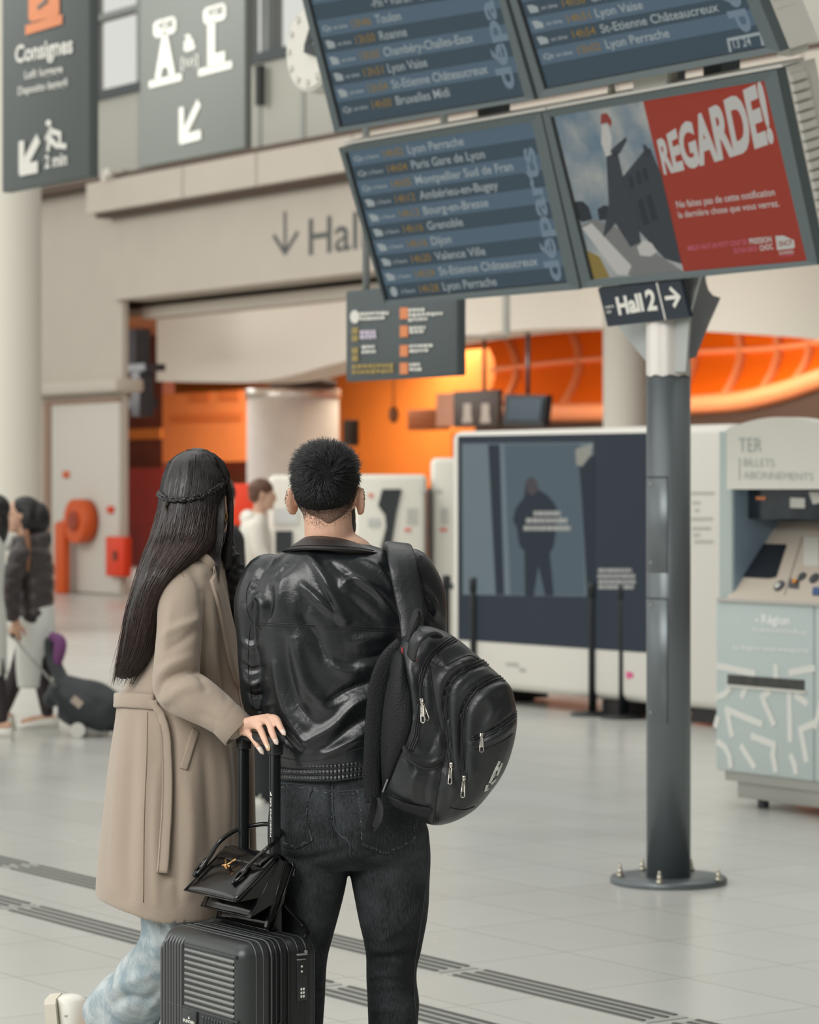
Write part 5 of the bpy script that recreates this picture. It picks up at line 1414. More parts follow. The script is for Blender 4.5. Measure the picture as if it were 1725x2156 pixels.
for i in idx:
    p = Vector(cav[i] + wl_); n = Vector(can[i])
    rel = p - hcen; fz_ = rel.dot(f_); uz = rel.dot(u_)
    if uz < -.055: continue
    aw = p - whorl; aw -= n * aw.dot(n); dist = aw.length; aw.normalize()
    sw = n.cross(aw)
    down = -u_ - n * (-u_).dot(n)
    t1 = (aw * 1.0 + sw * (.55 * math.exp(-dist / .05)) + down * (.25 if uz < .02 else .0)).normalized()
    jit = V(*rng.normal(0, .22, 3))
    k = max(0, min(1, (uz + .05) / .09))
    R_.append(p - n * .002); D1.append((t1 * .8 + n * (.52 * k + .10) + jit).normalized()); D2.append((t1 * 1.0 + n * (-.02 * k) - n * .1 * (1 - k) + jit * .7 + down * .2).normalized())
    LN.append((.008 + .020 * k) * rng.uniform(.7, 1.25))
strands(mb, R_, D1, D2, LN, .0008)
build('hair_lock', mb, hair_m, haircap)
# faded stubble below the cap
tree = bvh(man.data)
mb = MB(); R_, D1, LN = [], [], []
for _ in range(12000):
    a = rng.uniform(-1.9, 1.9); h = rng.uniform(-.075, .02)
    d = -f_ * math.cos(a) + r_ * math.sin(a)
    o = hc - Vector(wl_) + u_ * h + d * .2
    loc, nn, i, t = tree.ray_cast(o, -d)
    if loc is None or t > .16: continue
    edge = -.072 + .028 * abs(math.sin(a)) + .02 * max(0, abs(a) - .9)
    k = (h - edge) / .05
    if k < 0 or rng.uniform() > k * 1.3 + .06: continue
    R_.append(loc + Vector(wl_)); D1.append((nn * .5 - u_ * .7 + V(*rng.normal(0, .2, 3))).normalized()); LN.append(.0014 + .0026 * min(1, k))
strands(mb, R_, D1, D1, LN, .00034, 2)
build('stubble', mb, M('stubble', (46, 38, 36), .6), haircap)

class Shift:
    def __init__(s, t, o): s.t = t; s.o = o
    def ray_cast(s, a, d):
        l, n, i, t = s.t.ray_cast(a - s.o, d)
        return (None if l is None else l + s.o), n, i, t
fade_m = M('clipped_fade', (78, 62, 54), .7, rgb2=(146, 112, 94), var=(420, .5))
fpts = [(630, 1046), (637, 1066), (650, 1082), (672, 1092), (692, 1103), (714, 1092), (730, 1080), (741, 1062), (744, 1044), (700, 1040), (660, 1040)]
fd = [tuple(p) for p in spline(fpts + [fpts[0]], 5)][:-1]; ft = Shift(tree, Vector(wl_)); fr_ = []
for t_, o_ in ((1, -.0006), (.96, .0007), (.7, .0012), (.35, .0012), (.1, .0012)): fr_.append(drape(ft, [(690 + (x - 690) * t_, 1068 + (y - 1068) * t_) for x, y in fd], o_, 1, False, fallback=YM - .04)[0])
mb = MB(); mb.loft(fr_); build('clipped_fade', mb, fade_m, haircap)
# ---------------------------------------------------------------- leather jacket
mb = MB()
rows = [(1140, 642, 752, YM, .064), (1152, 614, 794, YM - .002, .080), (1167, 588, 834, YM - .004, .094), (1188, 560, 872, YM - .006, .108), (1215, 540, 892, YM - .006, .120), (1260, 530, 898, YM - .004, .130),
        (1330, 532, 896, YM, .134), (1400, 542, 886, YM, .134), (1470, 552, 876, YM, .132), (1540, 560, 866, YM, .130), (1585, 568, 852, YM, .128), (1612, 574, 846, YM, .120)]
mb.loft(rings_px(rows, 64, 2.25, 4))
mb.tube(*pxpath([(566, 1222, YM, .062), (545, 1270, YM + .0, .057), (540, 1340, YM - .004, .046), (542, 1410, YM, .045), (554, 1480, YM + .05, .046), (590, 1528, YM + .16, .042), (620, 1545, YM + .27, .036)]), n=24, round_ends=True)
mb.tube(*pxpath([(862, 1206, YM, .058), (884, 1250, YM, .056), (892, 1320, YM, .052), (893, 1420, YM + .02, .046), (878, 1490, YM + .12, .044), (850, 1535, YM + .29, .036)]), n=24, round_ends=True)
FJ = [
 ([(650, 1170), (683, 1219), (712, 1277), (730, 1306)], 11, .010), ([(723, 1236), (733, 1222), (752, 1222), (784, 1242), (812, 1272), (842, 1300)], 9, .011),
 ([(635, 1232), (665, 1259), (697, 1285), (722, 1308)], 9, .009), ([(648, 1262), (640, 1300), (668, 1345), (700, 1390), (755, 1408)], 14, -.010),
 ([(690, 1250), (706, 1290), (712, 1310)], 9, -.006), ([(742, 1262), (770, 1290), (800, 1312)], 10, -.007), ([(700, 1190), (735, 1215), (790, 1256), (836, 1296)], 8, -.006),
 ([(524, 1282), (540, 1258), (552, 1262), (557, 1285), (552, 1312)], 7, .010), ([(566, 1230), (572, 1270), (560, 1310)], 8, -.006), ([(600, 1190), (590, 1240), (585, 1290)], 14, .006),
 ([(778, 1402), (742, 1414), (705, 1398), (684, 1358)], 12, .009), ([(620, 1350), (632, 1400), (650, 1450), (690, 1490)], 14, .008), ([(600, 1345), (606, 1410), (626, 1480), (660, 1520)], 12, -.008),
 ([(800, 1460), (745, 1486), (700, 1530), (640, 1565)], 11, .009), ([(795, 1430), (735, 1452), (690, 1478)], 10, -.008), ([(790, 1500), (740, 1530), (690, 1572)], 10, -.007), ([(780, 1540), (730, 1566), (680, 1590)], 9, .007),
 ([(580, 1400), (590, 1460), (615, 1530), (650, 1570)], 10, .007), ([(570, 1480), (590, 1540), (630, 1580)], 9, -.006), ([(840, 1330), (780, 1345), (740, 1350)], 12, .006), ([(830, 1370), (780, 1385), (730, 1380)], 10, -.006),
 ([(512, 1400), (530, 1412), (552, 1404)], 6, -.006), ([(512, 1425), (532, 1440), (556, 1430)], 7, .007), ([(518, 1455), (538, 1468), (562, 1456)], 6, -.006), ([(524, 1480), (545, 1490), (568, 1480)], 7, .007), ([(514, 1350), (530, 1362), (548, 1350)], 8, .005),
 ([(895, 1240), (912, 1268), (918, 1300)], 8, .007), ([(905, 1290), (925, 1310), (930, 1335)], 7, -.006), ([(620, 1178), (600, 1200), (575, 1222)], 9, -.005), ([(760, 1175), (800, 1200), (830, 1240)], 9, .006)]
jm = voxel(mb, .0036, 8)
folds(jm, [(a_, b_, c_ * 1.22) for a_, b_, c_ in FJ]); rumple(jm, 9, .004, 2, (1, 1, .7))
jacket = link('jacket', jm, leather, man)
jt = bvh(jm); off_ = wloc(man)
jt = Shift(jt, off_)
mb = MB()
for p in ([(548, 1312), (600, 1313), (700, 1318), (790, 1323), (850, 1326)], [(548, 1317), (600, 1318), (700, 1323), (790, 1328), (850, 1331)]): seam(mb, jt, p, .0013, .0004)
seam(mb, jt, [(528, 1222), (519, 1250), (522, 1290), (533, 1312), (550, 1326)], .0012, .0003); seam(mb, jt, [(527, 1316), (523, 1370), (524, 1430), (534, 1490)], .0012, .0003)
seam(mb, jt, [(880, 1188), (890, 1226), (898, 1262), (902, 1300)], .0012, .0003)
seam(mb, jt, [(574, 1590), (640, 1602), (700, 1594), (760, 1576), (800, 1570)], .0013, .0004)
build('seam', mb, M('leather_seam', (22, 24, 25), .5), jacket)
# turned down collar
def ring_at(cx, cy, hw, d, dY=0.0, tilt=0.0, n=48):
    c = P(cx, cy, YM + dY); out = []
    for k in range(n):
        a = 2 * math.pi * k / n
        out.append(V(c.x + hw * math.cos(a), c.y + d * math.sin(a), c.z + tilt * math.cos(a) - .018 * (math.sin(a) + 1) * .9))
    return out
mb = MB()
mb.loft([ring_at(698, 1148, .062, .062, 0, -.006), ring_at(698, 1131, .064, .066, 0, -.007), ring_at(699, 1129, .068, .071, 0, -.008), ring_at(701, 1136, .082, .088, 0, -.008), ring_at(705, 1149, .112, .106, 0, -.006), ring_at(706, 1154, .119, .113, 0, -.006), ring_at(706, 1157, .116, .111, 0, -.006), ring_at(702, 1160, .09, .09, 0, -.016)], caps=False)
cl = build('collar', mb, leather2, man)
mb = MB(); ps = ring_at(706, 1153, .1195, .1135, 0, -.006); mb.tube(ps + ps[:1], .0022, 6); ps = ring_at(705.6, 1147, .110, .1050, 0, -.006); mb.tube(ps + ps[:1], .0010, 5); build('collar_piping', mb, M('leather_seam', (22, 24, 25), .5), cl)
mb = MB(); mb.tube([P(868, 1166, YM - .02), P(879, 1170, YM - .03), P(888, 1173, YM - .03)], [.002, .003, .0032], 6); build('zip_pull', mb, mblack, jacket)
# gathered hem
mb = MB(); N_ = 720; rings = []
for i, (t, pr) in enumerate([(0, 0), (.04, .6), (.16, 1), (.28, .55), (.33, .25), (.38, .55), (.5, 1), (.62, .55), (.66, .25), (.70, .55), (.83, 1), (.96, .6), (1, 0)]):
    ring = []
    for k in range(N_):
        a = 2 * math.pi * k / N_
        x = math.cos(a)
        py = 1597 + t * 38 - 16 * max(0, x) - (4 * x if x < 0 else 0)
        c = P(708, py, YM)
        g = .0035 * pr * .95 * abs(math.sin(k * math.pi / N_ * 104 + .5 * math.sin(k * .05))) ** .7
        g *= .85 + .15 * math.sin(k * .13 + i)
        hw, d = .1445 - .006 * t, .124
        ring.append(V(c.x + (hw + g + .004 * pr) * x, c.y + (d + g + .004 * pr) * math.sin(a), c.z))
    rings.append(ring)
mb.loft(rings, caps=False); build('waistband', mb, leather, jacket)

# ---------------------------------------------------------------- jeans
denim = bpy.data.materials.new('washed_black_denim'); denim.use_nodes = True
def denim_nodes(m, dark, light, sc=7, lo=.42, hi=.72):
    nt = m.node_tree; N = nt.nodes; L = nt.links; b = N['Principled BSDF']; b.inputs['Roughness'].default_value = .85; b.inputs['Specular IOR Level'].default_value = .25
    tc = N.new('ShaderNodeTexCoord')
    n1 = N.new('ShaderNodeTexNoise'); n1.inputs['Scale'].default_value = sc; n1.inputs['Detail'].default_value = 4; L.new(tc.outputs['Object'], n1.inputs['Vector'])
    mp = N.new('ShaderNodeMapping'); mp.inputs['Scale'].default_value = (420, 420, 45); L.new(tc.outputs['Object'], mp.inputs[0])
    n2 = N.new('ShaderNodeTexNoise'); n2.inputs['Scale'].default_value = 1; n2.inputs['Detail'].default_value = 3; L.new(mp.outputs[0], n2.inputs['Vector'])
    ad = N.new('ShaderNodeMath'); ad.operation = 'MULTIPLY_ADD'; L.new(n2.outputs['Fac'], ad.inputs[0]); ad.inputs[1].default_value = .55; L.new(n1.outputs['Fac'], ad.inputs[2])
    mr = N.new('ShaderNodeMapRange'); L.new(ad.outputs[0], mr.inputs[0]); mr.inputs[1].default_value = lo + .27; mr.inputs[2].default_value = hi + .32
    mx = N.new('ShaderNodeMix'); mx.data_type = 'RGBA'; L.new(mr.outputs[0], mx.inputs['Factor']); mx.inputs['A'].default_value = (*lin(*dark), 1); mx.inputs['B'].default_value = (*lin(*light), 1)
    L.new(mx.outputs['Result'], b.inputs['Base Color'])
    bp = N.new('ShaderNodeBump'); bp.inputs['Strength'].default_value = .25; bp.inputs['Distance'].default_value = .001; L.new(n2.outputs['Fac'], bp.inputs['Height']); L.new(bp.outputs[0], b.inputs['Normal'])
denim_nodes(denim, (28, 31, 33), (66, 70, 73))
mb = MB()
mb.loft(rings_px([(1600, 582, 846, YM, .112), (1640, 578, 858, YM, .116), (1690, 568, 880, YM - .004, .126), (1740, 564, 900, YM - .008, .136), (1790, 566, 904, YM - .006, .134), (1822, 574, 900, YM, .10)], 48, 2.3, 4))
for sgn, rr in ((0, [(1745, 566, 736, YM - .004, .118), (1800, 567, 738, YM, .112), (1850, 572, 731, YM, .104), (1900, 576, 722, YM, .098), (1960, 578, 704, YM, .09), (2010, 578, 692, YM + .004, .083), (2060, 576, 686, YM + .006, .078), (2110, 574, 683, YM + .008, .076), (2160, 574, 680, YM + .01, .075), (2300, 574, 680, YM + .02, .072), (2440, 572, 682, YM + .03, .072), (2490, 570, 684, YM + .035, .074)]),
                (1, [(1745, 738, 903, YM - .004, .118), (1800, 736, 906, YM, .114), (1850, 739, 906, YM, .106), (1900, 748, 903, YM, .099), (1950, 757, 898, YM, .093), (2000, 769, 888, YM, .086), (2035, 772, 879, YM + .002, .081), (2070, 773, 878, YM + .002, .078), (2110, 774, 884, YM + .002, .080), (2160, 776, 880, YM + .004, .077), (2300, 778, 882, YM + .01, .073), (2440, 778, 884, YM + .02, .072), (2490, 776, 886, YM + .025, .074)])):
    mb.loft(rings_px(rr, 36, 2.15, 3))
FD = [([(745, 1985), (790, 2000), (840, 1998), (885, 1965)], 9, .006), ([(770, 2020), (820, 2016), (876, 2000)], 8, -.006), ([(774, 2060), (815, 2052), (870, 2060)], 7, .005), ([(775, 2095), (830, 2088), (884, 2094)], 8, -.005), ([(776, 2130), (830, 2124), (880, 2136)], 8, .005),
      ([(900, 1870), (870, 1930), (800, 1985)], 10, .005), ([(735, 1806), (780, 1830), (850, 1826), (904, 1800)], 10, -.007), ([(570, 1800), (630, 1812), (690, 1802), (733, 1792)], 10, -.007), ([(655, 1735), (690, 1760), (735, 1768)], 9, -.005),
      ([(700, 1640), (702, 1700), (712, 1760), (735, 1800)], 8, -.010), ([(690, 2030), (640, 2046), (580, 2040)], 8, -.005), ([(690, 2060), (640, 2076), (580, 2070)], 8, .005), ([(684, 2100), (640, 2112), (580, 2104)], 8, -.004), ([(640, 1830), (660, 1900), (650, 1960)], 16, .005), ([(790, 1850), (800, 1920), (790, 1970)], 16, .005)]
dm = voxel(mb, .0042, 6); folds(dm, FD); rumple(dm, 12, .003, 9)
jeans = link('jeans', dm, denim, man)
dt = Shift(bvh(dm), off_)
mb = MB(); thr = M('denim_stitch', (120, 126, 130), .8)
def double(mb, pts, d=3.0):
    stitches(mb, dt, pts, .0007, .0006, 3.4, .62); stitches(mb, dt, [(x + d * .7, y + d) for x, y in pts], .0007, .0006, 3.4, .62)
double(mb, [(584, 1652), (640, 1656), (702, 1668)], 5); double(mb, [(706, 1668), (760, 1664), (800, 1662)], 5)
stitches(mb, dt, [(702, 1635), (703, 1680), (706, 1730), (716, 1756), (735, 1766)], .0008, .0006, 3.4, .62); stitches(mb, dt, [(697, 1640), (698, 1690), (699, 1730), (706, 1750)], .0007, .0006, 3.4, .62)
build('stitching', mb, thr, jeans)
mb = MB(); seam(mb, dt, [(700, 1640), (701, 1690), (704, 1735), (716, 1758), (736, 1774), (738, 1800)], .0022, .0004)
seam(mb, dt, [(584, 1649), (640, 1653), (704, 1666), (760, 1662), (830, 1655)], .0018, .0003); seam(mb, dt, [(900, 1760), (898, 1850), (884, 1960), (872, 2050), (876, 2150)], .0016, .0002)
build('seam', mb, M('denim_seam', (54, 60, 66), .8), jeans)
def pocket(edge):
    mb = MB(); n = len(edge)
    # a patch draped over the seat
    cx, cy = sum(p[0] for p in edge) / n, sum(p[1] for p in edge) / n
    dense = [tuple(p) for p in spline(list(edge) + [edge[0]], 5)][:-1]
    rings = []
    for t, o in ((1.0, -.0004), (1.0, .0016), (.97, .0022), (.6, .0022), (.25, .0022)):
        ps, _ = drape(dt, [(cx + (x - cx) * t, cy + (y - cy) * t) for x, y in dense], o, 1, False)
        rings.append(ps)
    if len(set(len(r) for r in rings)) == 1: mb.loft(rings)
    o = build('back_pocket', mb, denim, jeans)
    mb = MB()
    for k in range(len(edge)):
        a, b = edge[k], edge[(k + 1) % len(edge)]
        for s in (.985, .935):
            stitches(mb, dt, [(cx + (x - cx) * s, cy + (y - cy) * s) for x, y in (a, b)], .0007, .0026, 3.4, .62)
    build('pocket_stitching', mb, thr, o)
pocket([(586, 1653), (656, 1655), (651, 1680), (647, 1712), (653, 1750), (659, 1770), (622, 1787), (588, 1774), (583, 1710)])
pocket([(751, 1663), (800, 1664), (848, 1664), (877, 1700), (876, 1740), (872, 1772), (842, 1786), (812, 1799), (786, 1789), (762, 1780), (760, 1740), (757, 1710)])
for s_ in 'lr': shoe('shoe', V(LEG['a' + s_].x, LEG['a' + s_].y, .09), (.06 if s_ == 'r' else -.12, 1, 0), M('shoe_black', (30, 30, 32), .4), sole_w, man, 1.15)

# ---------------------------------------------------------------- backpack
YP = 6.285
nyl = bpy.data.materials.new('black_nylon'); nyl.use_nodes = True; leather_nodes(nyl, (30, 34, 36), .33, .46, .30, .10)
nyl2 = M('black_webbing', (26, 28, 30), .6, bump=(700, .4, 'wave')); meshm = M('spacer_mesh', (22, 24, 26), .55, spec=.25, bump=(260, .45, 'voronoi')); zipm = M('zip_tape', (20, 22, 23), .5); zipr = M('zip_teeth', (42, 45, 47), .35, .2); chrome = M('zip_chrome', (214, 208, 198), .2, .9)
gpk = P(950, 1737, YP)
pack = thing('backpack', gpk, 'black backpack with chrome zip pulls hanging from the man\'s right shoulder', 'backpack')
OUT = [(846, 1345), (872, 1322), (908, 1320), (960, 1343), (1012, 1386), (1052, 1422), (1079, 1451), (1088, 1503), (1085, 1552), (1069, 1607), (1043, 1657), (1008, 1697), (972, 1723), (932, 1737), (902, 1735), (858, 1716), (824, 1694), (808, 1640), (806, 1560), (812, 1480), (824, 1405)]
dense = [tuple(p) for p in spline(OUT + [OUT[0]], 5)][:-1]
cx, cy = 940, 1545; mb = MB(); rings = []
for w in np.linspace(-1, 1, 23):
    s = (1 - abs(w) ** 3.0) ** (1 / 3.0) if abs(w) < .999 else .12
    s = max(s, .12)
    rings.append([P(cx + (x - cx) * s, cy + (y - cy) * s, YP + w * .112 + .02 * (1 - s)) for x, y in dense])
mb.loft(rings)
pm = voxel(mb, .0036, 6)
arcA = [(977, 1640), (974, 1580), (974, 1525), (980, 1488), (1000, 1457), (1031, 1435), (1062, 1430), (1081, 1446)]
arcB = [(951, 1612), (944, 1560), (941, 1518), (940, 1474), (948, 1441), (968, 1419), (1000, 1402), (1030, 1394)]
arcC = [(886, 1478), (886, 1450), (890, 1424), (905, 1386), (930, 1362), (958, 1346)]
sideE = [(905, 1400), (912, 1457), (924, 1520), (936, 1573), (926, 1640), (918, 1690), (914, 1733)]
frontZ = [(994, 1556), (1016, 1549), (1040, 1538), (1062, 1524), (1086, 1503)]
sideP = [(848, 1565), (860, 1588), (884, 1605), (910, 1610), (934, 1596)]
FP = [(arcA, 7, -.007), (arcB, 7, -.008), (arcC, 7, -.006), ([(x - 16, y - 8) for x, y in arcB], 10, .006), ([(x - 14, y - 10) for x, y in arcA], 10, .005), ([(x + 18, y + 12) for x, y in arcA], 12, .008), ([(x + 14, y + 8) for x, y in arcB], 9, .004), (sideE, 8, -.006), (frontZ, 6, -.006), ([(x + 3, y + 14) for x, y in frontZ], 9, .006),
      ([(1028, 1470), (1040, 1500), (1024, 1530)], 9, .005), ([(1055, 1460), (1062, 1490), (1050, 1510)], 8, -.004), ([(905, 1440), (900, 1500), (880, 1550)], 9, .005), ([(930, 1480), (925, 1530), (905, 1580)], 8, -.005), ([(880, 1500), (870, 1540), (880, 1580)], 8, .005), ([(860, 1400), (872, 1450), (880, 1500)], 8, .006), ([(845, 1380), (856, 1440), (862, 1500)], 9, -.006),
      (sideP, 6, .006), ([(x, y + 10) for x, y in sideP], 8, -.005), ([(880, 1625), (868, 1660), (872, 1690)], 8, .004), ([(905, 1630), (896, 1670), (900, 1700)], 8, -.004), ([(820, 1672), (850, 1688), (893, 1700), (912, 1698)], 6, -.004), ([(925, 1620), (955, 1660), (945, 1710)], 9, .004), ([(965, 1390), (985, 1412)], 8, .005), ([(930, 1390), (945, 1405), (985, 1390)], 9, .005), ([(1000, 1640), (980, 1680), (950, 1712)], 9, -.004)]
folds(pm, FP); rumple(pm, 14, .003, 21)
pbody = link('pack_body', pm, nyl, pack)
pt = Shift(bvh(pm), wloc(pack))
def zipper(pts, w=.0062):
    ps, ns = drape(pt, pts, .0012, 6)
    mb = MB(); mb.ribbon(ps, w, .0012, ns); z = build('zip', mb, zipm, pack)
    mb = MB(); mb.tube([p + n * .0016 for p, n in zip(ps, ns)], .0016, 6); build('zip_teeth', mb, zipr, z)
    mb = MB()
    for sgn in (-1, 1):
        q = []
        for i, (p, n) in enumerate(zip(ps, ns)):
            t = (ps[min(i + 1, len(ps) - 1)] - ps[max(i - 1, 0)]).normalized(); q.append(p + t.cross(n) * sgn * w * 1.15 + n * .001)
        mb.tube(q, .0019, 6)
    build('zip_piping', mb, nyl, z)
zipper(arcA); zipper(arcB); zipper(arcC, .005); zipper(frontZ, .005); zipper([(884, 1482), (880, 1520), (874, 1556), (864, 1580)], .004)
def pull(x, y, ang, l=.038):
    ps, ns = drape(pt, [(x, y), (x + 1, y + 1)], .004, 1, False)
    p, n = ps[0], ns[0]; d = (V(1, 0, 0) * math.sin(ang) - Z * math.cos(ang)); d = (d - n * d.dot(n)).normalized(); b = n.cross(d)
    mb = MB(); mb.box(p + d * -.002, d * .005, b * .004, n * .003, .0015)
    w0, w1 = .0028, .0042; a0, a1 = p + d * .006 + n * .002, p + d * l + n * .003
    loop = [a0 - b * w0, a1 - b * w1, a1 + d * .003, a1 + b * w1, a0 + b * w0, a0 - d * .002, a0 - b * w0]
    mb.tube(loop, .0011, 6); mb.box(a0.lerp(a1, .38), d * (l * .26), b * .003, n * .0007)
    build('zip_pull', mb, chrome, pack)
for a in ((888, 1477, .28, .040), (890, 1480, .12, .042), (1014, 1551, -.03, .034), (952, 1612, .0, .038), (978, 1640, -.06, .038)): pull(*a)
mb = MB(); ps, ns = drape(pt, sideP, .002, 6); mb.ribbon(ps, .006, .0022, ns); build('side_pocket_trim', mb, nyl2, pack)
mb = MB(); ps, ns = drape(pt, [(818, 1682), (850, 1697), (880, 1706), (908, 1712)], .0012, 6); mb.ribbon(ps, .013, .0012, ns); build('side_pocket_band', mb, nyl2, pack)
mb = MB(); seam(mb, pt, sideE, .0016, .0003); seam(mb, pt, [(905, 1390), (925, 1404), (945, 1398), (985, 1380), (1008, 1388)], .0014, .0003); seam(mb, pt, [(996, 1578), (1025, 1575), (1060, 1560), (1080, 1545)], .0013, .0003); seam(mb, pt, [(946, 1700), (975, 1705), (1000, 1698)], .0013, .0003); build('seam', mb, zipm, pack)
# lettering at the outer pocket
mb = MB()
for pts in ([(1052, 1602), (1034, 1640)], [(1057, 1606), (1046, 1632)], [(1044, 1616), (1052, 1620)], [(1042, 1628), (1030, 1648)], [(1034, 1650), (1044, 1640)], [(1026, 1652), (1022, 1664), (1028, 1660)]):
    ps, ns = drape(pt, pts, .0014, 4, False)
    if len(ps) > 1: mb.ribbon(ps, .0042, .0005, ns)
build('lettering', mb, M('pack_letters', (214, 214, 208), .6), pack)
# mesh back panel and straps
mb = MB()
panel = [(838, 1368), (850, 1380), (856, 1420), (866, 1470), (868, 1520), (856, 1560), (838, 1600), (818, 1650), (804, 1668), (799, 1600), (802, 1520), (812, 1440), (824, 1392)]
cxp, cyp = 832, 1510; rings = []
dn_ = [tuple(p) for p in spline(panel + [panel[0]], 4)][:-1]
for t, o in ((1.0, -.001), (1.0, .004), (.93, .008), (.6, .010), (.2, .010)):
    rings.append(drape(pt, [(cxp + (x - cxp) * t, cyp + (y - cyp) * t) for x, y in dn_], o, 1, False, fallback=YP)[0])
mb.loft(rings); build('mesh_panel', mb, meshm, pack)
def strap(name, pts, half, th, mat, parent=pack, up=V(0, -1, 0)):
    """pts: px, py, Y ; half widths m"""
    s = spline([(*p, h) for p, h in zip(pts, half)], 6)
    mb = MB(); mb.ribbon([P(p[0], p[1], p[2]) for p in s], [p[3] for p in s], th, up); return build(name, mb, mat, parent)
strap('shoulder_strap', [(834, 1152, YM + .05), (838, 1146, YM - .02), (842, 1158, YM - .095), (849, 1195, YM - .140), (859, 1250, YM - .155), (867, 1300, YM - .170), (868, 1345, YM - .185)], [.029, .030, .0305, .031, .030, .028, .024], .0045, nyl, up=V(0.1, -.8, .5))
mb = MB(); s = spline([(814, 1152, YM - .09), (823, 1195, YM - .140), (834, 1250, YM - .156), (844, 1300, YM - .171), (850, 1335, YM - .180)], 6); mb.tube([P(*p) - V(0, .004, 0) for p in s], .0025, 6); build('strap_piping', mb, nyl2, pack)
strap('padded_strap', [(846, 1352, YP - .03), (818, 1388, YP - .03), (800, 1440, YP - .025), (791, 1510, YP - .02), (785, 1590, YP - .015), (784, 1650, YP - .01), (786, 1690, YP - .01)], [.014, .020, .023, .022, .020, .020, .016], .006, meshm)
strap('webbing', [(788, 1680, YP - .02), (784, 1710, YP - .035), (776, 1742, YP - .03), (786, 1752, YP - .02)], [.010, .010, .010, .009], .001, nyl2, up=V(.6, -.8, 0))
strap('webbing', [(792, 1682, YP - .015), (800, 1700, YP - .02), (797, 1726, YP - .02), (784, 1748, YP - .02)], [.010, .010, .010, .008], .001, nyl2, up=V(-.5, -.8, 0))
strap('webbing', [(806, 1668, YP - .06), (815, 1645, YP - .07), (822, 1628, YP - .07)], [.002, .002, .002], .001, M('grey_cord', (120, 122, 122), .6))
strap('grab_handle', [(866, 1384, YP - .125), (872, 1356, YP - .145), (884, 1338, YP - .15), (903, 1330, YP - .13), (920, 1340, YP - .09)], [.0165, .0165, .0165, .0165, .015], .0045, nyl, up=V(-.3, -.7, .6))
strap('hang_loop', [(856, 1350, YP - .12), (866, 1318, YP - .135), (876, 1292, YP - .14), (884, 1292, YP - .135), (878, 1312, YP - .125), (862, 1340, YP - .115)], [.006, .0075, .0085, .0085, .008, .006], .001, nyl2, up=V(-.5, -.8, .2))
mb = MB()
for a, b in (((849, 1364), (850, 1376)), ((866, 1385), (880, 1389))):
    ps, ns = drape(pt, [a, b], .003, 3, False)
    mb.tube([p - V(0, .022 if a[0] > 860 else .0, 0) for p in ps], .0013, 5)
build('red_stitching', mb, M('red_thread', (200, 40, 50), .7), pack)

# ================================================================== THE WOMAN
YW = 6.75
gw = P(425, HY, YW); gw.z = 0
skin_w = M('skin_woman', (226, 184, 160), .45, var=(50, .06), bump=(300, .12, 'noise'))
fb = V(.93, .36, 0); wl_look = V(.42, .86, .22)
hw_c = P(416, 1058, YW)
JW = dict(chest=P(406, 1300, YW), hip=P(400, 1640, YW), sl=P(440, 1215, YW + .15), sr=P(400, 1232, YW - .11), el=P(438, 1420, YW + .16), wl=P(436, 1560, YW + .12), er=P(372, 1446, 6.54), wr=P(499, 1533, 6.462))
mb = MB()
head_pieces(mb, hw_c, wl_look, s=.93, ear=1.3)
torso(mb, JW['hip'], JW['chest'], JW['sl'], JW['sr'], P(425, 1160, YW), fb, .72)
mb.tube([hw_c - Z * .03, P(424, 1125, YW), P(424, 1180, YW)], [.048, .046, .058], 20, round_ends=True)
limb(mb, [JW['sl'], JW['el'], JW['wl']], [.03, .028, .02]); hand_pieces(mb, JW['wl'], V(-.1, 0, -1), V(-.2, 1, 0), 1, .85, .5)
limb(mb, [JW['sr'], JW['er'], JW['er'].lerp(JW['wr'], .55), JW['wr']], [.03, .029, .027, .0215])
# the hand on the suitcase handle: knuckles and joints in pixels with depth
HW = [[(517, 1541, 6.444), (529, 1550, 6.424), (541, 1567, 6.410), (551, 1583, 6.404)],
      [(530, 1526, 6.432), (545, 1531, 6.402), (556, 1553, 6.366), (566, 1577, 6.350)],
      [(546, 1517, 6.416), (565, 1520, 6.380), (573.5, 1543, 6.344), (582, 1563, 6.334)],
      [(565, 1511.5, 6.402), (581, 1513.5, 6.372), (589.5, 1529, 6.340), (597.5, 1543.5, 6.330)]]
FR = [(.0082, .0076, .0070, .0056), (.0090, .0084, .0077, .0060), (.0094, .0088, .0080, .0062), (.0092, .0086, .0078, .0060)]
W_ = JW['wr']
for k, (fg, fr) in enumerate(zip(HW, FR)):
    ps = [P(*q) for q in fg]
    mb.tube([W_.lerp(ps[0], -.05), W_.lerp(ps[0], .5) + V(0, .001, .003), ps[0]], [.0150, .0135, .0105], 12, round_ends=True)
    q = spline([(*p, r) for p, r in zip(ps, fr)], 4); mb.tube([V(*a[:3]) for a in q], [a[3] for a in q], 12, round_ends=True)
for a, b in ((0, 1), (1, 2), (2, 3)): mb.tube([P(*HW[a][0]).lerp(W_, .25), P(*HW[b][0]).lerp(W_, .25)], [.0098, .0098], 10, round_ends=True)
mb.tube([W_ + V(.01, .012, -.004), P(524, 1534, 6.482), P(541, 1543, 6.490), P(556, 1556, 6.478)], [.014, .0115, .0098, .0075], 12, round_ends=True)
LW = dict(hl=P(430, 1650, YW + .06), kl=P(432, 2080, YW + .05), al=P(430, 2395, YW + .06), hr=P(392, 1660, YW - .08), kr=P(385, 1996, 6.63), ar=P(218, 2160, 6.93))
limb(mb, [LW['hl'], LW['hl'].lerp(LW['kl'], .5), LW['kl'], LW['kl'].lerp(LW['al'], .4), LW['al']], [.072, .06, .045, .042, .03]); foot_pieces(mb, LW['al'], (1, .3, 0), .9)
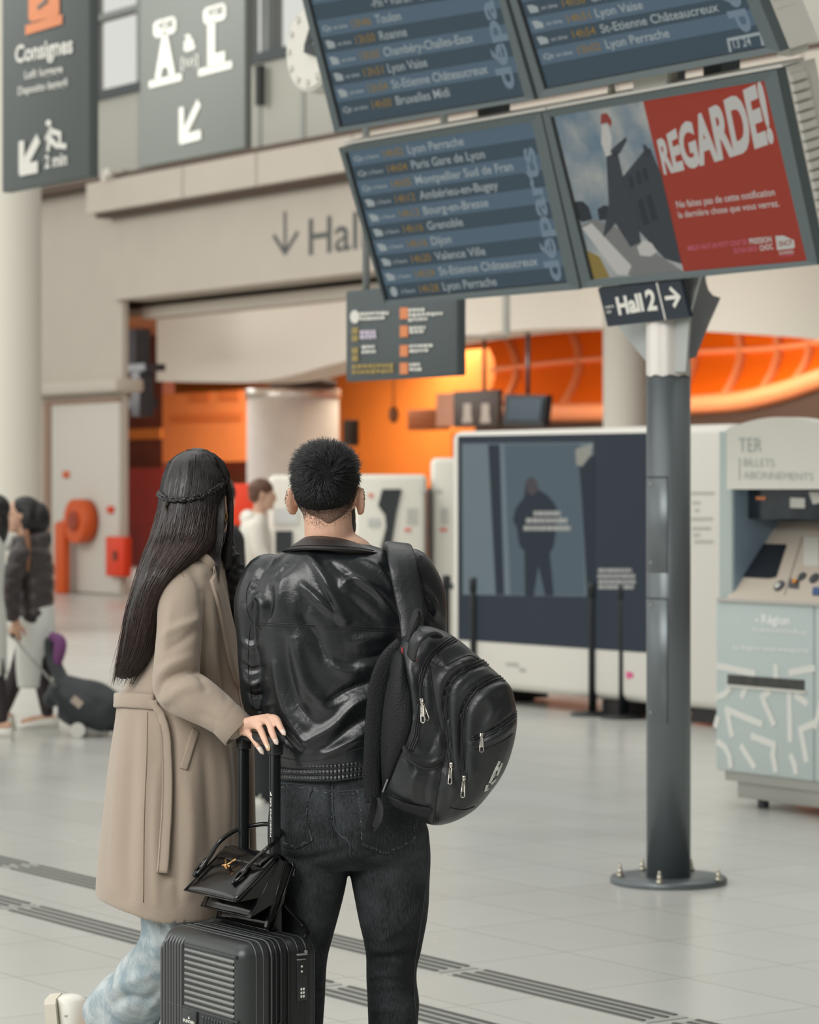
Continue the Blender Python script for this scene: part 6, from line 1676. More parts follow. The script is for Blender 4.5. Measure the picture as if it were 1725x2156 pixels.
limb(mb, [LW['hr'], LW['hr'].lerp(LW['kr'], .5), LW['kr'], LW['kr'].lerp(LW['ar'], .4), LW['ar']], [.072, .06, .046, .044, .034])
mb.tube([LW['ar'], LW['ar'] + V(-.03, 0, -.03), LW['ar'] + V(-.04, 0, -.13)], [.034, .036, .03], 12, round_ends=True)
me = voxel(mb, .0030, 2)
me.transform(Matrix.Translation(-gw)); woman = link('person', me, skin_w); woman.location = gw
tag(woman, 'woman in long beige coat with long dark hair, holding the suitcase handle', 'person')
eyes(hw_c, wl_look, woman, .93)
nail_m = M('nail_pale', (232, 214, 204), .2, spec=.7); nail_g = M('nail_patterned', (206, 150, 80), .2, spec=.7, rgb2=(232, 220, 200), var=(220, .5))
for k, fg in enumerate(HW):
    a, b = P(*fg[2]), P(*fg[3]); d = (b - a).normalized(); n = V(.12, -1, .45); n = (n - d * n.dot(d)).normalized(); x = d.cross(n)
    c = a.lerp(b, .78) + n * .0040; L0 = .0125; rings = []
    for t, w in ((-1, .45), (-.8, .8), (-.3, 1), (.2, .98), (.6, .8), (.9, .42), (1.05, .1)):
        p = c + d * L0 * t - n * .0012 * t * t; ww = .0056 * w
        rings.append([p + x * ww * math.cos(q) + n * (.0030 * w * math.sin(q) if math.sin(q) > 0 else .0012 * math.sin(q)) for q in np.linspace(0, 2 * math.pi, 13)[:-1]])
    build('nail', MB().loft(rings), nail_g if k == 1 else nail_m, woman)

# ---------------------------------------------------------------- coat
wool = M('beige_wool', (168, 153, 138), .92, spec=.2, var=(5, .05), bump=(420, .35, 'noise'), sheen=.25)
mb = MB()
rows = [(1160, 402, 458, YW, .075), (1174, 380, 466, YW, .125), (1190, 362, 472, YW, .165), (1215, 348, 478, YW, .19), (1260, 336, 486, YW, .20), (1320, 322, 494, YW, .20), (1390, 296, 503, YW, .195), (1450, 258, 511, YW, .185), (1476, 248, 515, YW, .18), (1520, 242, 519, YW, .19), (1600, 231, 522, YW, .205), (1700, 220, 524, YW, .222), (1800, 209, 526, YW, .238), (1862, 204, 528, YW, .245), (1880, 206, 528, YW, .245)]
rg = rings_px(rows, 72, 2.2, 4)
for i, r in enumerate(rg):
    k = max(0, (i / (len(rg) - 1) - .75) / .25)
    for j, p in enumerate(r):
        px = CX + p.x / p.y * F
        r[j] = p - Z * (.035 * k * max(0, min(1, (px - 215) / 120)))
mb.loft(rg)
mb.tube(*pxpath([(398, 1222, 6.63, .056), (384, 1262, 6.58, .058), (378, 1330, 6.55, .056), (372, 1400, 6.535, .055), (374, 1446, 6.525, .056), (408, 1468, 6.50, .053), (446, 1492, 6.485, .046), (474, 1513, 6.47, .041), (488, 1524, 6.466, .036)], 6), n=28, round_ends=True)
mb.tube(*pxpath([(426, 1225, YW + .12, .055), (432, 1330, YW + .15, .052), (438, 1430, YW + .16, .050), (440, 1540, YW + .14, .048), (438, 1610, YW + .12, .045)], 5), n=24, round_ends=True)
wm = voxel(mb, .0042, 7)
FW = [([(330, 1468), (340, 1438), (368, 1420), (402, 1412), (424, 1424)], 8, -.012), ([(336, 1418), (362, 1398), (400, 1384)], 10, .007), ([(345, 1482), (380, 1452), (424, 1444)], 12, .007), ([(342, 1340), (372, 1322), (412, 1306), (424, 1290)], 10, .007), ([(345, 1370), (380, 1352), (420, 1322)], 9, -.005), ([(360, 1270), (352, 1330), (342, 1380)], 10, .004),
      ([(428, 1250), (430, 1330), (424, 1410), (432, 1450)], 9, -.010), ([(448, 1230), (450, 1330), (462, 1440)], 8, .007), ([(462, 1330), (468, 1400), (478, 1470)], 8, -.007), ([(400, 1200), (418, 1220), (428, 1250)], 8, -.006), ([(392, 1186), (420, 1196), (440, 1214)], 8, .004),
      ([(420, 1500), (445, 1512), (470, 1536)], 8, -.003), ([(352, 1490), (360, 1560), (356, 1700), (352, 1850)], 12, -.012), ([(300, 1500), (306, 1600), (300, 1750), (296, 1900)], 14, .006), ([(262, 1500), (250, 1640), (244, 1780), (240, 1870)], 14, .006), ([(282, 1520), (276, 1660), (270, 1800), (272, 1890)], 12, -.006), ([(398, 1640), (404, 1760), (396, 1880)], 16, .008), ([(430, 1560), (440, 1680), (446, 1800)], 14, -.008), ([(468, 1540), (480, 1640), (482, 1780)], 12, .009), ([(496, 1560), (503, 1660), (500, 1780)], 8, -.010), ([(330, 1620), (326, 1760), (330, 1900)], 10, .005), ([(375, 1660), (370, 1780), (376, 1900)], 10, -.005)]
folds(wm, FW); rumple(wm, 6, .005, 5, (1, 1, .5))
coat = link('coat', wm, wool, woman)
wo = wloc(woman); wt = Shift(bvh(wm), wo)
def patch(name, pts, mat, parent, h=.004, tree=None, fb_=None, n=4, sub=True):
    tree = tree or wt
    cx, cy = sum(p[0] for p in pts) / len(pts), sum(p[1] for p in pts) / len(pts)
    ds = []
    for a, b in zip(pts, pts[1:] + pts[:1]):
        for k in range(n): ds.append((a[0] + (b[0] - a[0]) * k / n, a[1] + (b[1] - a[1]) * k / n))
    rings = []
    for t, o in ((1.0, -.002), (1.0, h * .7), (.95, h), (.6, h), (.2, h)):
        rings.append(drape(tree, [(cx + (x - cx) * t, cy + (y - cy) * t) for x, y in ds], o, 1, False, fallback=fb_ or YW)[0])
    return build(name, MB().loft(rings), mat, parent)
patch('pocket_flap', [(404, 1532), (418, 1540), (394, 1622), (379, 1617)], wool, coat, .005)
patch('lapel', [(446, 1192), (458, 1206), (474, 1262), (490, 1330), (500, 1400), (505, 1450), (494, 1440), (478, 1390), (462, 1310), (452, 1260), (441, 1222), (447, 1212)], wool, coat, .009)
# collar over the shoulder
mb = MB(); s = spline([(402, 1166, YW - .10), (428, 1174, YW - .13), (446, 1192, YW - .13), (456, 1214, YW - .10)], 6); mb.ribbon([P(*p) for p in s], [.012] * len(s), .005, V(.2, -.9, .4)); build('collar', mb, wool, coat)
mb = MB(); s = spline([(398, 1160, YW - .07), (388, 1166, YW), (400, 1160, YW + .08), (430, 1158, YW + .12)], 6); mb.ribbon([P(*p) for p in s], [.022] * len(s), .006, V(-.7, -.2, .5)); build('collar', mb, wool, coat)
# cuff: an open sleeve end
c0, c1 = P(476, 1514, 6.47), P(503, 1541, 6.462); ax = (c1 - c0).normalized(); x = ax.cross(V(0, 1, 0)).normalized(); y = ax.cross(x)
def cr(c, r, ry): return [c + x * r * math.cos(a) + y * ry * math.sin(a) for a in np.linspace(0, 2 * math.pi, 33)[:-1]]
mb = MB(); mb.loft([cr(c0 - ax * .02, .038, .038), cr(c0, .0425, .040), cr(c1, .0435, .040), cr(c1 + ax * .001, .0425, .039), cr(c1, .0385, .035), cr(c0, .035, .033)], caps=False); build('cuff', mb, wool, coat)
# belt loop across the back and the loose belt end
mb = MB(); ps, ns = drape(wt, [(246, 1475), (262, 1474), (285, 1475), (305, 1476), (326, 1478)], .005, 4, fallback=YW)
ps = [P(243, 1474, YW + .03)] + ps; ns = [V(-1, -.3, 0)] + ns
mb.ribbon(ps, .0178, .004, ns); build('belt', mb, wool, coat)
mb = MB(); path = [(324, 1474), (332, 1490), (341, 1512), (347, 1550), (348, 1620), (346, 1700), (342, 1780), (338, 1838)]
ps, ns = drape(wt, path, .011, 5); w = np.interp(np.linspace(0, 1, len(ps)), [0, .12, .3, .6, 1], [.010, .008, .0085, .0125, .0138])
mb.ribbon(ps, list(w), .0028, [V(-.25, -1, .1)] * len(ps)); tail = build('belt_end', mb, wool, coat)
mb = MB(); 
for pts, r in (([(311, 1500), (309, 1600), (304, 1720), (302, 1900)], .0013), ([(388, 1215), (372, 1196), (356, 1204)], .001), ([(500, 1450), (510, 1500)], .001), ([(482, 1512), (497, 1530), (503, 1545)], .0008)): seam(mb, wt, pts, r, .0002)
for q in (-1, 1):
    ps2 = [p + V(.0095 * q, -.0032, 0) for p in ps[12:]]
    if len(ps2) > 2: mb.tube(ps2, .0006, 4)
build('seam', mb, M('wool_seam', (134, 112, 96), .9), coat)
# front edge of the coat seen past the suitcase pole, dark blouse in the opening
mb = MB(); s = spline([(500, 1400, YW + .02), (514, 1470, YW + .01), (524, 1560, YW), (527, 1680, YW), (530, 1790, YW)], 6); mb.ribbon([P(*p) for p in s], [.012] * len(s), .008, V(.6, -.8, 0)); build('front_edge', mb, wool, coat)
mb = MB(); mb.tube(*pxpath([(472, 1172, YW + .0, .034), (489, 1228, YW + .0, .038), (500, 1285, YW + .0, .036), (507, 1350, YW + .02, .028)]), n=16, round_ends=True); rf = voxel(mb, .004, 3); rumple(rf, 60, .012, 3); link('blouse', rf, M('blouse_black', (30, 30, 33), .6), woman)
mb = MB(); mb.tube(*pxpath([(462, 1150, YW + .05, .04), (466, 1190, YW + .05, .04)]), n=16, round_ends=True); build('blouse', mb, M('blouse_black', (30, 30, 33), .6), woman)

# ---------------------------------------------------------------- pale wide jeans and white trainers
lden = bpy.data.materials.new('pale_denim'); lden.use_nodes = True; denim_nodes(lden, (142, 158, 166), (196, 203, 203), 20, .36, .68)
mb = MB()
limb(mb, [P(392, 1700, 6.66), P(372, 1860, 6.62), P(372, 1965, 6.62), P(352, 2018, 6.67), P(312, 2066, 6.75), P(276, 2108, 6.83)], [.09, .088, .082, .078, .078, .074], 6, 28)
limb(mb, [P(432, 1700, YW + .06), P(432, 1900, YW + .05), P(432, 2100, YW + .05), P(430, 2300, YW + .06), P(430, 2432, YW + .06)], [.095, .088, .085, .09, .095], 5, 28)
wj = voxel(mb, .0045, 5)
folds(wj, [([(330, 1930), (345, 1955), (360, 1990)], 9, -.008), ([(310, 1940), (325, 1975), (330, 2010)], 8, .006), ([(230, 2120), (270, 2100), (310, 2105), (336, 2085)], 10, -.009), ([(220, 2090), (262, 2070), (320, 2050)], 12, .006), ([(300, 2150), (320, 2120), (336, 2100)], 9, .006)]); rumple(wj, 11, .006, 31)
wjo = link('jeans', wj, lden, woman)
ca, cd = P(276, 2108, 6.83), (P(276, 2108, 6.83) - P(312, 2066, 6.75)).normalized(); x = cd.orthogonal().normalized(); y = cd.cross(x)
def cr2(c, r): return [c + (x * math.cos(a) + y * math.sin(a)) * r * (1 + .03 * math.sin(5 * a)) for a in np.linspace(0, 2 * math.pi, 41)[:-1]]
e = ca + cd * .092
mb = MB(); mb.loft([cr2(e - cd * .105, .070), cr2(e - cd * .092, .082), cr2(e - cd * .07, .0875), cr2(e - cd * .03, .088), cr2(e - cd * .004, .0885), cr2(e, .087), cr2(e - cd * .002, .083), cr2(e - cd * .03, .078)], caps=False); build('trouser_cuff', mb, lden, wjo)
wt_m = M('trainer_white', (230, 228, 218), .5, var=(30, .05))
a_ = P(183, 2158, 6.95)
sh = shoe('shoe', a_ + V(0, 0, 0), (.10, .05, -1), wt_m, M('trainer_sole', (214, 208, 192), .7), woman, 1.0, (1, -.1, .1))
mb = MB()
for t in (-.03, .012): mb.tube([a_ + V(-.062 + .04 * abs(math.sin(q)), -.044 * math.cos(q), -t + .0) for q in np.linspace(.3, 2.84, 9)], .0022, 6)
build('shoe_seam', mb, M('trainer_seam', (190, 186, 172), .6), sh)
shoe('shoe', V(LW['al'].x, LW['al'].y, .09), (1, .3, 0), wt_m, M('trainer_sole', (214, 208, 192), .7), woman, .98)

# ---------------------------------------------------------------- long dark hair with a braid
hair_w = M('hair_dark_brown', (34, 28, 29), .40, spec=.5)
hair_w2 = M('hair_brown_ends', (64, 50, 46), .42, spec=.5)
HR = [(943, 406, 424, 6.75, .012), (948, 396, 434, 6.75, .038), (956, 378, 450, 6.75, .065), (972, 358, 468, 6.75, .088), (1000, 346, 481, 6.745, .104), (1030, 340, 480, 6.74, .112), (1060, 337, 469, 6.735, .114), (1095, 330, 466, 6.725, .112), (1135, 318, 462, 6.705, .105), (1165, 306, 440, 6.685, .115), (1195, 297, 404, 6.665, .120), (1235, 285, 366, 6.645, .105), (1280, 272, 346, 6.635, .085), (1330, 262, 337, 6.63, .068), (1370, 255, 326, 6.625, .052), (1400, 249, 306, 6.62, .034), (1428, 243, 280, 6.62, .012)]
mb = MB(); mb.loft(rings_px(HR, 48, 2.0, 4)); hm = voxel(mb, .0045, 5)
a, nr = getv(hm); hx, hy = topx(a)
# comb lines along the fall of the hair
cen = np.interp(hy, [h[0] for h in HR], [(h[1] + h[2]) / 2 for h in HR]); wid = np.interp(hy, [h[0] for h in HR], [(h[2] - h[1]) / 2 for h in HR])
fr = (hx - cen) / wid
g = np.sin(fr * 34 + 2 * np.sin(hy / 60.0)) * .0016 + np.sin(fr * 83 + hy / 25.0) * .0009 + np.sin(fr * 13) * .002
setv(hm, a + nr * (g * np.clip((hy - 960) / 60, 0, 1))[:, None])
hair = link('hair', hm, hair_w, woman)
ys = np.array([h[0] for h in HR], float); XL = np.array([h[1] for h in HR], float); XR = np.array([h[2] for h in HR], float); YY = np.array([h[3] for h in HR]); DD = np.array([h[4] for h in HR])
def lock(mb, f, y0, y1, r, lift, wob, n=16, spread=0.0):
    ph = rng.uniform(0, 6.28); pts = []
    for i in range(n + 1):
        y = y0 + (y1 - y0) * i / n; yy = min(y, ys[-1])
        xl, xr, Y, d = (np.interp(yy, ys, q) for q in (XL, XR, YY, DD))
        ff = f + wob * math.sin(ph + y / 45.0) + spread * (i / n) ** 2; ff = max(-.12, min(1.12, ff))
        xc, hw = (xl + xr) / 2, (xr - xl) / 2
        an = math.pi * min(max(ff, 0), 1)
        ext = max(0, y - ys[-1]); lo = ff if ff < 0 else (ff - 1 if ff > 1 else 0)
        X = xc - (hw + lift * 900) * math.cos(an) + lo * hw * 2 - ext * .25
        pts.append(P(X, y, Y - (d + lift) * math.sin(an) - .0))
    mb.tube(pts, [r * (.9 - .65 * (i / n) ** 2) for i in range(n + 1)], 3, False)
mb = MB(); mb2 = MB()
for _ in range(1500): lock(mb, rng.uniform(0, 1), rng.uniform(946, 1000), rng.uniform(1150, 1400), .0011, rng.uniform(.000, .004), rng.uniform(0, .012), 16)
for _ in range(900): lock(mb2, rng.uniform(0, 1), rng.uniform(1060, 1160), rng.uniform(1290, 1446) , .0010, rng.uniform(.001, .006), rng.uniform(0, .02), 14, rng.normal(0, .04))
for _ in range(70): lock(mb2, rng.uniform(-.04, 1.02), rng.uniform(1150, 1300), rng.uniform(1410, 1448), .0006, rng.uniform(.003, .010), rng.uniform(.01, .05), 14, rng.normal(-.02, .12))
build('hair_lock', mb, hair_w, hair); build('hair_lock', mb2, hair_w2, hair)
# front locks falling beside the face
mb = MB()
for _ in range(260):
    j = rng.normal(0, 4); q = rng.uniform(0, 1); yy = rng.uniform(1150, 1200)
    dY = rng.uniform(-.05, .05)
    pts = [(452 + j * .4 + 8 * q, 962 + 10 * q, YW - .03 + dY), (474 + j * .7, 1005, YW - .02 + dY), (486 + j * .6 - 4 * q, 1050, YW - .0 + dY), (488 + j * .5 - 5 * q, 1100, YW - .02 + dY), (481 + j - 6 * q, yy, YW - .04 + dY)]
    s = spline(pts, 4); mb.tube([P(*p) for p in s], [.0011 * (1 - .7 * i / len(s)) for i in range(len(s))], 3, False)
for _ in range(60):
    j = rng.normal(0, 3); e = rng.uniform(1200, 1320)
    pts = [(470 + j, 1090, YW - .05), (463 + j, 1140, YW - .09), (455 + j * 1.5, 1190, YW - .13), (448 + j * 2, e, YW - .15)]
    s = spline(pts, 5); mb.tube([P(*p) for p in s], [.0008 * (1 - .7 * i / len(s)) for i in range(len(s))], 3, False)
for _ in range(50):
    j = rng.normal(0, 5); e = rng.uniform(1150, 1180)
    pts = [(468 + j * .4, 1020, YW - .06), (466 + j * .6, 1080, YW - .09), (462 + j, 1130, YW - .10), (455 + j, e, YW - .11)]
    s = spline(pts, 4); mb.tube([P(*p) for p in s], [.0012 * (1 - .7 * i / len(s)) for i in range(len(s))], 3, False)
build('front_lock', mb, hair_w, hair)
ht = Shift(bvh(hm), wo)
ps, ns = drape(ht, [(339, 1040), (348, 1049), (362, 1053), (385, 1053), (410, 1049), (434, 1040), (456, 1026), (470, 1010)], .0065, 12)
mb = MB()
for k in range(3):
    q = []
    for i, (p, n) in enumerate(zip(ps, ns)):
        t = (ps[min(i + 1, len(ps) - 1)] - ps[max(i - 1, 0)]).normalized(); b = t.cross(n); an = i * .55 + k * 2.094
        q.append(p + b * .0042 * math.sin(an) + n * .0028 * math.sin(2 * an))
    mb.tube(q, .0036, 8)
build('braid', mb, M('braid_black', (28, 25, 27), .35), hair)
ps2, ns2 = drape(ht, [(351, 1050), (356, 1058), (350, 1066), (354, 1074)], .004, 4); mb = MB(); mb.tube(ps2, [.006, .007, .0065, .006, .0055, .005, .0045, .004, .0035, .003, .0025, .002, .002][:len(ps2)], 8); build('hair_tie', mb, M('hair_tie_brown', (78, 66, 56), .6, bump=(300, .8, 'wave')), hair)
f2, r2, u2, m2 = frame(wl_look); e = P(475, 1086, YW - .06)
mb = MB(); mb.tube([e + V(.004 * math.sin(a) * 1.0, .004 * math.cos(a), .009 * math.cos(a)) for a in np.linspace(0, 6.28, 17)], .0016, 6); mb.ell(e - Z * .012, .0034, .0034, .004); build('earring', mb, M('earring_gold', (214, 176, 110), .2, .9), woman)

# ================================================================== SUITCASE
case_m = M('case_charcoal', (66, 69, 70), .34, .4, spec=.5, bump=(500, .12, 'noise'))
case_d = M('case_black', (28, 30, 31), .35, bump=(400, .1, 'noise'))
ztop_c = .668
N0 = hit(507, 1990, V(0, 0, ztop_c), Z); N0.z = 0                    # near top corner
CWd, CDp = .352, .205
def cp(s, w, z): return N0 + U * s + BK * w + Z * z                   # s along the broad face to the left, w depth, z up
cctr = cp(CWd / 2, CDp / 2, 0)
case = thing('suitcase', cctr, 'charcoal ribbed cabin suitcase with raised handle in front of the couple', 'suitcase')
z0c = .055
def cbox(mb, s0, s1, w0, w1, z0, z1, bev=0, seg=3): return mb.box(cp((s0 + s1) / 2, (w0 + w1) / 2, (z0 + z1) / 2), U * ((s1 - s0) / 2), BK * ((w1 - w0) / 2), Z * ((z1 - z0) / 2), bev, 0, seg)
half = CDp / 2
mb = MB(); cbox(mb, 0, CWd, 0, half - .006, z0c, ztop_c, .036, 6); front = build('front_shell', mb, case_m, case)
mb = MB(); cbox(mb, 0, CWd, half + .006, CDp, z0c, ztop_c, .036, 6); back = build('rear_shell', mb, case_d, case)
mb = MB(); cbox(mb, .003, CWd - .003, half - .045, half + .045, z0c + .003, ztop_c - .003, .03, 5); build('zip_band', mb, M('case_zip_tape', (24, 25, 26), .6), case)
def rrect(w, ins, r=.034, n=8):
    pts = []
    s0, s1, z0, z1 = ins, CWd - ins, z0c + ins, ztop_c - ins
    for (cx, cz, a0) in ((s1 - r, z1 - r, 0), (s0 + r, z1 - r, 90), (s0 + r, z0 + r, 180), (s1 - r, z0 + r, 270)):
        for k in range(n + 1):
            a = math.radians(a0 + 90 * k / n); pts.append(cp(cx + r * math.cos(a), w, cz + r * math.sin(a)))
    return pts + pts[:1]
mb = MB(); mb.tube(rrect(half, -.0005), .0028, 6); mb.tube(rrect(half - .012, .000), .0022, 6); build('zip_teeth', mb, zipr, case)
mb = MB()
for w in (.040, .058, half - .024): mb.tube(rrect(w, .0004, .036), .0022, 6)
build('shell_groove', mb, M('case_groove', (84, 86, 87), .35, .3), front)
mb = MB()
for w in (half + .02, half + .045, half + .066): mb.tube(rrect(w, .0004, .036), .0024, 6)
build('shell_groove', mb, case_d, back)
rib_m = M('case_rib_sheen', (132, 134, 132), .36, .45, bump=(500, .1, 'noise'))
mb = MB(); cbox(mb, .030, CWd - .034, -.0012, .003, .09, ztop_c - .036); build('rib_shade', mb, case_d, front)  # dark plate paints the shade between the ribs
# ribs: upright on the left, level on the right; lighter greys paint their sheen
mb = MB(); pitch = .0125
for k in range(8):
    s = CWd - .014 - k * pitch
    top = ztop_c - .012 if k > 1 else ztop_c - .030 + .012 * k
    path = [cp(s, -.0005, .34)] + [cp(s, -.0005, top - .028)] + [cp(s, -.001 + .026 * (1 - math.cos(a)), top - .028 + .028 * math.sin(a)) for a in np.linspace(.2, 1.57, 7)]
    mb.tube(path, .0044, 8, flat=1, round_ends=True)
    mb.tube([cp(s, -.0005, .10), cp(s, -.0005, .335)], .0044, 8, round_ends=True)
build('upright_rib', mb, M('case_rib_dark', (92, 94, 95), .36, .45), front)
mb = MB(); z = ztop_c - .040; zlo = .505
while z > zlo:
    a0, a1 = .020, CWd - .014 - 8 * pitch - .004
    mb.tube([cp(a1, .0005, z), cp(a0 + .02, .0005, z), cp(a0 + .010, .0005, z)], [.0044, .0047, .0044], 8, round_ends=True)
    z -= .0132
build('level_rib', mb, rib_m, front)
mb = MB(); cbox(mb, .018, CWd - .014 - 8 * pitch - .002, -.0035, .004, ztop_c - .033, ztop_c - .026, .002, 2); cbox(mb, .012, CWd - .012, -.003, .004, zlo - .008, zlo - .003, .0015, 2); build('rib_frame', mb, case_m, front)
mb = MB(); s = .03
while s < CWd - .12 - .07:
    mb.tube([cp(s, -.0003, .10), cp(s, -.0003, zlo - .016)], .0048, 8, round_ends=True); s += pitch
build('lower_rib', mb, case_m, front)
sb = CWd - .014 - 8 * pitch
mb = MB(); cbox(mb, sb - .058, sb + .004, -.006, .002, zlo - .052, zlo - .006, .003, 2); build('badge', mb, M('badge_black', (40, 43, 45), .4), front)
mb = MB(); b0 = cp(sb - .002, -.0066, zlo - .036); text_on(mb, 'SPLENDEEN', b0, b0 - U * .050, b0 + Z * .0062, V(0, 0, 0), 0, .03)
mb.prism([b0 - U * .022 + Z * .009, b0 - U * .030 + Z * .009, b0 - U * .026 + Z * .015], BK * .0006); build('badge_lettering', mb, lett, front)
# lock on the narrow side (faces R): at s = 0
def sbox(mb, w0, w1, z0, z1, th, bev=.001): return mb.box(cp(-th / 2, (w0 + w1) / 2, (z0 + z1) / 2), U * (th / 2 + .001), BK * ((w1 - w0) / 2), Z * ((z1 - z0) / 2), bev, 0, 2)
wl0 = half + .040
mb = MB(); sbox(mb, wl0, wl0 + .026, ztop_c - .135, ztop_c - .045, .003); build('lock_plate', mb, M('lock_black', (36, 38, 39), .4), back)
mb = MB()
for k in range(3):
    for j in range(2): sbox(mb, wl0 + .008 + j * .006, wl0 + .012 + j * .006, ztop_c - .112 - k * .008, ztop_c - .107 - k * .008, .0045, .0005)
for k in range(2): sbox(mb, wl0 + .009, wl0 + .013, ztop_c - .062 - k * .011, ztop_c - .058 - k * .011, .0045, .0005)
build('lock_digit', mb, lett, back)
mb = MB(); sbox(mb, wl0, wl0 + .026, ztop_c - .036, ztop_c - .032, .004); sbox(mb, wl0 + .020, wl0 + .026, ztop_c - .032, ztop_c - .026, .004); sbox(mb, wl0, wl0 + .022, ztop_c - .046, ztop_c - .0435, .004); build('lock_slide', mb, M('lock_grey', (150, 152, 150), .35, .5), back)
mb = MB(); mb.tube([cp(-.004, half - .004, ztop_c - .18), cp(-.007, half - .003, ztop_c - .20), cp(-.006, half - .003, ztop_c - .225)], [.004, .005, .003], 8, round_ends=True); build('zip_pull', mb, case_d, case)
for s_ in (.045, CWd - .045):
    for w_ in (.04, CDp - .04):
        c = cp(s_, w_, 0)
        mb = MB(); mb.cyl(c + U * .008 + Z * .025, c + U * .022 + Z * .025, .025, 20); mb.cyl(c - U * .022 + Z * .025, c - U * .008 + Z * .025, .025, 20); mb.box(c + Z * .046, U * .012, BK * .012, Z * .016, .003); build('wheel', mb, case_d, case)
# telescopic handle
pole_m = M('pole_black', (38, 41, 43), .32, .5)
h1 = Plane(cp(0, CDp - .028, 0), -BK)
pL, pR = h1(513, 1780), h1(579.5, 1780)
def sOf(p): return (p - N0).dot(U)
sL, sR = sOf(pL), sOf(pR); wP = CDp - .028
zgL, zgR = h1(513, 1574).z, h1(579, 1586).z
for i, s_ in enumerate((sL, sR)):
    zt_ = (zgL, zgR)[i]
    mb = MB(); mb.box(cp(s_, wP, (ztop_c - .05 + zt_) / 2), U * .0082, BK * .0105, Z * ((zt_ - ztop_c + .05) / 2), .003, 0, 2); pl_ = build('handle_pole', mb, pole_m, case)
    mb = MB(); mb.box(cp(s_ + .0045, wP - .0105, (ztop_c + zt_) / 2), U * .0015, BK * .001, Z * ((zt_ - ztop_c) / 2)); build('pole_groove', mb, M('pole_groove', (70, 74, 76), .3, .5), pl_)
    if i == 1:
        a = cp(s_ + .0035, wP - .0112, .875); mb = MB(); b = a + Z * .088
        text_on(mb, 'SPLENDEEN', b, a, b - U * .0052, V(0, 0, 0), 0, .03); mb.prism([b + Z * .004, b + Z * .014, b + Z * .004 - U * .008], BK * .0004); build('pole_lettering', mb, lett, pl_)
    mb = MB(); mb.box(cp(s_, wP, ztop_c + .035), U * .0105, BK * .013, Z * .052, .003, 0, 2); build('pole_sleeve', mb, case_d, case)
    mb = MB(); mb.box(cp(s_, wP, zt_ + .012), U * .0135, BK * .014, Z * .016, .004, 0, 3); mb.cyl(cp(s_, wP - .0142, zt_ + .004), cp(s_, wP - .0152, zt_ + .004), .0022, 10); build('handle_joint', mb, case_d, case)
zg = (zgL + zgR) / 2
mb = MB(); mid = [(sL + .004, zgL + .016), (sL - .004, zgL + .024), (sL - .02, zgL + .027), ((sL + sR) / 2, (zgL + zgR) / 2 + .028), (sR + .02, zgR + .026), (sR + .004, zgR + .022), (sR - .003, zgR + .014)]
mb.tube([cp(a, wP, b) for a, b in mid], [.010, .0125, .0125, .0125, .0125, .0125, .010], 16, round_ends=True)
build('handle_grip', mb, case_d, case)

# ================================================================== HANDBAG on the suitcase
patent = bpy.data.materials.new('black_box_leather'); patent.use_nodes = True; leather_nodes(patent, (18, 18, 19), .12, .2, .06, .05)
gold = M('clasp_gold', (216, 164, 112), .2, .9)
B3R = hit(566, 1959, V(0, 0, ztop_c + .004), Z)
EP = Plane(B3R, R)                                                       # plane of the bag's right end
def e2(px, py): return EP(px, py)
e_T = e2(606, 1806); e_TF = e2(566, 1798); e_B1 = e2(492, 1898); e_B2 = e2(527, 1932); e_BK = e2(618, 1826); e_Bk2 = e2(600, 1900)
LB = .215
bag = thing('handbag', B3R + U * LB / 2, 'glossy black leather handbag with gold clasp resting on the suitcase top', 'handbag')
def panel_loft(name, prof, mat, inset=.0, bulge=.0, th=.004, parent=bag, n=14):
    """a sheet following profile points (in the end plane) and spanning the bag's width"""
    mb = MB(); rings = []
    pr = [np.array(q) for q in prof]
    m = len(pr)
    nrm = []
    for i in range(m):
        t = pr[min(i + 1, m - 1)] - pr[max(i - 1, 0)]; t = Vector(t).normalized(); nrm.append(t.cross(R).normalized())
    for j in range(n + 1):
        f = j / n; k = 1 - abs(2 * f - 1) ** 4
        rings.append([Vector(p) + U * (inset + (LB - 2 * inset) * f) + q * (bulge * k * math.sin(math.pi * i / (m - 1))) for i, (p, q) in enumerate(zip(pr, nrm))])
    o = [[p + q * th for p, q in zip(r, nrm)] for r in rings]
    full = [r + oo[::-1] for r, oo in zip(rings, o)]
    mb.loft(full); return build(name, mb, mat, parent)
def sp3(pts, n=6): return [tuple(p) for p in spline([tuple(q) for q in pts], n)]
t0, t1, t2 = e2(586, 1801), e2(600, 1812), e2(612, 1824)
# three fanned compartments, each a wedge with soft sides
def wedge(name, a, b, c, dd, ins, bul):
    """a-b front sheet top to bottom, c-dd rear sheet top to bottom"""
    mb = MB(); rings = []
    for j in range(17):
        f = j / 16; k = 1 - abs(2 * f - 1) ** 3
        up1 = [a.lerp(b, t) for t in np.linspace(0, 1, 9)]; up2 = [dd.lerp(c, t) for t in np.linspace(0, 1, 9)]
        n1 = (b - a).normalized().cross(R); n2 = (c - dd).normalized().cross(R)
        r = [p + n1 * bul * k * math.sin(math.pi * i / 8) for i, p in enumerate(up1)] + [p + n2 * bul * .6 * k * math.sin(math.pi * i / 8) for i, p in enumerate(up2)]
        rings.append([p + U * (ins + (LB - 2 * ins) * f) for p in r])
    mb.loft(rings); return build(name, mb, patent, bag)
v12 = e2(560, 1850); v23 = e2(585, 1870)
wedge('front_compartment', e2(582, 1803), e2(492, 1898), e2(590, 1806), e2(503, 1902), 0, .010)
wedge('middle_compartment', e2(590, 1806), e2(528, 1932), e2(601, 1812), e2(538, 1937), .006, .004)
wedge('rear_compartment', e2(601, 1812), e2(561, 1958), e2(617, 1822), e2(574, 1957), 0, -.006)
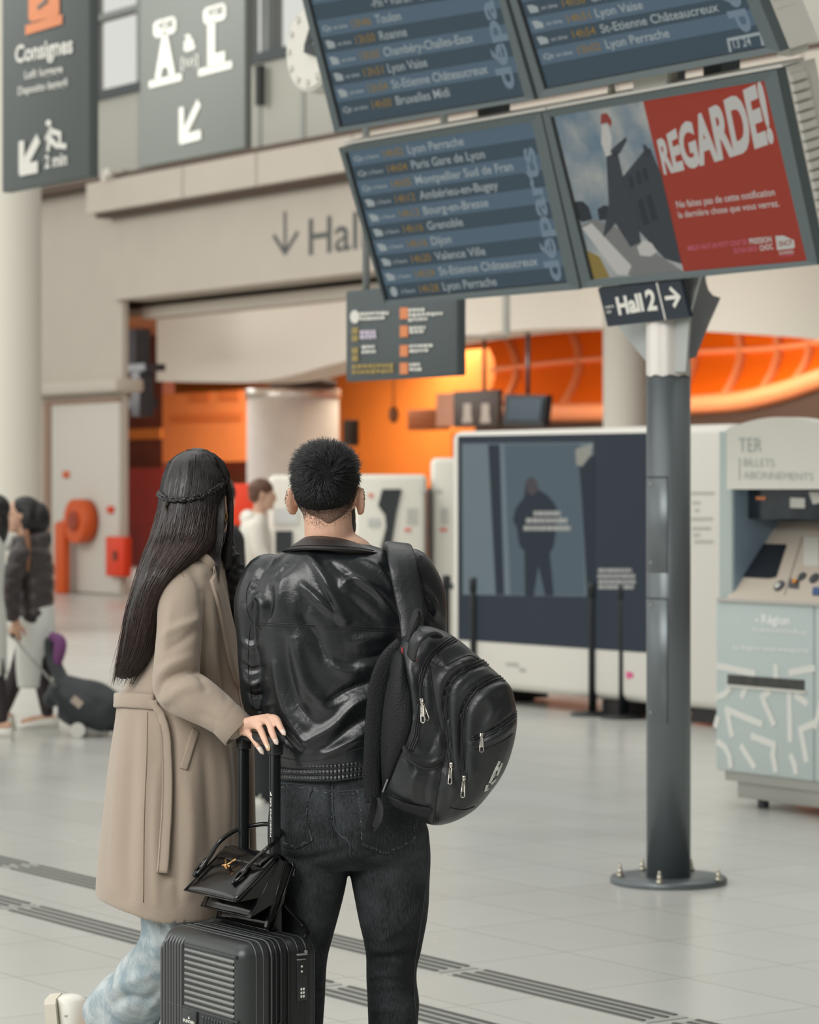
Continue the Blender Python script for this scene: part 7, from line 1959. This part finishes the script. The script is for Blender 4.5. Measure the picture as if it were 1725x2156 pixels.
# side gussets between them
mb = MB(); mb.prism([e2(590, 1808), e2(500, 1900), e2(545, 1890), e2(528, 1932), e2(572, 1905), e2(562, 1955), e2(598, 1900), e2(612, 1826)], U * .012); build('gusset', mb, patent, bag)
mb = MB(); mb.prism([p + U * (LB - .014) for p in [e2(590, 1808), e2(500, 1900), e2(545, 1890), e2(528, 1932), e2(572, 1905), e2(562, 1955), e2(598, 1900), e2(612, 1826)]], U * .012); build('gusset', mb, patent, bag)
mb = MB()
for a, b in ((e2(582, 1803), e2(492, 1898)), (e2(590, 1806), e2(528, 1932)), (e2(617, 1822), e2(574, 1957)), (e2(601, 1812), e2(561, 1958))):
    mb.tube([a - U * .0005, b - U * .0005], .0017, 6); mb.tube([a + U * (LB + .0005), b + U * (LB + .0005)], .0017, 6); mb.tube([b - U * .0005, b + U * LB], .0017, 6)
build('piping', mb, M('bag_piping', (34, 34, 35), .25), bag)
# flap over the top
fl = sp3([e2(616, 1820), e2(609, 1808), e2(598, 1801), e2(585, 1800), e2(566, 1810), e2(553, 1823)], 4)
panel_loft('flap', fl, patent, .012, .0, -.0035)
# handles
FPl = Plane(e2(530, 1850), (e2(582, 1803) - e2(492, 1898)).normalized().cross(R))
if FPl.n.y > 0: FPl.n = -FPl.n
def fp3(x, y, o=.006): return FPl(x, y, o)
a0, a1 = fp3(424, 1824), fp3(510, 1840)
hp = [fp3(424, 1826, .006), fp3(440, 1806, .012), P(461, 1774, a0.y - .012), P(488, 1753, a0.y + .0), P(519, 1741.5, a0.y + .012), P(552, 1735.5, a0.y + .012), P(578, 1737, a0.y - .01), P(591, 1748, a0.y - .055), P(588, 1763, a0.y - .10), P(562, 1787, a1.y - .03), fp3(531, 1815, .014), fp3(512, 1836, .006)]
s = spline([tuple(p) for p in hp], 6); mb = MB(); mb.tube([V(*p) for p in s], .0052, 12, round_ends=True); build('handle', mb, patent, bag)
for (x, y, xx, yy) in ((434, 1812, 412, 1840), (521, 1826, 493, 1856)):
    mb = MB(); c0, c1 = fp3(x, y, .006), fp3(xx, yy, .005); d = (c1 - c0).normalized(); b = FPl.n.cross(d); l = (c1 - c0).length
    lp = [c0 + d * l * (.5 - .5 * math.cos(q)) + b * .0095 * math.sin(q) for q in np.linspace(0, 2 * math.pi, 25)]
    mb.tube(lp, .0042, 8); mb.tube([c1 - d * .004, c1 + d * .003], .0062, 10, round_ends=True); mb.cyl(c0 - d * .004, c0 + d * .003, .0065, 12); build('handle_loop', mb, patent, bag)
# gold clasp
mb = MB(); k0 = fp3(489, 1812, .010); d1 = (fp3(486, 1814) - fp3(496, 1808)).normalized()
mb.box(fp3(492, 1811, .011), d1 * .007, FPl.n.cross(d1) * .0042, FPl.n * .0012, .0008); mb.tube([fp3(488, 1815, .011), fp3(480, 1820, .012), fp3(476, 1822, .012)], .0022, 8, round_ends=True)
mb.tube([fp3(475, 1810, .012), fp3(476, 1820, .013), fp3(477, 1828, .012)], .0024, 8, round_ends=True); mb.tube([fp3(469, 1822, .012), fp3(476, 1820, .013), fp3(483, 1824, .012)], .0024, 8, round_ends=True); mb.ell(fp3(476, 1823, .014), .005, .004, .005)
build('clasp', mb, gold, bag)
# long strap trailing over the rear of the case
mb = MB(); q = [P(600, 1905, 6.36), P(618, 1925, 6.37), P(640, 1948, 6.37), P(647, 1964, 6.34), P(638, 1980, 6.32), P(630, 1976, 6.31)]
s = spline([tuple(p) for p in q], 6); mb.ribbon([V(*p) for p in s], [.0055] * len(s), .0014, V(.3, -.6, .7)); build('shoulder_strap', mb, patent, bag)
mb = MB(); qs = [e2(598, 1822), e2(606, 1828)]; mb.tube([e2(621, 1818) + U * .01, e2(623, 1832) + U * .004, e2(618, 1842)], .004, 8, round_ends=True); build('strap_tab', mb, patent, bag)
